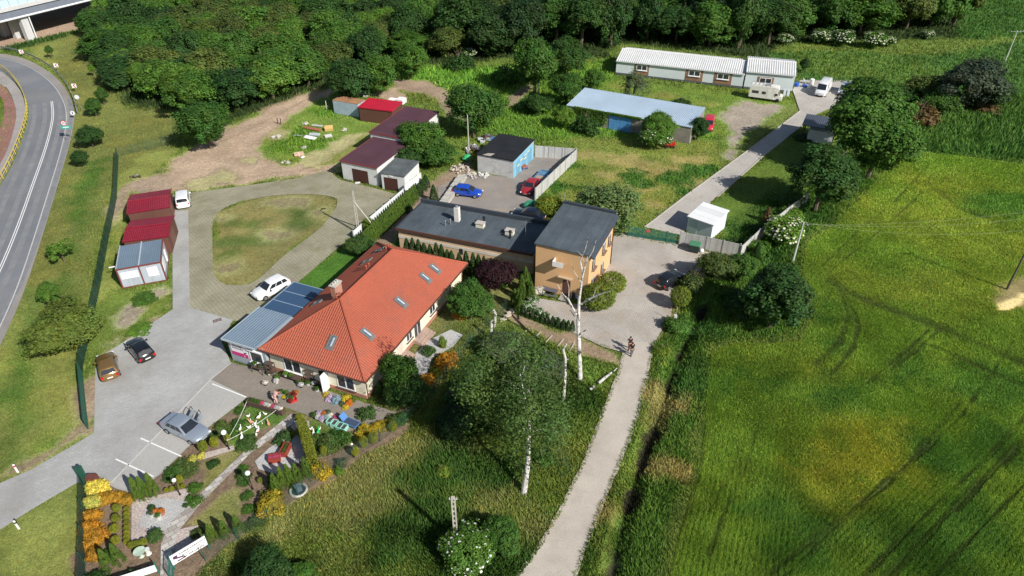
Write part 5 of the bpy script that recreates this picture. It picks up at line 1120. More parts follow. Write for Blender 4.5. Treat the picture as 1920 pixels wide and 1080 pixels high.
# ---------------- clipped and garden plants
def many(lst, fn_label, group=None, **k):
    for t in lst: pass
CY = "narrow dark cypress in the row along the peach wall"
for x in [765,776,787,797,808,820,830,840,848,862,875,888,898,908,922,930,940,980,990]:
    yb = 482+(x-765)*.285; S(x, yb, 9.5, random.choice([3.0,2.7,3.2]), random.choice(['cone0','cone1']), 'thujad', CY, group="cypresses along the peach wall", cat="cypress", name="cypress")
for x, y, h_ in ((978,562,3.4),(985,550,3.6),(972,585,3.2),(965,575,2.4),(995,560,2.4)):
    S(x, y, 10, h_, 'cone1', 'thuja', "tall green cypress at the corner of the orange house", group="cypresses at the orange house corner", cat="cypress", name="cypress")
n_ = 26
for i in range(n_):
    t = i/(n_-1); x = 682+(775-682)*t; y = 462+(372-462)*t; S(x+3, y+4, 8.5, 2.5, random.choice(['cone0','cone1']), 'thuja', "upright cypress in the hedge along the white panel fence", group="cypress hedge by the white fence", cat="cypress", name="cypress")
for x, y in ((776,372),(786,366),(793,358),(799,350)): S(x, y, 9, 1.9, 'cone0', 'thujad', "short dark cypress at the garage end of the hedge", group="short cypresses by the garage", cat="cypress", name="cypress")
S(814,378,9,2.6,'cone0','thujad',"lone cypress in front of the wrapped stone blocks", cat="cypress", name="cypress"); S(769,400,8,1.5,'cone1','thujad',"small cypress left of the long felt roof", cat="cypress", name="cypress")
for x, y, r_, m_ in ((672,462,20,'juniper'),(693,468,16,'dark'),(712,470,12,'dark'),(680,452,14,'mid')): T(x, y, r_, .9, 'n0', m_, "dark evergreen bush at the foot of the street lamp", cat="shrub", name="shrub", cb=.03, group="bushes at the lamp foot")
hl = [(965,582),(973,587),(981,590),(990,594),(999,598),(1008,601),(1017,604),(1026,607),(1036,611),(1046,614),(1056,617),(1065,619),(1073,620)]
for x, y in hl: S(x, y, 6, 1.35, 'cone0', 'thujad', "small dark cypress in the curved row before the orange house", group="curved row of little cypresses", cat="cypress", name="cypress")
for i, (x, y, s_) in enumerate([(990,572,9),(1000,578,7),(1012,583,7),(1024,590,6),(1045,600,6),(1060,606,5),(1000,562,9)]):
    T(x, y, s_, .7, 'elder', 'mid', "white-flowering perennial in the bed by the orange house", cat="flowers", name="flower_clump", cb=0, fl='elderf', flm=FLWW, group="white flowers by the orange house", trunk=False)
# front garden of the house: balls, cones, golden shrubs
for x, y, r_ in ((221,958,8),(220,977,8.5),(217,996,9),(219,1018,8.5)): S(x, y, r_, .75, 'ball0', 'ball', "large clipped yellow-green ball in the column of four", group="column of four large balls", cat="clipped bush", name="box_ball")
for y in (956,965,973,982,991,1000,1008,1017): S(239, y+2, 6, .5, 'ball1', 'ball', "small clipped ball in the column beside the gravel", group="column of small balls", cat="clipped bush", name="box_ball")
for x, y in ((248,1026),(259,1024),(271,1020)): S(x, y, 7, .6, 'ball0', 'ball', "clipped ball in the row of three below the gravel", group="row of three balls below the gravel", cat="clipped bush", name="box_ball")
for x, y in ((313,922),(323,919),(333,916),(344,914)): S(x, y, 5, .4, 'ball1', 'ball', "tiny clipped ball beside the globe lamp by the cones", group="tiny balls by the globe lamp", cat="clipped bush", name="box_ball")
for x, y, r_, h_, l_ in ((339,905,6.5,.9,"yellow-green ball behind the tiny balls"),(383,845,9,1.2,"oval yellow-green bush nearest the silver car"),(404,837,8.5,1.1,"second oval bush from the silver car"),(428,830,7,1.0,"oval bush behind the globe lamp"),(562,789,8,.8,"round bush at the top of the slab path"),(489,905,5,.6,"small ball near the lower globe lamp"),(491,929,4,.5,"tiny ball right of the lower globe lamp"),
    (551,818,5,.6,"small ball left of the clipped hedge"),(560,814,6,.7,"ball touching the clipped hedge"),(608,852,7,1.0,"clipped oval near the lower fence"),(683,838,9,1.3,"clipped oval left of its twin below the golden hedge"),(700,830,9,1.3,"clipped oval below the golden hedge, right twin"),(667,854,8,1.1,"clipped oval at the garden lamp"),(737,808,9,1.2,"clipped oval at the right end of the golden hedge"),(820,705,8,.9,"small yellow-green oval by the orange bushes")):
    S(x, y, r_, h_, 'ball0', 'ball', l_, cat="clipped bush", name="clipped_bush")
for x, y, h_ in ((262,935,2.6),(275,932,2.5),(291,927,2.6)): S(x, y, 10.5, h_, 'cone0', 'thuja', "pointed cypress of the three beside the parking bays", group="three cypresses beside the parking bays", cat="cypress", name="cypress")
for x, y, h_ in ((520,925,2.4),(533,915,2.6),(546,912,2.7),(560,907,2.5),(578,898,2.6),(512,915,1.7)): S(x, y, 11, h_, 'cone1', 'thuja', "cypress in the lower garden row behind the golden bush", group="lower garden cypress row", cat="cypress", name="cypress")
for x, y, h_, l_ in ((400,1012,1.9,"cypress right of the stonemason sign, first"),(424,1005,1.9,"cypress right of the stonemason sign, middle"),(449,996,1.9,"cypress right of the stonemason sign, farthest"),(205,1065,2.3,"cypress at the foot of the orange hedge, left"),(226,1055,2.3,"cypress at the foot of the orange hedge, right")): S(x, y, 11, h_, 'cone0', 'thuja', l_, cat="cypress", name="cypress")
S(250,1088,18,1.2,'low','juniper',"round green bush at the bottom of the front garden",cat="shrub",name="shrub"); S(180,1090,22,1.2,'low','dark',"dark bush under the orange hedge",cat="shrub",name="shrub")
for x, y, r_, h_, m_, l_ in ((185,918,19,1.3,'lemon',"pale lemon shrub behind the gate post"),(176,945,17,1.2,'lemon',"pale lemon shrub above the orange hedge"),(202,936,17,1.0,'ochre',"ochre bush right of the lemon shrub"),(222,935,14,.9,'ochre',"ochre bush in the middle by the paved bay"),(242,938,13,.8,'ochre',"ochre bush nearest the three cypresses"),
    (172,972,18,1.2,'gold',"orange bush, uppermost of the orange hedge"),(172,994,19,1.2,'gold',"orange bush, second of the orange hedge"),(182,1008,19,1.2,'gold',"orange bush, third of the orange hedge"),(172,1024,17,1.1,'gold',"orange bush, fourth of the orange hedge"),(178,1042,16,1.1,'gold',"orange bush, last of the orange hedge"),
    (508,950,28,1.8,'yellow',"large golden bush with a globe lamp beside it"),(604,888,17,1.7,'yellow',"golden bush right of the garden cypress row"),(685,812,17,1.0,'yellow',"golden hedge bush, left end"),(706,806,15,1.0,'yellow',"golden hedge bush, middle"),(724,800,14,1.0,'yellow',"golden hedge bush, right end"),
    (838,680,22,1.6,'gold',"orange-leaved bush on the terrace"),(802,715,15,1.1,'gold',"small orange-leaved bush near the dark shrub"),(864,590,16,1.2,'gold',"orange-leaved bush under the lilac-like shrub"),
    (362,862,9,.6,'lemon',"small pale yellow plant at the bay corner"),(378,856,7,.6,'lemon',"pale yellow plant next to the oval bush"),(354,870,6,.5,'lemon',"tiny pale yellow plant at the kerb")):
    S(x, y, r_, h_, random.choice(['b0','b1','b2']), m_, l_, cat="shrub", name="ornamental_shrub")
for x, y, r_, h_, m_, cr, l_ in ((292,1008,16,.9,'juniper','spike',"tuft of tall ornamental grass beside the patio"),(804,662,15,1.1,'juniper','spike',"dark ornamental grass on the terrace"),(687,778,17,1.3,'juniper','low',"round green bush at the front house corner"),(532,824,18,1.0,'juniper','low',"flat juniper beside the red planters"),(463,832,20,.6,'juniper','low',"flat juniper beside the geese lawn"),(456,892,14,.6,'juniper','low',"flat juniper beside the lower path"),
    (830,650,9,1.7,'lime','spike',"slim bright sapling on the terrace"),(640,870,10,1.0,'grey','low',"grey-green shrub in the lower garden"),(615,835,24,1.2,'mixg','low',"mixed green shrub in the lower garden"),(635,822,20,1.2,'mid','low',"leafy shrub behind the lower garden fence"),(590,825,14,1.0,'mixg','low',"shrub right of the clipped hedge"),(635,885,9,.9,'bright','low',"bright shrub near the well"),
    (345,880,24,.8,'mixg','low',"dense perennials along the parking kerb"),(325,890,18,.8,'mid','low',"perennials at the end of the parking kerb"),(365,915,13,.5,'mid','low',"low plant in the long bed, upper"),(368,940,13,.5,'mid','low',"low plant in the long bed, lower"),(400,870,11,.5,'dark','low',"low dark plant beside the bleached lawn"),(355,935,8,.4,'mid','low',"small plant at the patio corner"),(348,948,6,.3,'juniper','low',"tiny juniper on the gravel"),
    (455,880,10,.4,'mid','low',"low perennial under the globe lamp, upper"),(457,905,10,.4,'mid','low',"low perennial under the globe lamp, middle"),(463,930,11,.5,'mid','low',"low perennial under the globe lamp, lower"),(468,955,12,.5,'mid','low',"low perennial left of the golden bush"),(370,1000,12,.5,'olive','low',"thorny low shrub by the slab path"),(480,985,20,.6,'olive','low',"low shrubs below the golden bush"),
    (735,790,16,.7,'olive','low',"loose shrub behind the golden hedge"),(752,785,15,.7,'mid','low',"loose shrub near the garden corner"),(715,740,12,1.8,'dark','cone0' ,"thin dark conifer at the house corner"),(200,1040,14,.5,'mid','low',"low plant between hedge and balls"),(430,815,14,.7,'mid','low',"green plant behind the oval bush row"),(445,795,12,.6,'mid','low',"green plant at the top of the goose lawn"),(415,800,14,.6,'mixg','low',"perennials at the parking corner"),(395,820,14,.6,'mixg','low',"perennials behind the silver car's nose"),(450,770,10,.5,'mid','low',"small plant at the end of the wooden trough"),
    (262,618,22,.3,'bright','low',"low weeds on the verge above the black car"),(270,560,22,.3,'mid','low',"low weeds below the office cabin"),(1380,455,16,.8,'dark','low',"dark shrub inside the fence corner"),(1420,430,16,.9,'dark','low',"dark shrub inside the concrete fence"),(1450,405,20,1.2,'mid','low',"green shrub inside the concrete fence, upper"),(1475,385,22,1.6,'mid','low',"leafy shrub beneath the tall dark tree"),
    (1530,228,14,1.2,'mid','low',"shrub beside the shelter's post"),(1505,260,16,1.2,'dark','low',"shrub on the kerb before the shelter")):
    S(x, y, r_, h_, cr, m_, l_, cat="plant" if h_ < .9 else "shrub", name="garden_plant" if h_ < .9 else "shrub")
S(1436,415,9,2.2,'cone1','rust',"dried out brown conifer inside the concrete fence", cat="conifer", name="conifer")
S(1417,482,8,2.2,'cone1','dark',"small dark conifer at the corner of the fence", cat="conifer", name="conifer")
# clipped hedge wall (the tall narrow one)
h0, h1 = G(571,815), G(592,888); hd = root("clipped_hedge", h0, math.atan2((h1-h0).y, (h1-h0).x), "tall narrow clipped hedge running past the red planters", "hedge")
Q, col, _c = crown_arrays('ball', 77, 60, 40, .06)
r_ = np.random.default_rng(5); Lh = (h1-h0).length; n = 5200; P_ = np.stack([r_.uniform(0, Lh, n), r_.uniform(-.38, .38, n), r_.uniform(.02, 1.9, n)], 1); f_ = r_.integers(0, 3, n); P_[f_ == 0, 1] = np.sign(P_[f_ == 0, 1])*.38; P_[f_ == 1, 2] = 1.9
P_ += r_.normal(0, .03, P_.shape); t1 = r_.normal(size=(n, 3)); t1 /= np.linalg.norm(t1, axis=1)[:, None]; t2 = np.cross(t1, r_.normal(size=(n, 3))); t2 /= np.linalg.norm(t2, axis=1)[:, None]; s_ = .075
V_ = np.stack([P_-t1*s_, P_-t2*s_*.6, P_+t1*s_, P_+t2*s_*.6], 1).reshape(-1, 3)
fo = link("foliage", npmesh("foliage", V_, np.arange(4*n).reshape(-1, 4), np.repeat(r_.uniform(.7, 1.3, n), 4)[:, None]*np.ones(3)), LM['ball'], hd)
# ivy along the barn eaves
iv = root("ivy", BR.location, BR.rotation_euler.z, "green ivy creeping along the eaves and left wall of the blue-roofed barn", "ivy")
n = 7000; u = r_.uniform(1.5, 13.6, n); w_ = np.clip(np.abs(r_.normal(0, .22, n)), 0, 1); left = u < 7.6; dz = np.where(left & (r_.random(n) < .6), r_.uniform(0, 2.3, n), w_); 
P_ = np.stack([u, r_.uniform(-.22, .1, n), 2.95-dz*np.where(left, 1, .6)], 1); t1 = r_.normal(size=(n, 3)); t1 /= np.linalg.norm(t1, axis=1)[:, None]; t2 = np.cross(t1, r_.normal(size=(n, 3))); t2 /= np.linalg.norm(t2, axis=1)[:, None]; s_ = .11
V_ = np.stack([P_-t1*s_, P_-t2*s_*.7, P_+t1*s_, P_+t2*s_*.7], 1).reshape(-1, 3)
link("foliage", npmesh("foliage", V_, np.arange(4*n).reshape(-1, 4), np.repeat(r_.uniform(.7, 1.4, n), 4)[:, None]*np.ones(3)), LM['bright'], iv)
# ============================================================ VEHICLES
def paintm(name, c, rough=.25, metal=.0):
    m = M(name, c, rough, .03, 2, metal=metal, spec=.7); m.node_tree.nodes["Principled BSDF"].inputs["Coat Weight"].default_value = .6; return m
TYRE = M("tyre", (.018,.018,.02), .85, .1); RIM = M("rim", (.42,.43,.45), .35, .1, metal=.7); CGL = M("car_glass", (.02,.024,.03), .05, .2, 1, spec=1)
HEAD = M("headlamp", (.75,.77,.8), .15, 0, spec=1); TAIL = M("tail_lamp", (.45,.015,.015), .25, 0); PLATE = M("number_plate", (.75,.75,.72), .5, 0); BLK = M("trim_black", (.02,.02,.022), .6, 0)
KIND = dict(
 hatch=dict(L=4.1, W=1.74, H=1.46, belt=.92, base=(-.47,.24), roof=(-.38,.03), prof=[(-.5,.62,.80),(-.485,.86,.90),(-.4,.97,.93),(-.1,1,.93),(.2,1,.92),(.26,.99,.90),(.38,.96,.84),(.46,.86,.76),(.5,.62,.64)]),
 sedan=dict(L=4.6, W=1.80, H=1.46, belt=.93, base=(-.38,.22), roof=(-.24,.03), prof=[(-.5,.66,.82),(-.485,.86,.93),(-.38,.96,.96),(-.1,1,.94),(.2,1,.92),(.26,.99,.90),(.38,.96,.84),(.46,.86,.74),(.5,.62,.62)]),
 suv=dict(L=4.3, W=1.84, H=1.62, belt=1.02, base=(-.47,.23), roof=(-.36,.04), prof=[(-.5,.66,.9),(-.485,.88,1.0),(-.4,.97,1.03),(-.1,1,1.03),(.2,1,1.02),(.26,.99,1.0),(.38,.96,.94),(.46,.86,.84),(.5,.66,.7)]),
 mpv=dict(L=4.3, W=1.80, H=1.78, belt=1.05, base=(-.495,.30), roof=(-.47,.12), prof=[(-.5,.9,1.02),(-.495,.95,1.04),(-.4,.99,1.05),(-.1,1,1.05),(.25,1,1.04),(.31,.99,1.0),(.4,.96,.92),(.46,.88,.82),(.5,.66,.68)]),
 van=dict(L=5.6, W=2.05, H=2.45, belt=1.25, base=(-.498,.40), roof=(-.49,.27), prof=[(-.5,.95,1.22),(-.495,.98,1.24),(-.4,1,1.25),(-.1,1,1.25),(.3,1,1.25),(.4,.99,1.2),(.45,.96,1.08),(.48,.9,.95),(.5,.75,.8)]))
def car(rear, front, kind, mat, label, cat="car", name="parked_car", panel=False, open_doors=False, blk=False):
    k = KIND[kind]; L, Wc, Hc = k['L'], k['W'], k['H']
    a, c = G(*rear), G(*front); an = math.atan2(c.y-a.y, c.x-a.x); mid = (a+c)/2
    o = root(name, (mid.x, mid.y, .03), an, label, cat)
    hw = Wc/2; b = B(); rings = []; zb = .22
    for (x, wf, zt) in k['prof']:
        w_ = hw*wf; zz = zb+(.12 if abs(x) > .47 else 0); s_ = [(0,zz),(w_*.8,zz),(w_*.97,zz+.10),(w_,.5),(w_*.985,zt-.22),(w_*.94,zt-.05),(w_*.86,zt),(0,zt+.025)]
        rings.append([(x*L, y, z) for y, z in s_]+[(x*L, -y, z) for y, z in s_[-2:0:-1]])
    n = len(rings[0]); n0 = 0; vs = [v for r_ in rings for v in r_]; fs = []
    for i in range(len(rings)-1):
        for j in range(n): fs.append((i*n+j, (i+1)*n+j, (i+1)*n+(j+1)%n, i*n+(j+1)%n))
    fs.append(tuple(range(n))); fs.append(tuple(range((len(rings)-1)*n, len(rings)*n))[::-1])
    b.add(vs, fs)
    xb0, xb1 = k['base'][0]*L, k['base'][1]*L; xr0, xr1 = k['roof'][0]*L, k['roof'][1]*L; zbt = k['belt']-.03; wb, wr = hw*.93, hw*(.74 if kind not in ('van','mpv') else .84)
    def rr(x0, x1, w_, z, c_):
        return [(x0+c_,-w_,z),(x1-c_*1.2,-w_,z),(x1,-w_+c_*1.2,z),(x1+c_*.25,0,z),(x1,w_-c_*1.2,z),(x1-c_*1.2,w_,z),(x0+c_,w_,z),(x0,w_-c_,z),(x0-c_*.1,0,z),(x0,-w_+c_,z)]
    lv = [(0,.08),(.5,.09),(.88,.1),(.97,.14),(1.0,.3)]; rg = []
    for t, c_ in lv:
        tt = min(t, .95)/.95; x0 = xb0+(xr0-xb0)*tt; x1 = xb1+(xr1-xb1)*tt; w_ = wb+(wr-wb)*tt
        if t > .96: x0 += .05; x1 -= .07; w_ -= .05
        if t == 1.0: x0 += .12; x1 -= .15; w_ -= .15
        rg.append(rr(x0, x1, w_, zbt+(Hc-zbt)*t, c_))
    n = 10; vs = [v for r_ in rg for v in r_]; fs = []
    for i in range(len(rg)-1):
        for j in range(n): fs.append((i*n+j, i*n+(j+1)%n, (i+1)*n+(j+1)%n, (i+1)*n+j))
    fs.append(tuple(range((len(rg)-1)*n, len(rg)*n)))
    b.add(vs, fs); b.build('body', mat, o, True, sharp=40)
    def cp(x_t, t, side):   # point on cabin side, x_t 0 rear..1 front, t 0 belt..1 roof
        x0 = xb0+(xr0-xb0)*t; x1 = xb1+(xr1-xb1)*t; w_ = wb+(wr-wb)*t; return Vector((x0+(x1-x0)*x_t, side*(w_+.012), zbt+(Hc-zbt)*t*.95))
    segs = [(.08,.36),(.39,.66),(.69,.93)] if kind not in ('van',) else [(.74,.95)]
    if panel and kind == 'mpv': segs = [(.72,.94)]
    if kind in ('hatch','suv','sedan'): segs = [(.07,.30),(.33,.62),(.65,.93)]
    for sd2 in (1, -1):
        for s0, s1 in segs:
            q = B(); P_ = [cp(s0,.16,sd2), cp(s1,.16,sd2), cp(s1,.84,sd2), cp(s0,.84,sd2)]
            if sd2 == 1: P_ = P_[::-1]
            q.add(P_, [(0,1,2,3)]); q.build('side_window', CGL, o)
    def fr(t, y, front_=True):
        x = (xb1+(xr1-xb1)*t+.035) if front_ else (xb0+(xr0-xb0)*t-.02); w_ = (wb+(wr-wb)*t)*y; return Vector((x, w_, zbt+(Hc-zbt)*t*.95))
    q = B(); q.add([fr(.10,-.86),fr(.10,.0)+Vector((.03,0,0)),fr(.10,.86),fr(.88,.84),fr(.88,0)+Vector((.03,0,0)),fr(.88,-.84)], [(0,1,4,5),(1,2,3,4)]); q.build('windscreen', CGL, o)
    if not panel:
        q = B(); q.add([fr(.22,.84,0),fr(.22,-.84,0),fr(.86,-.8,0),fr(.86,.8,0)], [(0,1,2,3)]); q.build('rear_window', CGL, o)
    wr_ = .33 if kind in ('suv','van') else .3
    for x in (.31*L, -.31*L):
        for sd2 in (1, -1):
            q = B(); y = sd2*(hw-.09); q.tube([(x,y-.1,wr_),(x,y-.08,wr_),(x,y+.08,wr_),(x,y+.105,wr_)], [wr_*.9,wr_,wr_,wr_*.9], 16); wh = q.build('wheel', TYRE, o)
            q = B(); q.tube([(x,y+sd2*.09,wr_),(x,y+sd2*.118,wr_)], [wr_*.66,wr_*.6], 12); q.build('rim', RIM, wh)
    for sd2 in (1, -1):
        q = B(); q.obox((L*.475, sd2*hw*.66, k['prof'][-2][2]-.12), (.16,.34,.13), rz=-sd2*.45); q.build('headlight', HEAD, o, False)
        q = B(); q.obox((-L*.492, sd2*hw*.74, k['belt']-.17), (.09,.26,.24), rz=sd2*.3); q.build('tail_light', TAIL, o)
        q = B(); q.obox((xb1-.42, sd2*(hw+.07), zbt+.03), (.14,.2,.13)); q.build('wing_mirror', mat if not blk else BLK, o)
    for x in (-L*.5-.005, L*.5-.01):
        q = B(); q.obox((x,0,.62 if x < 0 else .42), (.03,.5,.11)); q.build('number_plate', PLATE, o)
    q = B(); q.obox((L*.495,0,.36), (.06,Wc*.55,.16)); q.build('grille', BLK, o)
    if open_doors:
        for x in (xb1-.55, xb1-1.55):
            q = B(); hx = x+.0; hy = hw+.02; ang_ = R(118); dx, dy = math.cos(ang_), math.sin(ang_)
            q.obox((hx+dx*.48, hy+dy*.48, .62), (.98,.07,.62), rz=ang_); d_ = q.build('open_door', mat, o)
            q = B()
            for t0, t1 in (((0,.93),(.15,1.35)),((.15,1.35),(.85,1.35)),((.85,1.35),(.95,.93))): q.tube([(hx+dx*t0[0],hy+dy*t0[0],t0[1]),(hx+dx*t1[0],hy+dy*t1[0],t1[1])], .03, 6)
            q.build('window_frame', BLK, d_)
    return o
WHT = paintm("car_white", (.76,.77,.78)); 
car((346,397), (346,366), 'mpv', WHT, "white estate car parked beside the crimson sheds")
car((538,535), (482,563), 'suv', WHT, "white crossover car on the grass pavers above the annex", blk=True)
car((283,683), (250,644), 'hatch', paintm("car_black", (.008,.008,.01)), "black hatchback with red tail lights on the grey paving")
car((210,713), (202,677), 'hatch', paintm("car_gold", (.24,.14,.045), .3, .4), "gold-brown hatchback parked by the green gate")
car((316,795), (388,829), 'sedan', paintm("car_silver", (.38,.44,.52), .28, .5), "silver-blue saloon with two doors open at the garden edge", open_doors=True)
car((852,363), (903,369), 'hatch', paintm("car_blue", (.01,.06,.42)), "bright blue hatchback in the workshop yard")
car((1005,343), (983,371), 'sedan', paintm("car_red", (.33,.02,.025)), "dark red car beside the yard wall, in front of the trailer")
car((1022,414), (962,404), 'sedan', paintm("car_navy", (.008,.012,.025)), "dark blue saloon behind the long felt roof")
car((1237,543), (1272,520), 'hatch', paintm("car_black2", (.01,.011,.014)), "black car parked at the edge of the courtyard")
car((1332,218), (1323,264), 'mpv', paintm("car_redvan", (.55,.02,.05)), "bright red van parked right of the blue-roofed barn", "van", "parked_van", panel=True)
car((1553,160), (1529,191), 'van', WHT, "white panel van parked at the end of the driveway", "van", "parked_van", panel=True)
car((1592,163), (1572,186), 'mpv', paintm("car_pale", (.50,.56,.64)), "pale blue van half hidden by the huge tree", "van", "parked_van", panel=True)
# camper
cm = root("camper_van", (G(1405,180)+G(1462,192))/2, 0, "old white camper van with windows and roof racks in front of the tall hall", "camper"); a_, c_ = G(1405,184), G(1463,192); cm.rotation_euler.z = math.atan2((c_-a_).y, (c_-a_).x); cm.location.z = .02
b = B(); b.box(-2.9,1.6,-1.05,1.05,.45,2.65); b.add([(1.6,-1.05,1.75),(2.3,-1.0,2.0),(2.3,1.0,2.0),(1.6,1.05,1.75),(1.6,-1.05,2.65),(2.2,-1.0,2.6),(2.2,1.0,2.6),(1.6,1.05,2.65)], [(0,3,2,1),(4,5,6,7),(0,1,5,4),(1,2,6,5),(2,3,7,6)])
b.add([(1.6,-.95,.4),(3.1,-.9,.4),(3.1,.9,.4),(1.6,.95,.4),(1.6,-.95,1.75),(2.2,-.9,1.75),(2.2,.9,1.75),(1.6,.95,1.75),(3.05,-.88,1.05),(2.6,-.9,1.15),(2.6,.9,1.15),(3.05,.88,1.05)], [(0,3,2,1),(0,1,8,9,5,4),(2,3,7,6,10,11),(1,2,11,8),(8,11,10,9),(4,5,6,7)])
b.build('body', M("camper_white", (.66,.65,.60), .6, .07, 1), cm)
b = B(); b.add([(2.62,-.85,1.18),(2.62,.85,1.18),(2.24,.85,1.72),(2.24,-.85,1.72)], [(0,1,2,3)]); b.build('windscreen', CGL, cm)
for x0, x1 in ((-2.4,-1.2),(-.6,.1),(1.65,2.25)): b = B(); b.box(x0,x1,-1.075,-1.051,1.25 if x1 < 1 else 1.2,1.75 if x1 < 1 else 1.62); b.build('side_window', CGL, cm)
b = B(); b.box(.35,1.0,-1.07,-1.051,.6,2.2); b.build('door', M("camper_door", (.72,.71,.66), .5, .03), cm)
for x in (2.35,-1.7):
    for y in (-.9,.9): b = B(); b.tube([(x,y-.1,.34),(x,y+.1,.34)], .34, 14); b.build('wheel', TYRE, cm)
b = B(); [b.tube([(-2.7+i*.7,-.9,2.8),(-2.7+i*.7,.9,2.8)], .03, 5) for i in range(6)]; b.tube([(-2.8,-.9,2.8),(1.2,-.9,2.8)], .03, 5); b.tube([(-2.8,.9,2.8),(1.2,.9,2.8)], .03, 5); b.box(-.2,.6,-.4,.4,2.66,2.85); b.build('roof_rack', M("galv"), cm)
# trailer
tr_ = root("car_trailer", G(1014,338), 0, "blue car transporter trailer in the shade of the yard wall", "trailer"); a_, c_ = G(1003,350), G(1026,326); tr_.rotation_euler.z = math.atan2((c_-a_).y, (c_-a_).x)
b = B(); b.box(-1.9,2.3,-.9,-.75,.45,.65); b.box(-1.9,2.3,.75,.9,.45,.65); b.box(-1.9,-1.75,-.75,.75,.45,.65); b.box(2.15,2.3,-.75,.75,.45,.65); b.box(-1.75,2.15,-.75,.75,.42,.47); b.build('frame', M("trailer_blue", (.10,.20,.32), .5, .15), tr_)
b = B(); b.box(-1.5,.4,-.7,.7,.5,.56); b.build('deck', M("deck_wood", (.36,.28,.22), .8, .2, 3), tr_)
for x in (-.1,.7):
    for y in (-.95,.95): b = B(); b.tube([(x,y-.08,.3),(x,y+.08,.3)], .3, 12); b.build('wheel', TYRE, tr_)
# ride-on mower and motor quad
mw = root("lawn_tractor", G(1256,276), R(-10), "red ride-on lawn tractor on the grass in front of the barn", "lawn tractor")
RDP = paintm("mower_red", (.5,.012,.02))
b = B(); b.box(-.1,.75,-.35,.35,.4,.85); b.box(-.9,-.1,-.45,.45,.35,.5); b.box(-.85,-.35,-.4,.4,.5,.8); b.build('body', RDP, mw, False)
b = B(); b.box(-.6,-.2,-.22,.22,.8,.88); b.box(-.68,-.6,-.22,.22,.8,1.2); b.build('seat', BLK, mw)
for x, y, r_ in ((.55,-.4,.2),(.55,.4,.2),(-.6,-.5,.28),(-.6,.5,.28)): b = B(); b.tube([(x,y-.08,r_),(x,y+.08,r_)], r_, 12); b.build('wheel', TYRE, mw)
b = B(); b.tube([(.1,0,.85),(-.1,0,1.1)], .03); b.tube([(-.1,-.15,1.1),(-.1,.15,1.1)], .03); b.build('steering', BLK, mw)
# ============================================================ FENCES
def meshmat(name, c, a):
    m = bpy.data.materials.new(name); m.use_nodes = True; q = m.node_tree.nodes["Principled BSDF"]; q.inputs["Base Color"].default_value = tuple(c)+(1,); q.inputs["Roughness"].default_value = .6; q.inputs["Alpha"].default_value = a; return m
GRN = M("fence_green", (.02,.085,.06), .5, .1); GMESH = meshmat("fence_mesh", (.02,.075,.055), .5); GMESHT = meshmat("fence_mesh_thin", (.03,.08,.06), .10)
def fence(name, pts, h, label, step=2.4, post=.06, pm=None, panel=None, pth=.02, cat="fence", world=False, z0=0, plates=None, posts=True, pcol=None):
    P = pts if world else W2(pts); o = root(name, (P[0][0], P[0][1], 0), 0, label, cat); ox, oy = P[0]
    for (x0, y0), (x1, y1) in zip(P[:-1], P[1:]):
        L = math.hypot(x1-x0, y1-y0); k = max(1, round(L/step)); an = math.atan2(y1-y0, x1-x0)
        for i in range(k):
            cx, cy = x0+(x1-x0)*(i+.5)/k-ox, y0+(y1-y0)*(i+.5)/k-oy
            b = B(); b.obox((cx, cy, z0+h/2), (L/k-.04, pth, h), rz=an); b.build('panel', panel, o)
        if posts:
            for i in range(k+1 if (x1, y1) == P[-1] else k):
                cx, cy = x0+(x1-x0)*i/k-ox, y0+(y1-y0)*i/k-oy; b = B(); b.obox((cx, cy, (h+.1)/2), (post, post, h+.1), rz=an); b.build('post', pm or GRN, o)
    return o
fence('mesh_fence', [(222,293),(219,372),(203,452),(187,540),(172,612),(157,680),(155,702)], 1.55, "dark green mesh fence running along the road verge past the crimson sheds", panel=GMESH)
fence('mesh_fence', [(222,293),(250,287),(278,281),(304,274),(330,264)], 1.5, "thin mesh fence with dark posts along the top of the sandy yard", panel=GMESHT, step=3)
fence('mesh_fence', [(160,912),(161,960),(161,1010),(160,1060),(158,1110)], 1.5, "dark green mesh fence beside the orange hedge at the bottom", panel=GMESH)
fence('garden_fence', [(386,1052),(447,1012),(505,975),(560,930),(610,893),(664,857),(713,828),(758,796),(813,738),(838,706),(882,645),(943,590),(958,570)], 1.4, "thin green garden fence with slim posts around the east garden", panel=GMESHT, step=2.6)
# sliding gate and its post
g = root('sliding_gate', G(152,700), 0, "dark green sliding steel gate standing open along the verge", "gate"); a_, c_ = G(155,704), G(166,806); an = math.atan2((c_-a_).y, (c_-a_).x); L = (c_-a_).length; g.rotation_euler.z = an; g.location = a_
b = B(); b.box(0,L,-.04,.04,.1,.22); b.box(0,L,-.04,.04,1.4,1.5); b.box(0,.1,-.04,.04,.22,1.4); b.box(L-.1,L,-.04,.04,.22,1.4); b.build('frame', GRN, g)
for i in range(int(L/.12)): b = B(); b.box(.15+i*.12,.21+i*.12,-.015,.015,.22,1.4); b.build('bar', GRN, g)
gp = root('gate_post', G(166,906), 0, "green steel gate post with dark brown box at the entrance", "gate post")
b = B(); b.box(-.1,.1,-.1,.1,0,2.1); b.box(-.5,-.1,-.05,.05,0,1.9); b.build('post', GRN, gp); b = B(); b.box(.12,.9,-.3,.25,0,.9); b.build('control_box', M("box_brown", (.14,.05,.04), .6, .1), gp)
CP = MS("concrete_panel", (.50,.50,.48), big=(2,.08), fine=(25,.14), bricks=(.6,.3,.02,.5), mortar=(.33,.33,.31), bump=.5)
PD = M("post_grey", (.34,.34,.33), .9, .1)  # concrete fence posts, plain grey a step darker than the panels
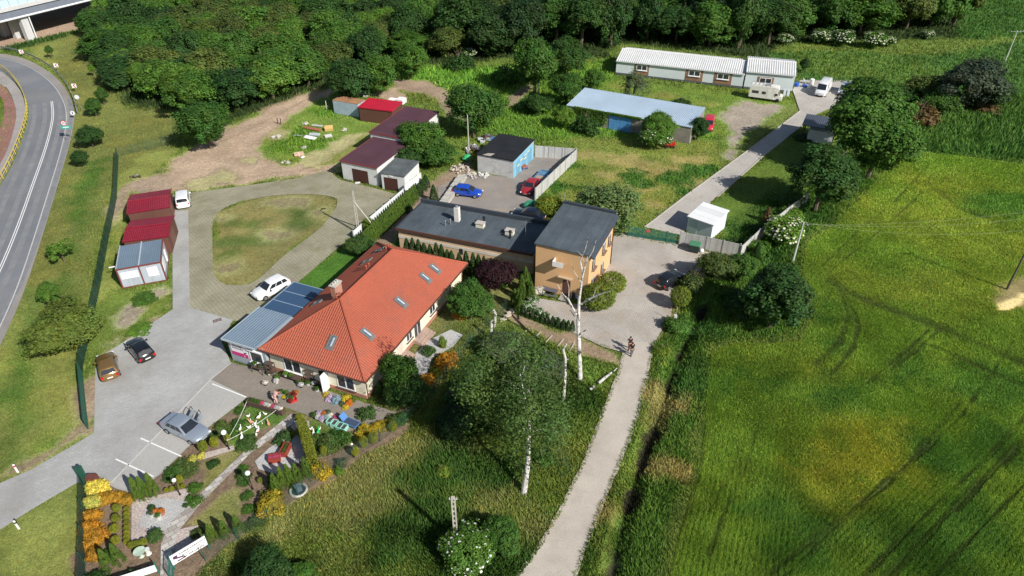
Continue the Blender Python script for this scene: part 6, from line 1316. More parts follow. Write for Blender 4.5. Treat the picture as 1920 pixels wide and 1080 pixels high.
fence('concrete_fence', [(1273,459),(1322,469),(1384,483)], 1.9, "concrete panel fence behind the green wheelie bin", panel=CP, pth=.06, pm=PD, post=.14, step=2.2)
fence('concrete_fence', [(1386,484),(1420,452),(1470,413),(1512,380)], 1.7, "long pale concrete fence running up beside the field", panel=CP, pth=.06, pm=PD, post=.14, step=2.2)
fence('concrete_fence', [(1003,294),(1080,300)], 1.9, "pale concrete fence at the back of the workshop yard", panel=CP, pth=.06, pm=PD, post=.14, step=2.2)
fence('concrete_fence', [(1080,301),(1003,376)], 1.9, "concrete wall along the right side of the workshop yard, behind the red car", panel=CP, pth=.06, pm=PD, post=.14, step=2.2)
WPN = M("white_panel", (.66,.70,.70), .7, .08, 1)
fence('panel_fence', [(664,448),(757,368)], 1.15, "white panel fence half hidden by the cypress hedge", panel=WPN, pth=.05, pm=M("post_white", (.55,.56,.55)), post=.12, step=1.9)
fence('panel_fence', [(760,366),(790,343)], 1.6, "bright white panels at the corner of the small garage", panel=WPN, pth=.05, pm=M("post_white"), post=.12, step=2)
GG = M("gate_green", (.03,.15,.115), .5, .15, 2)
gt = root('yard_gate', G(1178,442), 0, "green double-leaf steel gate closing the driveway, with a small red sign", "gate"); a_, c_ = G(1178,442), G(1273,458); gt.rotation_euler.z = math.atan2((c_-a_).y, (c_-a_).x); L = (c_-a_).length; gt.location = a_
for x0, x1 in ((.05,L*.74),(L*.76,L-.05)):
    b = B(); b.box(x0,x1,-.03,.03,.1,.2); b.box(x0,x1,-.03,.03,1.25,1.35); b.box(x0,x0+.08,-.03,.03,.2,1.25); b.box(x1-.08,x1,-.03,.03,.2,1.25); lf = b.build('leaf', GG, gt)
    x = x0+.14
    while x < x1-.12: b = B(); b.box(x,x+.1,-.012,.012,.2,1.25); b.build('bar', GG, lf); x += .16
for x in (0, L*.75, L): b = B(); b.box(x-.06,x+.06,-.06,.06,0,1.6); b.build('post', GG, gt)
b = B(); b.box(2.2,2.7,-.05,-.033,1.0,1.35); b.build('sign', M("sign_red", (.5,.1,.1), .5, .1), gt)
# ============================================================ ROAD FURNITURE
STL = M("galv_steel", (.20,.21,.22), .6, .15, 2); YEL = M("rail_yellow", (.60,.47,.05), .5, .12, 2)
GRP = chaikin(W2([(-80,86),(0,91),(50,103),(90,124),(120,150),(138,182),(146,214)]), 2, False)
gr = root('guard_rail', (*GRP[0], 0), 0, "dark steel guard rail round the outside of the road bend", "guard rail"); q0 = GRP[0]
b = B(); strip(b, [(p[0]-q0[0], p[1]-q0[1]) for p in GRP], .06, .5, .82); b.build('rail', STL, gr)
for p in GRP[::1]: b = B(); b.box(p[0]-q0[0]-.05,p[0]-q0[0]+.05,p[1]-q0[1]+.04,p[1]-q0[1]+.14,0,.75); b.build('post', STL, gr)
YP = chaikin(W2([(-60,128),(-10,125),(13,136),(36,160),(50,188),(54,212),(50,238),(37,275),(18,320),(-12,368),(-60,440)]), 2, False)
yr = root('pedestrian_railing', (*YP[0], .15), 0, "yellow tubular railing between footpath and road", "railing"); q0 = YP[0]; YPl = [(p[0]-q0[0], p[1]-q0[1]) for p in YP]
b = B(); b.tube([(p[0],p[1],1.05) for p in YPl], .055, 6); b.build('handrail', YEL, yr); b = B(); b.tube([(p[0],p[1],.5) for p in YPl], .045, 6); b.build('midrail', YEL, yr)
acc = 0; last = YPl[0]
for i in range(len(YPl)-1):
    L = math.dist(YPl[i], YPl[i+1]); k = max(1, int(L/1.6))
    for j in range(k): t = j/k; x, y = YPl[i][0]+(YPl[i+1][0]-YPl[i][0])*t, YPl[i][1]+(YPl[i+1][1]-YPl[i][1])*t; b = B(); b.tube([(x,y,0),(x,y,1.05)], .05, 6); b.build('post', YEL, yr)
SW = M("sign_face_white", (.78,.78,.78), .4, 0); SR = M("sign_face_red", (.55,.015,.04), .4, 0)
def facing(px, py): p = G(px, py); return math.atan2(-p.x, p.y)  # turns a board towards the road user below
def sign(px, py, hz, label, fn, name='road_sign', poles=(0,)):
    o = root(name, G(px, py), R(8), label, "road sign")
    for x in poles: b = B(); b.tube([(x,0,0),(x,0,hz)], .035, 6); b.build('pole', M("galv"), o)
    fn(o, hz); return o
def chev(o, hz):
    b = B(); b.box(-.42,.42,-.05,-.037,hz-.5,hz+.3); s = b.build('board', SW, o)
    for k in (-.08,): b = B(); b.add([(x,-.055,hz-.1+z) for x, z in ((.12,.36),(.36,.36),(.02,0),(.36,-.36),(.12,-.36),(-.24,0))], [(0,5,4,3,2,1)]); b.build('chevron', SR, s)
sign(44,107,1.3,"red and white chevron board on the bend, nearest the bridge", chev); sign(109,133,1.3,"red and white chevron board in the middle of the bend", chev); sign(143,172,1.3,"red and white chevron board above the round sign", chev)
def roundb(o, hz): b = B(); b.tube([(0,-.05,hz),(0,-.02,hz)], .4, 20); b.build('plate', M("plate_grey", (.62,.63,.66), .4, .05), o)
sign(153,206,2.4,"round plain sign on a tall post behind the guard rail", roundb, poles=(0,)); sign(140,222,1.0,"small round sign with a black arrow near the road edge", lambda o, hz: (roundb(o, hz), B().box(-.06,.06,-.07,-.055,hz-.2,hz+.2).build('arrow', BLK, o)))
def town(o, hz):
    b = B(); b.box(-.75,.75,-.05,-.037,hz-.95,hz-.45); s = b.build('board', M("sign_green", (.03,.38,.30), .4, 0), o)
    b = B(); b.box(-.45,.45,-.056,-.052,hz-.78,hz-.64); b.build('lettering', SW, s)
    b = B(); b.tube([(-.1,-.06,hz),(-.1,-.03,hz)], .42, 24); d = b.build('disc', SR, o); b = B(); b.tube([(-.1,-.07,hz),(-.1,-.062,hz)], .32, 24); b.build('disc_face', SW, d)
    text("50", .42, BLK, d, (-.1,-.074,hz), (R(90),0,0), bold=.01)
sign(133,263,3.0,"green town board under a round red-rimmed 50 speed sign", town, poles=(-.55,.55))
for x, y, l_ in ((34,886,"white delineator post with red band north of the entrance road"),(36,992,"white delineator post with dark band south of the entrance road")):
    o = root('delineator_post', G(x, y), 0, l_, "marker post"); b = B(); b.box(-.07,.07,-.04,.04,0,1.0); b.build('post', PW2, o); b = B(); b.box(-.075,.075,-.045,.045,.7,.85); b.build('band', SR if y < 900 else BLK, o)
# poles
CPL = M("pole_concrete", (.42,.39,.35), .9, .15, 2)
def pole(px, py, h, label, arms=(), name='utility_pole', r_=.13, mat=None, lean=(0,0)):
    o = root(name, G(px, py), 0, label, "pole"); b = B(); b.tube([(0,0,-.1),(lean[0],lean[1],h)], [r_, r_*.6], 8); b.build('pole', mat or CPL, o)
    for z, w_, an in arms: b = B(); b.obox((lean[0]*z/h, lean[1]*z/h, z), (w_,.08,.08), rz=an); b.build('cross_arm', M("galv"), o); [B().lathe((lean[0]*z/h+math.cos(an)*w_*s, lean[1]*z/h+math.sin(an)*w_*s, z+.04), [(.05,0),(.07,.06),(.04,.14)], 8).build('insulator', M("insulator", (.5,.5,.5), .3), o) for s in (-.45,0,.45)]
    return o
pole(879,285,6.2,"grey concrete telegraph pole beside the black-roofed workshop"); pole(1010,180,5.5,"thin grey telegraph pole among the trees left of the barn", r_=.11)
pole(1884,116,6.6,"slanting concrete pole with a cross arm on the far right meadow", [(6.4,3.0,R(5))], mat=M("pole_pale", (.55,.55,.52), .9, .1)); pole(1888,542,8.5,"dark wooden pole at the right edge, standing in the field", [(8.3,1.6,R(5))], mat=M("pole_dark", (.10,.08,.07), .9, .2))
p9 = pole(1486,492,5.6,"concrete pole with a street lamp and wires at the corner of the field", [(5.3,1.1,R(-40))], mat=M("pole_pale"))
pd = root('concrete_pole', G(856,1020), 0, "slotted concrete pole with small insulators in the meadow by the elder", "pole")
b = B(); b.box(-.16,-.07,-.08,.08,0,5.3); b.box(.07,.16,-.08,.08,0,5.3)
for i in range(10): b.box(-.07,.07,-.07,.07,i*.55,i*.55+.12)
b.box(-.13,.13,-.1,.1,5.3,5.45); b.build('pole', CPL, pd); b = B(); b.tube([(-.3,0,5.2),(.3,0,5.2)], .03, 6); b.lathe((-.25,0,5.2),[(.05,0),(.05,.15)],6); b.lathe((.25,0,5.2),[(.05,0),(.05,.15)],6); b.build('insulators', M("insulator"), pd)
sl2 = root('street_lamp', G(673,438), R(0), "twin concrete street lamp pole braced by a leaning stay beside the paver loop", "street lamp")
b = B()
for x in (-.14,.14): b.tube([(x,0,-.1),(x*.5,0,6.2)], [.07,.05], 6)
for i in range(11): b.obox((0,0,.4+i*.52), (.26,.06,.1))
b.build('pole', CPL, sl2); q = G(714,441)-G(673,438); b = B(); b.tube([(q.x,q.y,0),(0,0,4.6)], .09, 6); b.build('stay', CPL, sl2)
b = B()
for z in (4.4,5.0,5.5): b.tube([(-.45,0,z),(.45,0,z)], .03, 5)
b.build('cross_arm', STL, sl2); b = B(); b.tube([(0,0,6.1),(.05,0,6.8),(.5,.1,7.15)], .035, 6); b.build('arm', M("galv"), sl2); b = B(); b.obox((.75,.15,7.2), (.6,.22,.12), rz=.2); b.build('lamp_head', M("lamp_white", (.7,.7,.68), .4, .03), sl2)
# overhead wires from the corner pole to the right
tp = G(1486,492)+Vector((0,0,5.4)); te = G(1888,542)+Vector((0,0,8.4))
for i, (dx, sag) in enumerate(((-.4,.8),(0,.95),(.45,1.3))):
    w_ = root('overhead_wire', tp+Vector((dx,dx*.5,0)), 0, ["upper overhead wire crossing the field","middle overhead wire crossing the field","lower overhead wire crossing the field"][i], "wire"); b = B(); e_ = G(1985,(388,402,425)[i],6)-w_.location
    b.tube([(e_.x*t, e_.y*t, e_.z*t-sag*4*t*(1-t)) for t in [k/12 for k in range(13)]], .009, 4); b.build('wire', M("wire_pale", (.30,.34,.22), .5, 0), w_)
# globe lamps
GLB = M("globe_opal", (.85,.85,.83), .25, .02, spec=.6)
for x, y, h, r_, l_ in ((430,842,2.05,.23,"white globe lamp beside the oval bushes"),(338,928,1.8,.17,"white globe lamp over the gravel by the three cypresses"),(474,917,1.95,.21,"white globe lamp above the slab path"),(664,857,1.6,.1,"small garden lamp by the clipped oval"),(634,700,.01,.01,"") ):
    if not l_: continue
    o = root('globe_lamp', G(x, y), 0, l_, "garden lamp"); b = B(); b.tube([(0,0,0),(0,0,h-r_*.8)], .035, 8); b.lathe((0,0,0), [(.09,0),(.06,.15)], 8); b.build('post', BLK, o); b = B(); b.ball((0,0,h), r_, 16, 10); b.build('globe', GLB, o, True)
# ============================================================ PEOPLE
def hsm(name, verts, edges, mat, parent, sub=1):
    me = bpy.data.meshes.new(name); me.from_pydata([v[:3] for v in verts], edges, []); o = link(name, me, mat, parent)
    o.modifiers.new("s", 'SKIN'); lay = me.skin_vertices[0]
    for i, v in enumerate(verts): lay.data[i].radius = (v[3], v[3]*(v[4] if len(v) > 4 else 1))
    lay.data[0].use_root = True
    sb = o.modifiers.new("u", 'SUBSURF'); sb.levels = sb.render_levels = sub; 
    return o
SKIN = M("skin", (.50,.28,.19), .6, .05)
def person(px, py, rz, label, top, legs_, hair=(.03,.02,.015), bend=0, stride=.22, armf=.25, h=1.7):
    o = root('person', G(px, py), rz, label, "person"); o.scale = (h/1.72,)*3; B_ = bend
    V = [(0,0,.95,.12,.8),(0,.02+B_*.1,1.15,.12,.75),(0,.03+B_*.35,1.36-B_*.08,.15,.65),(0,.03+B_*.5,1.47-B_*.12,.055),(0,.05+B_*.56,1.53-B_*.15,.06),(0,.06+B_*.62,1.62-B_*.2,.088,1.1),(0,.06+B_*.62,1.68-B_*.2,.06)]
    E_ = [(0,1),(1,2),(2,3),(3,4),(4,5),(5,6)]
    for s in (1,-1):
        i = len(V); st = stride*s
        V += [(s*.09,0,.88,.085),(s*.10,st*.5+.03,.5,.058),(s*.10,st-.02,.1,.04),(s*.10,st+.14,.04,.035)]; E_ += [(0,i),(i,i+1),(i+1,i+2),(i+2,i+3)]
        j = len(V); sh = B_*.35; af = armf-st*.6
        V += [(s*.18,.02+sh,1.39-B_*.08,.055),(s*.23,.02+sh+af*.3,1.12-B_*.08,.042),(s*.22,.06+sh+af,.90+abs(af)*.3-B_*.05,.03),(s*.22,.08+sh+af*1.15,.83+abs(af)*.3-B_*.05,.032,.6)]; E_ += [(2,j),(j,j+1),(j+1,j+2),(j+2,j+3)]
        for f in range(4):
            m = len(V); V += [(s*(.205+.012*f),.10+sh+af*1.25,.775+abs(af)*.3+.004*f-B_*.05,.0095),(s*(.20+.012*f),.11+sh+af*1.3,.735+abs(af)*.3+.004*abs(f-1)-B_*.05,.008)]; E_ += [(j+3,m),(m,m+1)]
        m = len(V); V += [(s*.19,.13+sh+af*1.1,.81+abs(af)*.3-B_*.05,.0095)]; E_ += [(j+3,m)]
    hsm('body', V, E_, SKIN, o, 2)
    # clothing follows the limbs, a little thicker
    C_ = [(V[0][0],V[0][1],.93,.175,.95),(V[1][0],V[1][1],V[1][2],.17,.92),(V[2][0],V[2][1],V[2][2],.20,.82),(V[3][0],V[3][1],V[3][2]-.04,.085)]; e2 = [(0,1),(1,2),(2,3)]
    for s in (1,-1):
        k0 = 7+ (0 if s == 1 else 17); a0, a1 = V[k0+4], V[k0+5]; j = len(C_); C_ += [(a0[0],a0[1],a0[2],.095),((a0[0]+a1[0])/2,(a0[1]+a1[1])/2,(a0[2]+a1[2])/2,.078)]; e2 += [(2,j),(j,j+1)]
    hsm('shirt', C_, e2, M("cloth"+str(top), top, .9, .12, 8), o)
    D_ = [(0,0,.97,.165,.95)]; e3 = []
    for s in (1,-1):
        k0 = 7+(0 if s == 1 else 17); i = len(D_); l0, l1, l2 = V[k0], V[k0+1], V[k0+2]; D_ += [(l0[0],l0[1],l0[2]-.02,.125),(l1[0],l1[1],l1[2],.092),(l2[0],l2[1],l2[2]+.04,.068)]; e3 += [(0,i),(i,i+1),(i+1,i+2)]
    hsm('trousers', D_, e3, M("cloth"+str(legs_), legs_, .9, .12, 8), o)
    hd = V[5]; b = B(); b.ball((hd[0],hd[1]-.022,hd[2]+.03), .103, 12, 8, (1,1.05,1)); b.build('hair', M("hair"+str(hair), hair, .8, .1), o, True)
    b = B(); b.ball((hd[0],hd[1]+.098,hd[2]-.01), .018, 6, 4, (.8,1.2,1.4)); b.build('nose', SKIN, o, True)
    for s in (-1,1): b = B(); b.ball((hd[0]+s*.034,hd[1]+.086,hd[2]+.015), .012, 6, 4); b.build('eye', BLK, o)
    for s in (-1,1):
        k0 = 7+(0 if s == 1 else 17); f = V[k0+3]; b = B(); b.obox((f[0],f[1]-.06,.045), (.085,.26,.08)); b.build('shoe', BLK, o)
    return o
person(1180,656,R(0),"person in dark shirt and brown shorts walking up the lane, farther of the pair",(.03,.022,.025),(.13,.05,.035))
person(1184,667,R(12),"person in black top and dark grey trousers on the lane, nearer of the pair",(.012,.012,.015),(.10,.10,.12),stride=.16)
person(518,757,R(-50),"person in a pale pink dress leaning over the flower pots in front of the shop",(.62,.38,.36),(.62,.40,.38),hair=(.12,.05,.03),bend=.55,stride=.08,armf=.35,h=1.65)
# ============================================================ SMALL THINGS
def col(n, c=(.5,.5,.5), r=.7): return M(n, c, r, .12, 6)
def pot(px, py, r_, h, pc, fc, label, group=None, spread=1.3, z=0, fh=.35):
    o = root('flower_pot', G(px, py)+Vector((0,0,z)), random.uniform(0,6), label, "flower pot", group); b = B(); b.lathe((0,0,0), [(r_*.7,0),(r_,h),(r_*.9,h*.97),(.01,h*.9)], 10); b.build('pot', pc, o)
    f = link("plant", CR['low'], None, o); setmat(f, fc); f.location = (0,0,h+fh*.45); f.scale = (r_*spread, r_*spread, fh*.5); return o
for n_, c in dict(pinkf=(.62,.12,.25), redf=(.34,.04,.03), orangef=(.62,.22,.04), whitef=(.75,.73,.7), bluef=(.35,.5,.55), yelf=(.6,.5,.05), lilac=(.55,.45,.65)).items(): LM[n_] = leafmat("petal_"+n_, c)
TC = col("terracotta", (.36,.14,.08)); PB = col("pot_black", (.03,.03,.03)); PG_ = col("pot_pale", (.5,.5,.48)); ZN = col("zinc", (.45,.5,.52), .5)
pots = [(521,742,'orangef',TC,"orange flowers in the front stand, next to the leaning person"),(528,737,'mid',PB,"leafy green pot at the back of the flower stand"),(533,748,'yelf',PB,"yellow flowers in the middle of the flower stand"),(526,746,'bluef',ZN,"grey-blue plant in a zinc pot on the flower stand"),(538,739,'bright',PB,"bright green pot plant at the back right of the stand"),(541,747,'grey',ZN,"grey foliage pot on the right of the stand"),(547,750,'mid',TC,"leafy pot with few blooms left of the red flowers"),(553,744,'redf',TC,"red flowers, farther of the red group"),(556,739,'orangef',TC,"orange-red flowers at the end of the stand"),(545,755,'redf',PB,"dark red flowers nearest the paving centre")]
for x, y, f, p_, l_ in pots: pot(x, y, .22, .26, p_, LM[f], l_, fh=.36, spread=1.15)
# crates / trolley the stand rests beside
for x, y, c, l_ in ((550,752,(.45,.03,.03),"red plastic crate by the flower stand"),(548,742,(.10,.02,.02),"dark red crate behind the red crate")):
    o = root('crate', G(x, y), R(30), l_, "crate"); b = B(); b.box(-.35,.35,-.25,-.22,0,.28); b.box(-.35,.35,.22,.25,0,.28); b.box(-.35,-.32,-.22,.22,0,.28); b.box(.32,.35,-.22,.22,0,.28); b.box(-.32,.32,-.22,.22,0,.03); b.build('crate', col("crate"+str(c[0]), c), o)
WD = col("dark_wood", (.09,.06,.045), .8)
def rack(px, py, rz, w_, d_, h, levels, label, mat=WD, name='plant_rack'):
    o = root(name, G(px, py), rz, label, "rack")
    for x in (-w_/2, w_/2-.05):
        for y in (-d_/2, d_/2-.05): b = B(); b.box(x,x+.05,y,y+.05,0,h); b.build('leg', mat, o)
    for i in range(levels): z = h*(i+1)/levels-.03; b = B(); b.box(-w_/2,w_/2,-d_/2,d_/2,z+.001,z+.04); b.build('shelf', mat, o)
    return o
ha = H.rotation_euler.z
rack(487,698,ha,1.3,.6,.75,1,"folding wooden table under the annex window"); rack(511,704,ha,.8,.5,1.6,3,"dark slatted rack by the house downpipe"); rack(586,716,ha,1.0,.5,1.5,3,"dark slatted rack left of the open shop door"); rack(547,712,ha,2.3,.7,.55,1,"long low bench of plants under the shop window")
for i, (x, y, f, l_) in enumerate(((480,694,'mid',"green pot on the folding table, left"),(492,699,'grey',"grey pot plant on the folding table, right"),(505,702,'dark',"dark plant before the first rack"),(520,711,'bright',"bright plant by the rack and bench"),(538,713,'bright',"bright lettuce-like plant on the bench, left"),(548,716,'bright',"bright plant on the bench, middle"),(560,720,'dark',"dark plant at the end of the bench"),(498,722,'whitef',"white flowers standing out on the paving"),(519,718,'whitef',"white flowers near the bench"),(565,726,'whitef',"white flowers in a brown box before the bench"),(578,722,'mid',"green plant before the second rack"),(590,722,'whitef',"white flowers in front of the second rack"),(595,733,'mid',"green plant beside the shop doorway"))):
    pot(x, y, .22, .3, PB if i % 2 else PG_, LM[f], l_, fh=.5, z=.58 if 6 > i > 3 or i == 0 or i == 1 else 0)
for x, y, r_, c, l_ in ((612,742,.35,'yelf',"yellow bunch of garden goods by the shop door"),(618,749,.42,'lilac',"pink-lilac bundle in front of the shop window"),(630,752,.48,'bluef',"teal-grey bundle in front of the shop window"),(650,748,.40,'yelf',"yellow-green bundle at the house corner"),(655,757,.36,'orangef',"orange bundle at the house corner"),(648,765,.30,'yelf',"yellow pile nearest the paving"),(661,752,.3,'lime',"lime bundle against the corner wall"),(641,758,.28,'grey',"grey metal basket between the bundles")):
    o = S(x, y, r_*ppm(y), r_*1.9, 'low', c, l_, cat="garden goods", name="garden_goods")
# mint boxes and lounger
MINT = col("mint", (.30,.62,.50)); 
for i, (x, y) in enumerate(((620,793),(628,798),(638,803),(646,806))):
    o = root('planter_box', G(x, y), R(-20), ["mint green planter box, leftmost of four","mint green planter box, second of four","mint green planter box, third of four","mint green planter box, rightmost of four"][i], "planter box", "mint planter boxes"); b = B(); b.box(-.24,.24,-.35,-.31,0,.45); b.box(-.24,.24,.31,.35,0,.45); b.box(-.24,-.2,-.31,.31,0,.45); b.box(.2,.24,-.31,.31,0,.45); b.build('box', MINT, o); b = B(); b.box(-.2,.2,-.31,.31,.3,.36); b.build('soil', col("soil", (.06,.06,.065)), o)
for x, y, f, p_, l_ in ((590,782,'mid',PB,"green pot, leftmost before the glossy bush"),(597,786,'whitef',PG_,"white flowering pot near the goods"),(604,789,'lilac',PG_,"lilac pot with pale flowers"),(600,779,'lilac',ZN,"lilac flowers at the back of the goods by the mint boxes"),(608,781,'orangef',TC,"orange flowers behind the mint boxes"),(613,786,'bluef',ZN,"pale blue-green pot behind the mint boxes"),(620,784,'whitef',PG_,"white flowers behind the mint boxes"),(628,789,'pinkf',TC,"pink flowers behind the mint boxes"),(616,778,'grey',PG_,"grey pot plant at the back of the goods")): pot(x, y, .24, .3, p_, LM[f], l_, fh=.5)
BLU = col("blue_frame", (.08,.20,.45), .5)
o = root('sun_lounger', G(658,797), R(-28), "blue framed garden lounger standing by the mint boxes", "lounger"); b = B(); b.obox((.15,0,.42), (1.3,.65,.05), ry=R(0)); b.build('seat', col("dark_cloth", (.05,.07,.12)), o); b = B(); b.obox((-.75,0,.7), (.65,.65,.05), ry=R(50)); b.build('backrest', BLU, o); b = B(); b.box(-.5,.85,-.38,-.33,.36,.44); b.box(-.5,.85,.33,.38,.36,.44); b.box(.8,.85,-.33,.33,.36,.44); b.build('frame', BLU, o)
for x, y in ((-.45,-.35),(.78,-.35),(-.45,.32),(.78,.32)): b = B(); b.box(x,x+.04,y,y+.04,0,.37); b.build('leg', BLU, o)
# geese and ducks
GW = M("goose_white", (.80,.80,.79), .6, .04); GO = col("beak_orange", (.6,.22,.03))
def goose(px, py, rz, s, label, mat=GW):
    o = root('garden_goose', G(px, py), rz, label, "garden figure", "white garden geese" if mat is GW else None); o.scale = (s,)*3
    b = B(); b.tube([(-.34,0,.32),(-.25,0,.28),(-.1,0,.25),(.1,0,.26),(.2,0,.33),(.24,0,.45),(.26,0,.6),(.30,0,.66),(.37,0,.66)], [.02,.09,.16,.15,.09,.055,.045,.06,.03], 10); b.build('body', mat, o, True)
    b = B(); b.tube([(.37,0,.66),(.46,0,.64)], [.028,.01], 6); b.build('beak', GO, o); b = B(); b.box(-.05,-.02,-.07,-.04,0,.15); b.box(-.05,-.02,.04,.07,0,.15); b.box(-.12,.1,-.12,.12,-.0,.02); b.build('foot', GO, o)
gs = [(466,782,0,1.0,"white garden goose nearest the rope pole"),(471,792,2,.8,"small white goose under the rope pole"),(486,784,1,1.25,"largest white goose on the lawn behind the trough"),(498,778,3,.9,"pinkish goose at the right of the lawn"),(451,806,1.5,1.1,"lone white goose left of the group"),(468,803,4,1.0,"white goose left in the dense group"),(478,797,.5,1.1,"white goose at the back of the dense group"),(482,803,2.5,1.3,"big white goose in the dense group"),(484,809,1.2,1.1,"white goose at the front of the dense group"),(492,795,2,.5,"tiny white duck right of the dense group"),(481,817,5,1.0,"white goose on the path gravel"),(454,823,1.7,1.4,"tall white goose beside the rope corner"),(584,806,4.4,1.0,"white goose near the clipped hedge, farther"),(588,815,1.6,1.2,"white goose near the clipped hedge, nearer"),(600,805,1,.6,"small white duck right of the two geese")]
for x, y, rz, s, l_ in gs: goose(x, y, rz, s*.62, l_)
goose(597,812,1.4,.8,"green frog-like garden figure beside the two geese", col("green_fig", (.03,.42,.12))); goose(504,797,2,.8,"orange and white garden hen on the rope line", col("hen_orange", (.62,.30,.2))); goose(472,794,3,.8,"orange garden hen in the dense goose group", col("hen_orange"))
# trough with flowers
a_, c_ = G(466,756), G(533,776); o = root('flower_trough', a_, math.atan2((c_-a_).y, (c_-a_).x), "long dark wooden trough with pink-white flowers behind the goose lawn", "trough"); L = (c_-a_).length
b = B(); b.box(0,L,-.3,-.25,0,.55); b.box(0,L,.25,.3,0,.55); b.box(0,.05,-.25,.25,0,.55); b.box(L-.05,L,-.25,.25,0,.55); b.box(.05,L-.05,-.25,.25,.3,.42); b.build('trough', WD, o)
for i in range(9):
    f = link("flowers", CR['low'], None, o); setmat(f, LM['whitef' if i % 3 else 'pinkf'] if i > 2 else LM['mid']); f.location = (.4+i*(L-.6)/8.5, .12, .62); f.scale = (.28,.26,.2)
# rope triangle on poles
rp = root('rope_barrier', G(466,764), 0, "white rope stretched between three short poles round the goose lawn", "rope"); ROPE = col("rope_white", (.72,.72,.68))
P3 = [G(466,764)-rp.location, G(428,838)-rp.location, G(521,780)-rp.location]; b = B(); 
for i, (p, q) in enumerate(((P3[0],P3[1]),(P3[1],P3[2]))):
    b = B(); b.tube([p.lerp(q, t)+Vector((0,0,.75-.4*4*t*(1-t)*.5)) for t in (0,.2,.4,.6,.8,1)], .018, 6); b.build('rope', ROPE, rp)
for p in P3: b = B(); b.tube([p, p+Vector((0,0,.8))], .03, 6); b.build('pole', BLK, rp)
# red planters, patio pots, pond, bird bath
RDW = col("planter_red", (.27,.045,.03), .6)
for a_, c_, fc, l_ in (((531,858),(541,838),'olive',"dark red box planter standing lengthwise on the patio"),((505,866),(527,862),'pinkf',"dark red box planter with pink flowers")):
    A0, C0 = G(*a_), G(*c_); o = root('box_planter', (A0+C0)/2, math.atan2((C0-A0).y, (C0-A0).x), l_, "planter"); L = (C0-A0).length/2; b = B(); b.box(-L,L,-.3,-.26,.05,.62); b.box(-L,L,.26,.3,.05,.62); b.box(-L,-L+.04,-.26,.26,.05,.62); b.box(L-.04,L,-.26,.26,.05,.62); b.box(-L+.04,L-.04,-.26,.26,.4,.5); b.build('box', RDW, o)
    for i in range(4): f = link("plant", CR['low'], None, o); setmat(f, LM[fc]); f.location = (-L*.7+i*L*.47,0,.62); f.scale = (.22,.24,.17)
for x, y, r_, pc, f, l_ in ((287,958,.3,PB,'dark',"round black pot at the back of the patio cluster"),(286,968,.28,PG_,'grey',"square grey pot at the left of the patio cluster"),(294,964,.25,TC,'orangef',"orange plant in the middle of the patio cluster"),(298,972,.28,PG_,'mid',"pale pot at the front of the patio cluster"),(304,964,.3,TC,'orangef',"terracotta pot at the right of the patio cluster")): pot(x, y, r_, .4, pc, LM[f], l_, fh=.3, spread=.9)
o = root('bird_bath', G(266,1043), 0, "pale green round bird bath in the front bed", "bird bath"); b = B(); b.lathe((0,0,0), [(.2,0),(.1,.1),(.09,.5),(.4,.6),(.42,.65),(.3,.6),(.01,.56)], 16); b.build('bath', col("bath_green", (.42,.52,.42)), o, True)
o = root('stone_pedestal', G(279,1038), 0, "short white stone pedestal right of the bird bath", "pedestal"); b = B(); b.lathe((0,0,0), [(.22,0),(.16,.15),(.15,.4),(.2,.55),(.01,.56)], 12); b.build('pedestal', col("ped", (.6,.6,.56)), o)
o = root('garden_well', G(560,920), 0, "low round stone ring with a dark ornament near the lower fence", "stone ring"); b = B(); b.tube([(math.cos(t)*.65,math.sin(t)*.65,.08) for t in [k*.349 for k in range(19)]], .1, 6); b.build('stone_ring', col("ring_stone", (.42,.41,.38)), o); b = B(); b.lathe((0,0,0), [(.55,0),(.55,.06),(.01,.08)], 16); b.build('basin', M("dark_water", (.03,.05,.06), .1, .1), o); b = B(); b.obox((0,0,.35), (.5,.5,.5), rz=.6); b.build('ornament', col("orn", (.10,.14,.18)), o)
# stonemason sign
a_, c_ = G(330,1068), G(392,1030); L = (c_-a_).length; an = math.atan2((c_-a_).y, (c_-a_).x)
sg = root('stonemason_sign', a_, an, "white stonemason advertising board with black lettering on the garden fence", "sign board")
b = B(); b.box(-.05,L+.05,-.06,-.0,.62,1.62); b.build('board', M("board_white", (.80,.80,.82), .5, .02), sg)
for x in (-.05, L): b = B(); b.box(x,x+.08,.004,.08,0,1.7); b.build('post', GG, sg)
bd = sg.children[0]; lx = .62*L
text("KAMIENIARSTWO", .235, BLK, bd, (lx,-.066,1.36), (R(90),0,0), bold=.003); text("Mirosławice ul. Polna 19", .165, BLK, bd, (lx,-.066,1.10), (R(90),0,0), bold=.002); text("tel. 608 236 973", .22, BLK, bd, (lx,-.066,.82), (R(90),0,0), bold=.003)
b = B(); b.box(.12,.42,-.07,-.064,1.12,1.42); b.add([(.2,-.068,1.1),(.85,-.068,.84),(.85,-.068,.98),(.45,-.068,1.16)], [(0,1,2,3)]); b.box(.3,.9,-.07,-.064,.72,.84); b.build('emblem', M("emblem", (.09,.04,.09), .5, 0), bd)
o = root('garden_gate', G(326,1095), R(110), "open dark steel garden gate leaf beside the stonemason board", "gate"); b = B(); b.box(0,1.3,-.03,.03,.15,.2); b.box(0,1.3,-.03,.03,1.35,1.4); b.box(0,.05,-.03,.03,.2,1.35); b.box(1.25,1.3,-.03,.03,.2,1.35); b.build('frame', GG, o)
for i in range(8): b = B(); b.box(.15+i*.14,.18+i*.14,-.01,.01,.2,1.35); b.build('bar', GG, o)
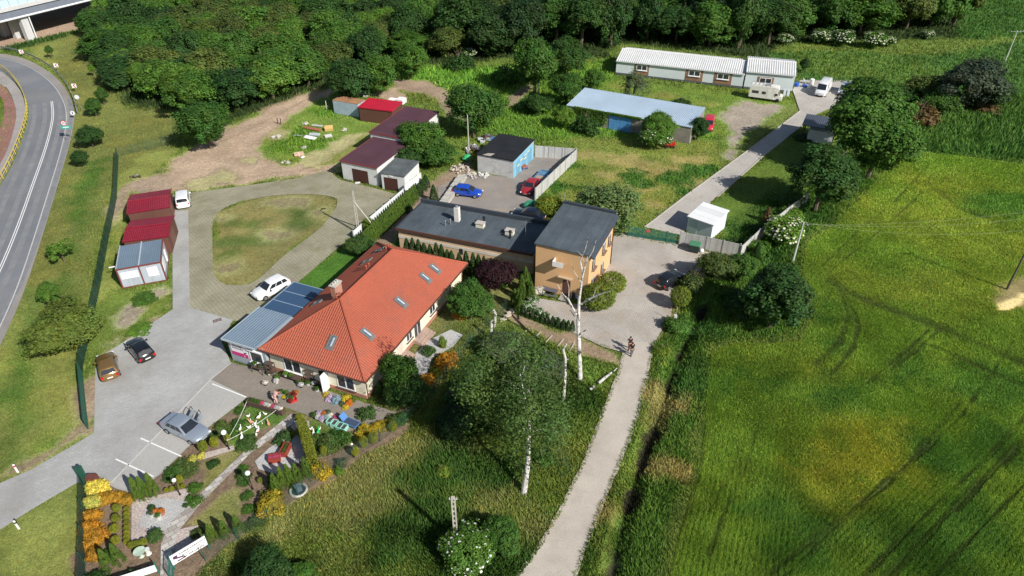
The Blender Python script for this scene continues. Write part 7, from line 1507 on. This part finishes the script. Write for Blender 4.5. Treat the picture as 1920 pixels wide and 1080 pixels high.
a_, c_ = G(225,1100), G(298,1076); sg2 = root('white_board', a_, math.atan2((c_-a_).y, (c_-a_).x), "white board cut by the bottom edge, left of the stonemason board", "sign board"); b = B(); b.box(-1,(c_-a_).length,-.05,0,.4,1.1); b.build('board', M("board_white"), sg2); b = B(); b.box((c_-a_).length,(c_-a_).length+.08,0,.08,0,1.3); b.build('post', GG, sg2)
# drain grates
for x, y, l_ in ((408,601,"rusty drain grate in the paving by the annex"),):
    o = root('drain_grate', G(x, y, 0)+Vector((0,0,.03)), R(30), l_, "drain"); b = B(); [b.box(-.45+i*.15,-.36+i*.15,-.22,.22,0,.02) for i in range(6)]; b.box(-.47,.5,-.25,-.22,0,.022); b.box(-.47,.5,.22,.25,0,.022); b.build('grate', col("rusty_iron", (.12,.06,.045)), o)
# orange house surroundings
o = root('picnic_table', G(1030,553), O_.rotation_euler.z, "dark grey picnic table with benches against the orange wall", "picnic table"); PT = col("picnic_grey", (.10,.10,.12))
b = B(); b.box(-.95,.95,-.35,.35,.72,.78); b.build('table_top', PT, o)
for y in (-.75,.6): b = B(); b.box(-.95,.95,y,y+.25,.42,.47); b.build('bench', PT, o)
for x in (-.7,.65): b = B(); b.box(x,x+.06,-.7,.75,.3,.42); b.box(x,x+.06,-.3,-.2,0,.72); b.box(x,x+.06,.2,.3,0,.72); b.build('leg', PT, o)
pot(1011,552,.25,.4,PG_,LM['whitef'],"white flowering shrub in a pot at the corner of the orange house",fh=1.3,spread=2.6)
for x, y, c, h, l_ in ((1076,558,(.05,.05,.055),.8,"black barrel beside the brown door"),(1083,560,(.5,.5,.52),.6,"pale pot beside the black barrel")):
    o = root('barrel', G(x, y), 0, l_, "barrel"); b = B(); b.lathe((0,0,0), [(.2,0),(.25,.2*h),(.25,.9*h),(.22,h),(.01,h*.98)], 14); b.build('barrel', col("barrel"+str(c[0]), c), o, True)
o = root('wheelie_bin', G(1301,472), O_.rotation_euler.z, "large green lidded waste container in front of the concrete fence", "waste container"); b = B(); b.add([(-.55,-.4,.15),(.55,-.4,.15),(.55,.4,.15),(-.55,.4,.15),(-.68,-.52,1.1),(.68,-.52,1.1),(.68,.52,1.1),(-.68,.52,1.1)], [(0,3,2,1),(4,5,6,7),(0,1,5,4),(1,2,6,5),(2,3,7,6),(3,0,4,7)]); b.build('body', col("bin_dark", (.03,.05,.045)), o)
b = B(); b.add([(-.7,-.54,1.105),(.7,-.54,1.105),(.7,.54,1.105),(-.7,.54,1.105),(-.62,-.5,1.2),(.62,-.5,1.2),(.62,.5,1.28),(-.62,.5,1.28)], [(0,3,2,1),(4,5,6,7),(0,1,5,4),(1,2,6,5),(2,3,7,6),(3,0,4,7)]); b.build('lid', col("bin_green", (.06,.20,.11)), o)
for x in (-.45,.45):
    for y in (-.3,.3): b = B(); b.tube([(x,y-.03,.08),(x,y+.03,.08)], .08, 8); b.build('wheel', BLK, o)
b = B(); b.obox((.85,.1,.35), (.25,.25,.6)); o2 = root('white_sack', G(1309,474), 0, "pale sack beside the green waste container", "sack"); b.build('sack', PW2, o2)
o2.location = G(1307,473); bpy.data.objects.remove(o2.children[0]); b = B(); b.ball((.55,0,.25), .28, 8, 6, (1,.8,1)); b.build('sack', PW2, o2, True)
o = root('white_pillar', G(1264,606), 0, "short white electric box with a post by the lane hedge", "pillar"); b = B(); b.box(-.17,.17,-.15,.15,0,1.1); b.build('cabinet', PG_, o); b = B(); b.tube([(.1,.2,0),(.12,.2,2.0)], .03, 6); b.build('rod', col("rod", (.4,.33,.2)), o)
o = root('branch_pile', G(1300,508), 0, "heap of grey scrap and branches dumped at the courtyard edge", "scrap heap"); b = B()
for i in range(8): a = i*.8; b.tube([(math.cos(a)*.2,math.sin(a)*.2,.1),(math.cos(a)*1.1,math.sin(a)*1.1,.3+.2*(i % 3))], .03, 5)
b.ball((.5,-.2,.15), .35, 8, 5, (1.3,.8,.5)); b.build('pile', col("scrap", (.34,.33,.31)), o)
# wrapped stone pallets and rubble by the yard
WR = MS("wrapped_stone", (.50,.48,.43), big=(.8,.12), fine=(30,.3), bricks=(.5,.35,.02,.3), mortar=(.33,.31,.27), bump=.6)
PA, PB2 = G(828,392), G(868,336); an = math.atan2((PB2-PA).y, (PB2-PA).x); L = (PB2-PA).length; kN = 7
pl = ["wrapped stone pallet nearest the lone cypress","second stone pallet from the lone cypress","third stone pallet from the lone cypress","middle stone pallet of the long row","stone pallet past the middle, beside the blue car's roof line","last but one stone pallet towards the rubble","stone pallet at the rubble end of the row"]
for i in range(kN):
    p = PA.lerp(PB2, (i+.5)/kN); o = root('stone_pallet', p, an+random.uniform(-.06,.06), pl[i], "stone pallet", "row of wrapped stone pallets"); b = B(); b.box(-L/kN*.46,L/kN*.46,-.6,.6,.12,.75+random.uniform(-.08,.1)); b.build('stone_load', WR, o); b = B(); b.box(-L/kN*.44,L/kN*.44,-.55,.55,0,.115); b.build('pallet', WD, o)
def heap(px, py, rad, n, mats, label, sz=(.15,.4), name='rubble_heap', hgt=.4, cat="heap"):
    o = root(name, G(px, py), 0, label, cat); rr = random.Random(int(px)); 
    for mi, mt in enumerate(mats):
        b = B()
        for i in range(n//len(mats)):
            a = rr.uniform(0, 6.28); d = rad*rr.random()**.6; s = rr.uniform(*sz); b.obox((math.cos(a)*d, math.sin(a)*d, max(.05, hgt*(1-d/rad))*rr.random()+s*.2), (s, s*rr.uniform(.5,1), s*rr.uniform(.3,.7)), rz=rr.uniform(0,3), rx=rr.uniform(-.5,.5), ry=rr.uniform(-.5,.5))
        b.build('rubble', mt, o)
    return o
STN = col("rubble_stone", (.46,.41,.34)); 
heap(862,318,1.6,70,[STN],"heap of tan broken stone at the end of the pallets", hgt=.9); heap(880,330,1.2,30,[STN,PG_],"low scatter of stones beside the workshop corner"); heap(905,330,.9,12,[PG_],"white concrete rings by the workshop wall", sz=(.3,.5)); heap(888,282,1.4,24,[STL,WD,PG_],"dark scrap heap behind the workshop", sz=(.3,.7), hgt=1.0); heap(917,262,1.6,18,[BLU,ZN,WD],"blue metal scrap against the back of the workshop", sz=(.4,1.0), hgt=.9)
o = root('green_tarp', G(876,300), 0, "bright green tarpaulin bundle beside the pole", "tarpaulin"); b = B(); b.ball((0,0,.35), .8, 10, 6, (1,.8,.7), jit=.3); b.build('tarpaulin', col("tarp", (.05,.40,.15)), o, True)
o = root('rusty_hoop', G(888,306), R(40), "rusty round hoop leaning on the workshop corner", "hoop"); b = B(); b.tube([(math.cos(t)*.7,0,.75+math.sin(t)*.7) for t in [k*.35 for k in range(19)]], .05, 6); b.build('hoop', col("rust_b", (.35,.17,.07)), o)
o = root('wheelbarrow', G(983,318), R(30), "small blue and red machine standing by the blue wall", "machine"); b = B(); b.box(-.5,.3,-.3,.3,.45,.75); b.build('tray', col("rust_r", (.30,.10,.07)), o); b = B(); b.tube([(.4,-.06,.22),(.4,.06,.22)], .22, 12); b.build('wheel', TYRE, o); b = B(); b.box(-.4,-.35,-.25,-.2,0,.45); b.box(-.4,-.35,.2,.25,0,.45); b.box(-.3,.45,-.2,-.16,.25,.45); b.build('leg', BLU, o)
o = root('green_trailer_cover', G(993,388), R(30), "green tarpaulin cover at the end of the yard wall", "tarpaulin"); b = B(); b.ball((0,0,.4), .9, 10, 6, (1.2,.7,.6), jit=.2); b.build('cover', col("tarp2", (.03,.22,.13)), o, True)
# junk on the grass in the sandy yard
def board(px, py, rz, sx, sy, sz, mat, label, tilt=0, z=.1, name='board'):
    o = root(name, G(px, py), rz, label, "board"); b = B(); b.obox((0,0,z+sz/2), (sx, sy, sz), rx=tilt); b.build('board', mat, o)
board(585,243,R(-25),3.6,.6,.15,col("plank_rust", (.36,.13,.07)),"long reddish rusty girder lying on the grass",.15); board(617,244,R(15),1.4,1.0,.5,col("ochre_b", (.60,.40,.15)),"ochre yellow block on the grass",.25)
board(582,261,R(-25),2.2,.8,.08,PW2,"white board lying on the scrap",.2,.25); board(565,256,R(-12),3.0,.12,.1,ZN,"thin grey plank lying left of the white board"); board(595,237,R(-15),2.0,.5,.12,PG_,"pale slabs behind the rusty girder"); board(590,254,R(-10),1.8,.7,.2,ZN,"grey sheet metal between girder and white board",.1); board(616,257,R(25),1.2,.7,.2,PG_,"pale grey panel right of the white board",.3)
board(561,291,R(20),1.5,1.1,.15,MS("stripe_b", (.40,.15,.07), bricks=(9,.22,.06,0), mortar=(.7,.6,.45)),"striped orange and cream panel on the grass",.2); board(568,296,R(70),.7,.4,.1,PW2,"small white panel next to the striped one",.1); board(605,262,R(-30),1.6,.12,.1,WD,"dark beam right of the scrap")
for x, y, r_, l_ in ((535,305,.7,"pale stones at the lower edge of the grass island"),(520,258,.9,"pale stones left on the grass island"),(572,232,.6,"pale stone pile at the top of the grass island"),(645,244,.6,"few white stones on the grass right of the block"),(570,278,.5,"white stones above the striped panel"),(690,180,1.2,"debris at the foot of the dark bushy tree")): heap(x, y, r_, 14, [STN,PG_], l_, sz=(.15,.4), hgt=.2)
for x, y, l_ in ((521,232,"left of two dark thin posts by the sandy track"),(527,233,"right of two dark thin posts by the sandy track")):
    o = root('wooden_post', G(x, y), 0, l_, "post"); b = B(); b.tube([(0,0,0),(.05,0,1.1)], .09, 6); b.build('post', WD, o)
for x, y, l_ in ((613,206,"white post left of the pale blue container front"),(656,217,"white post before the brown shed wall")): o = root('white_post', G(x, y), 0, l_, "post"); b = B(); b.tube([(0,0,0),(0,0,1.7)], .05, 6); b.build('post', PW2, o)
heap(254,334,.8,10,[WD,STL],"small dark metal frame heap near the fence corner",sz=(.1,.5),hgt=.8)
o = root('white_pipes', G(742,192), R(-20), "white plastic pipes and sheets stacked behind the red shed", "pipes"); b = B(); [b.tube([(-1.6,.2*i,.2+.15*(i % 2)),(1.6,.2*i,.3)], .12, 6) for i in range(6)]; b.box(.6,2.0,-1.0,.6,.1,1.0); b.build('pipes', PW2, o)
# things by the halls
for x, y, c, h, l_ in ((1493,162,(.03,.10,.45),.8,"blue barrel at the corner of the tall hall"),(1508,163,(.03,.10,.40),.5,"low blue tub beside the blue-grey panel"),(1521,158,(.72,.72,.7),1.1,"white plastic tank by the white van"),(1518,165,(.7,.7,.66),.6,"small white crate in front of the tank")):
    o = root('container', G(x, y), 0, l_, "container"); b = B(); b.lathe((0,0,0), [(.38,0),(.45,.1),(.45,.9*h),(.35,h),(.01,h)], 12); b.build('tub', col("tub"+str(x), c), o, True)
board(1508,156,R(70),.9,1.2,.1,ZN,"blue-grey panel leaning near the tubs",.9,.4)
for x, l_ in ((1470,"left of two metal ramps leaning on the tall hall"),(1477,"right of two metal ramps leaning on the tall hall")): board(x,180,R(-20),.45,1.9,.1,ZN,l_,1.0,.4,name='ramp')
o = root('road_lamp', G(1202,352), 0, "short blue-topped marker post in the rough grass", "post"); b = B(); b.tube([(0,0,0),(0,0,1.2)], .04, 6); b.build('post', STL, o)
heap(1065,222,.6,5,[ZN],"pale metal drum behind the barn's left shrub",sz=(.5,.9),hgt=.5)
for i in range(5):
    x = 985+i*22; y = 622+i*7
    o = root('stone_edging', G(x, y), R(50+i*4), ["slab edging strip farthest left in the brown bed","second slab strip in the brown bed","middle slab strip in the brown bed","fourth slab strip in the brown bed","slab strip nearest the dead birch"][i], "edging", "slab strips in the brown bed"); b = B(); b.box(-.7,.7,-.05,.05,0,.07); b.build('slab', STN, o)
o = root('stone_edging', G(945,600), 0, "low pale stone steps beside the garden fence corner", "edging"); b = B(); [b.obox((i*.35,i*.55,.12+.05*i), (.9,.3,.2), rz=.5) for i in range(5)]; b.build('steps', STN, o)
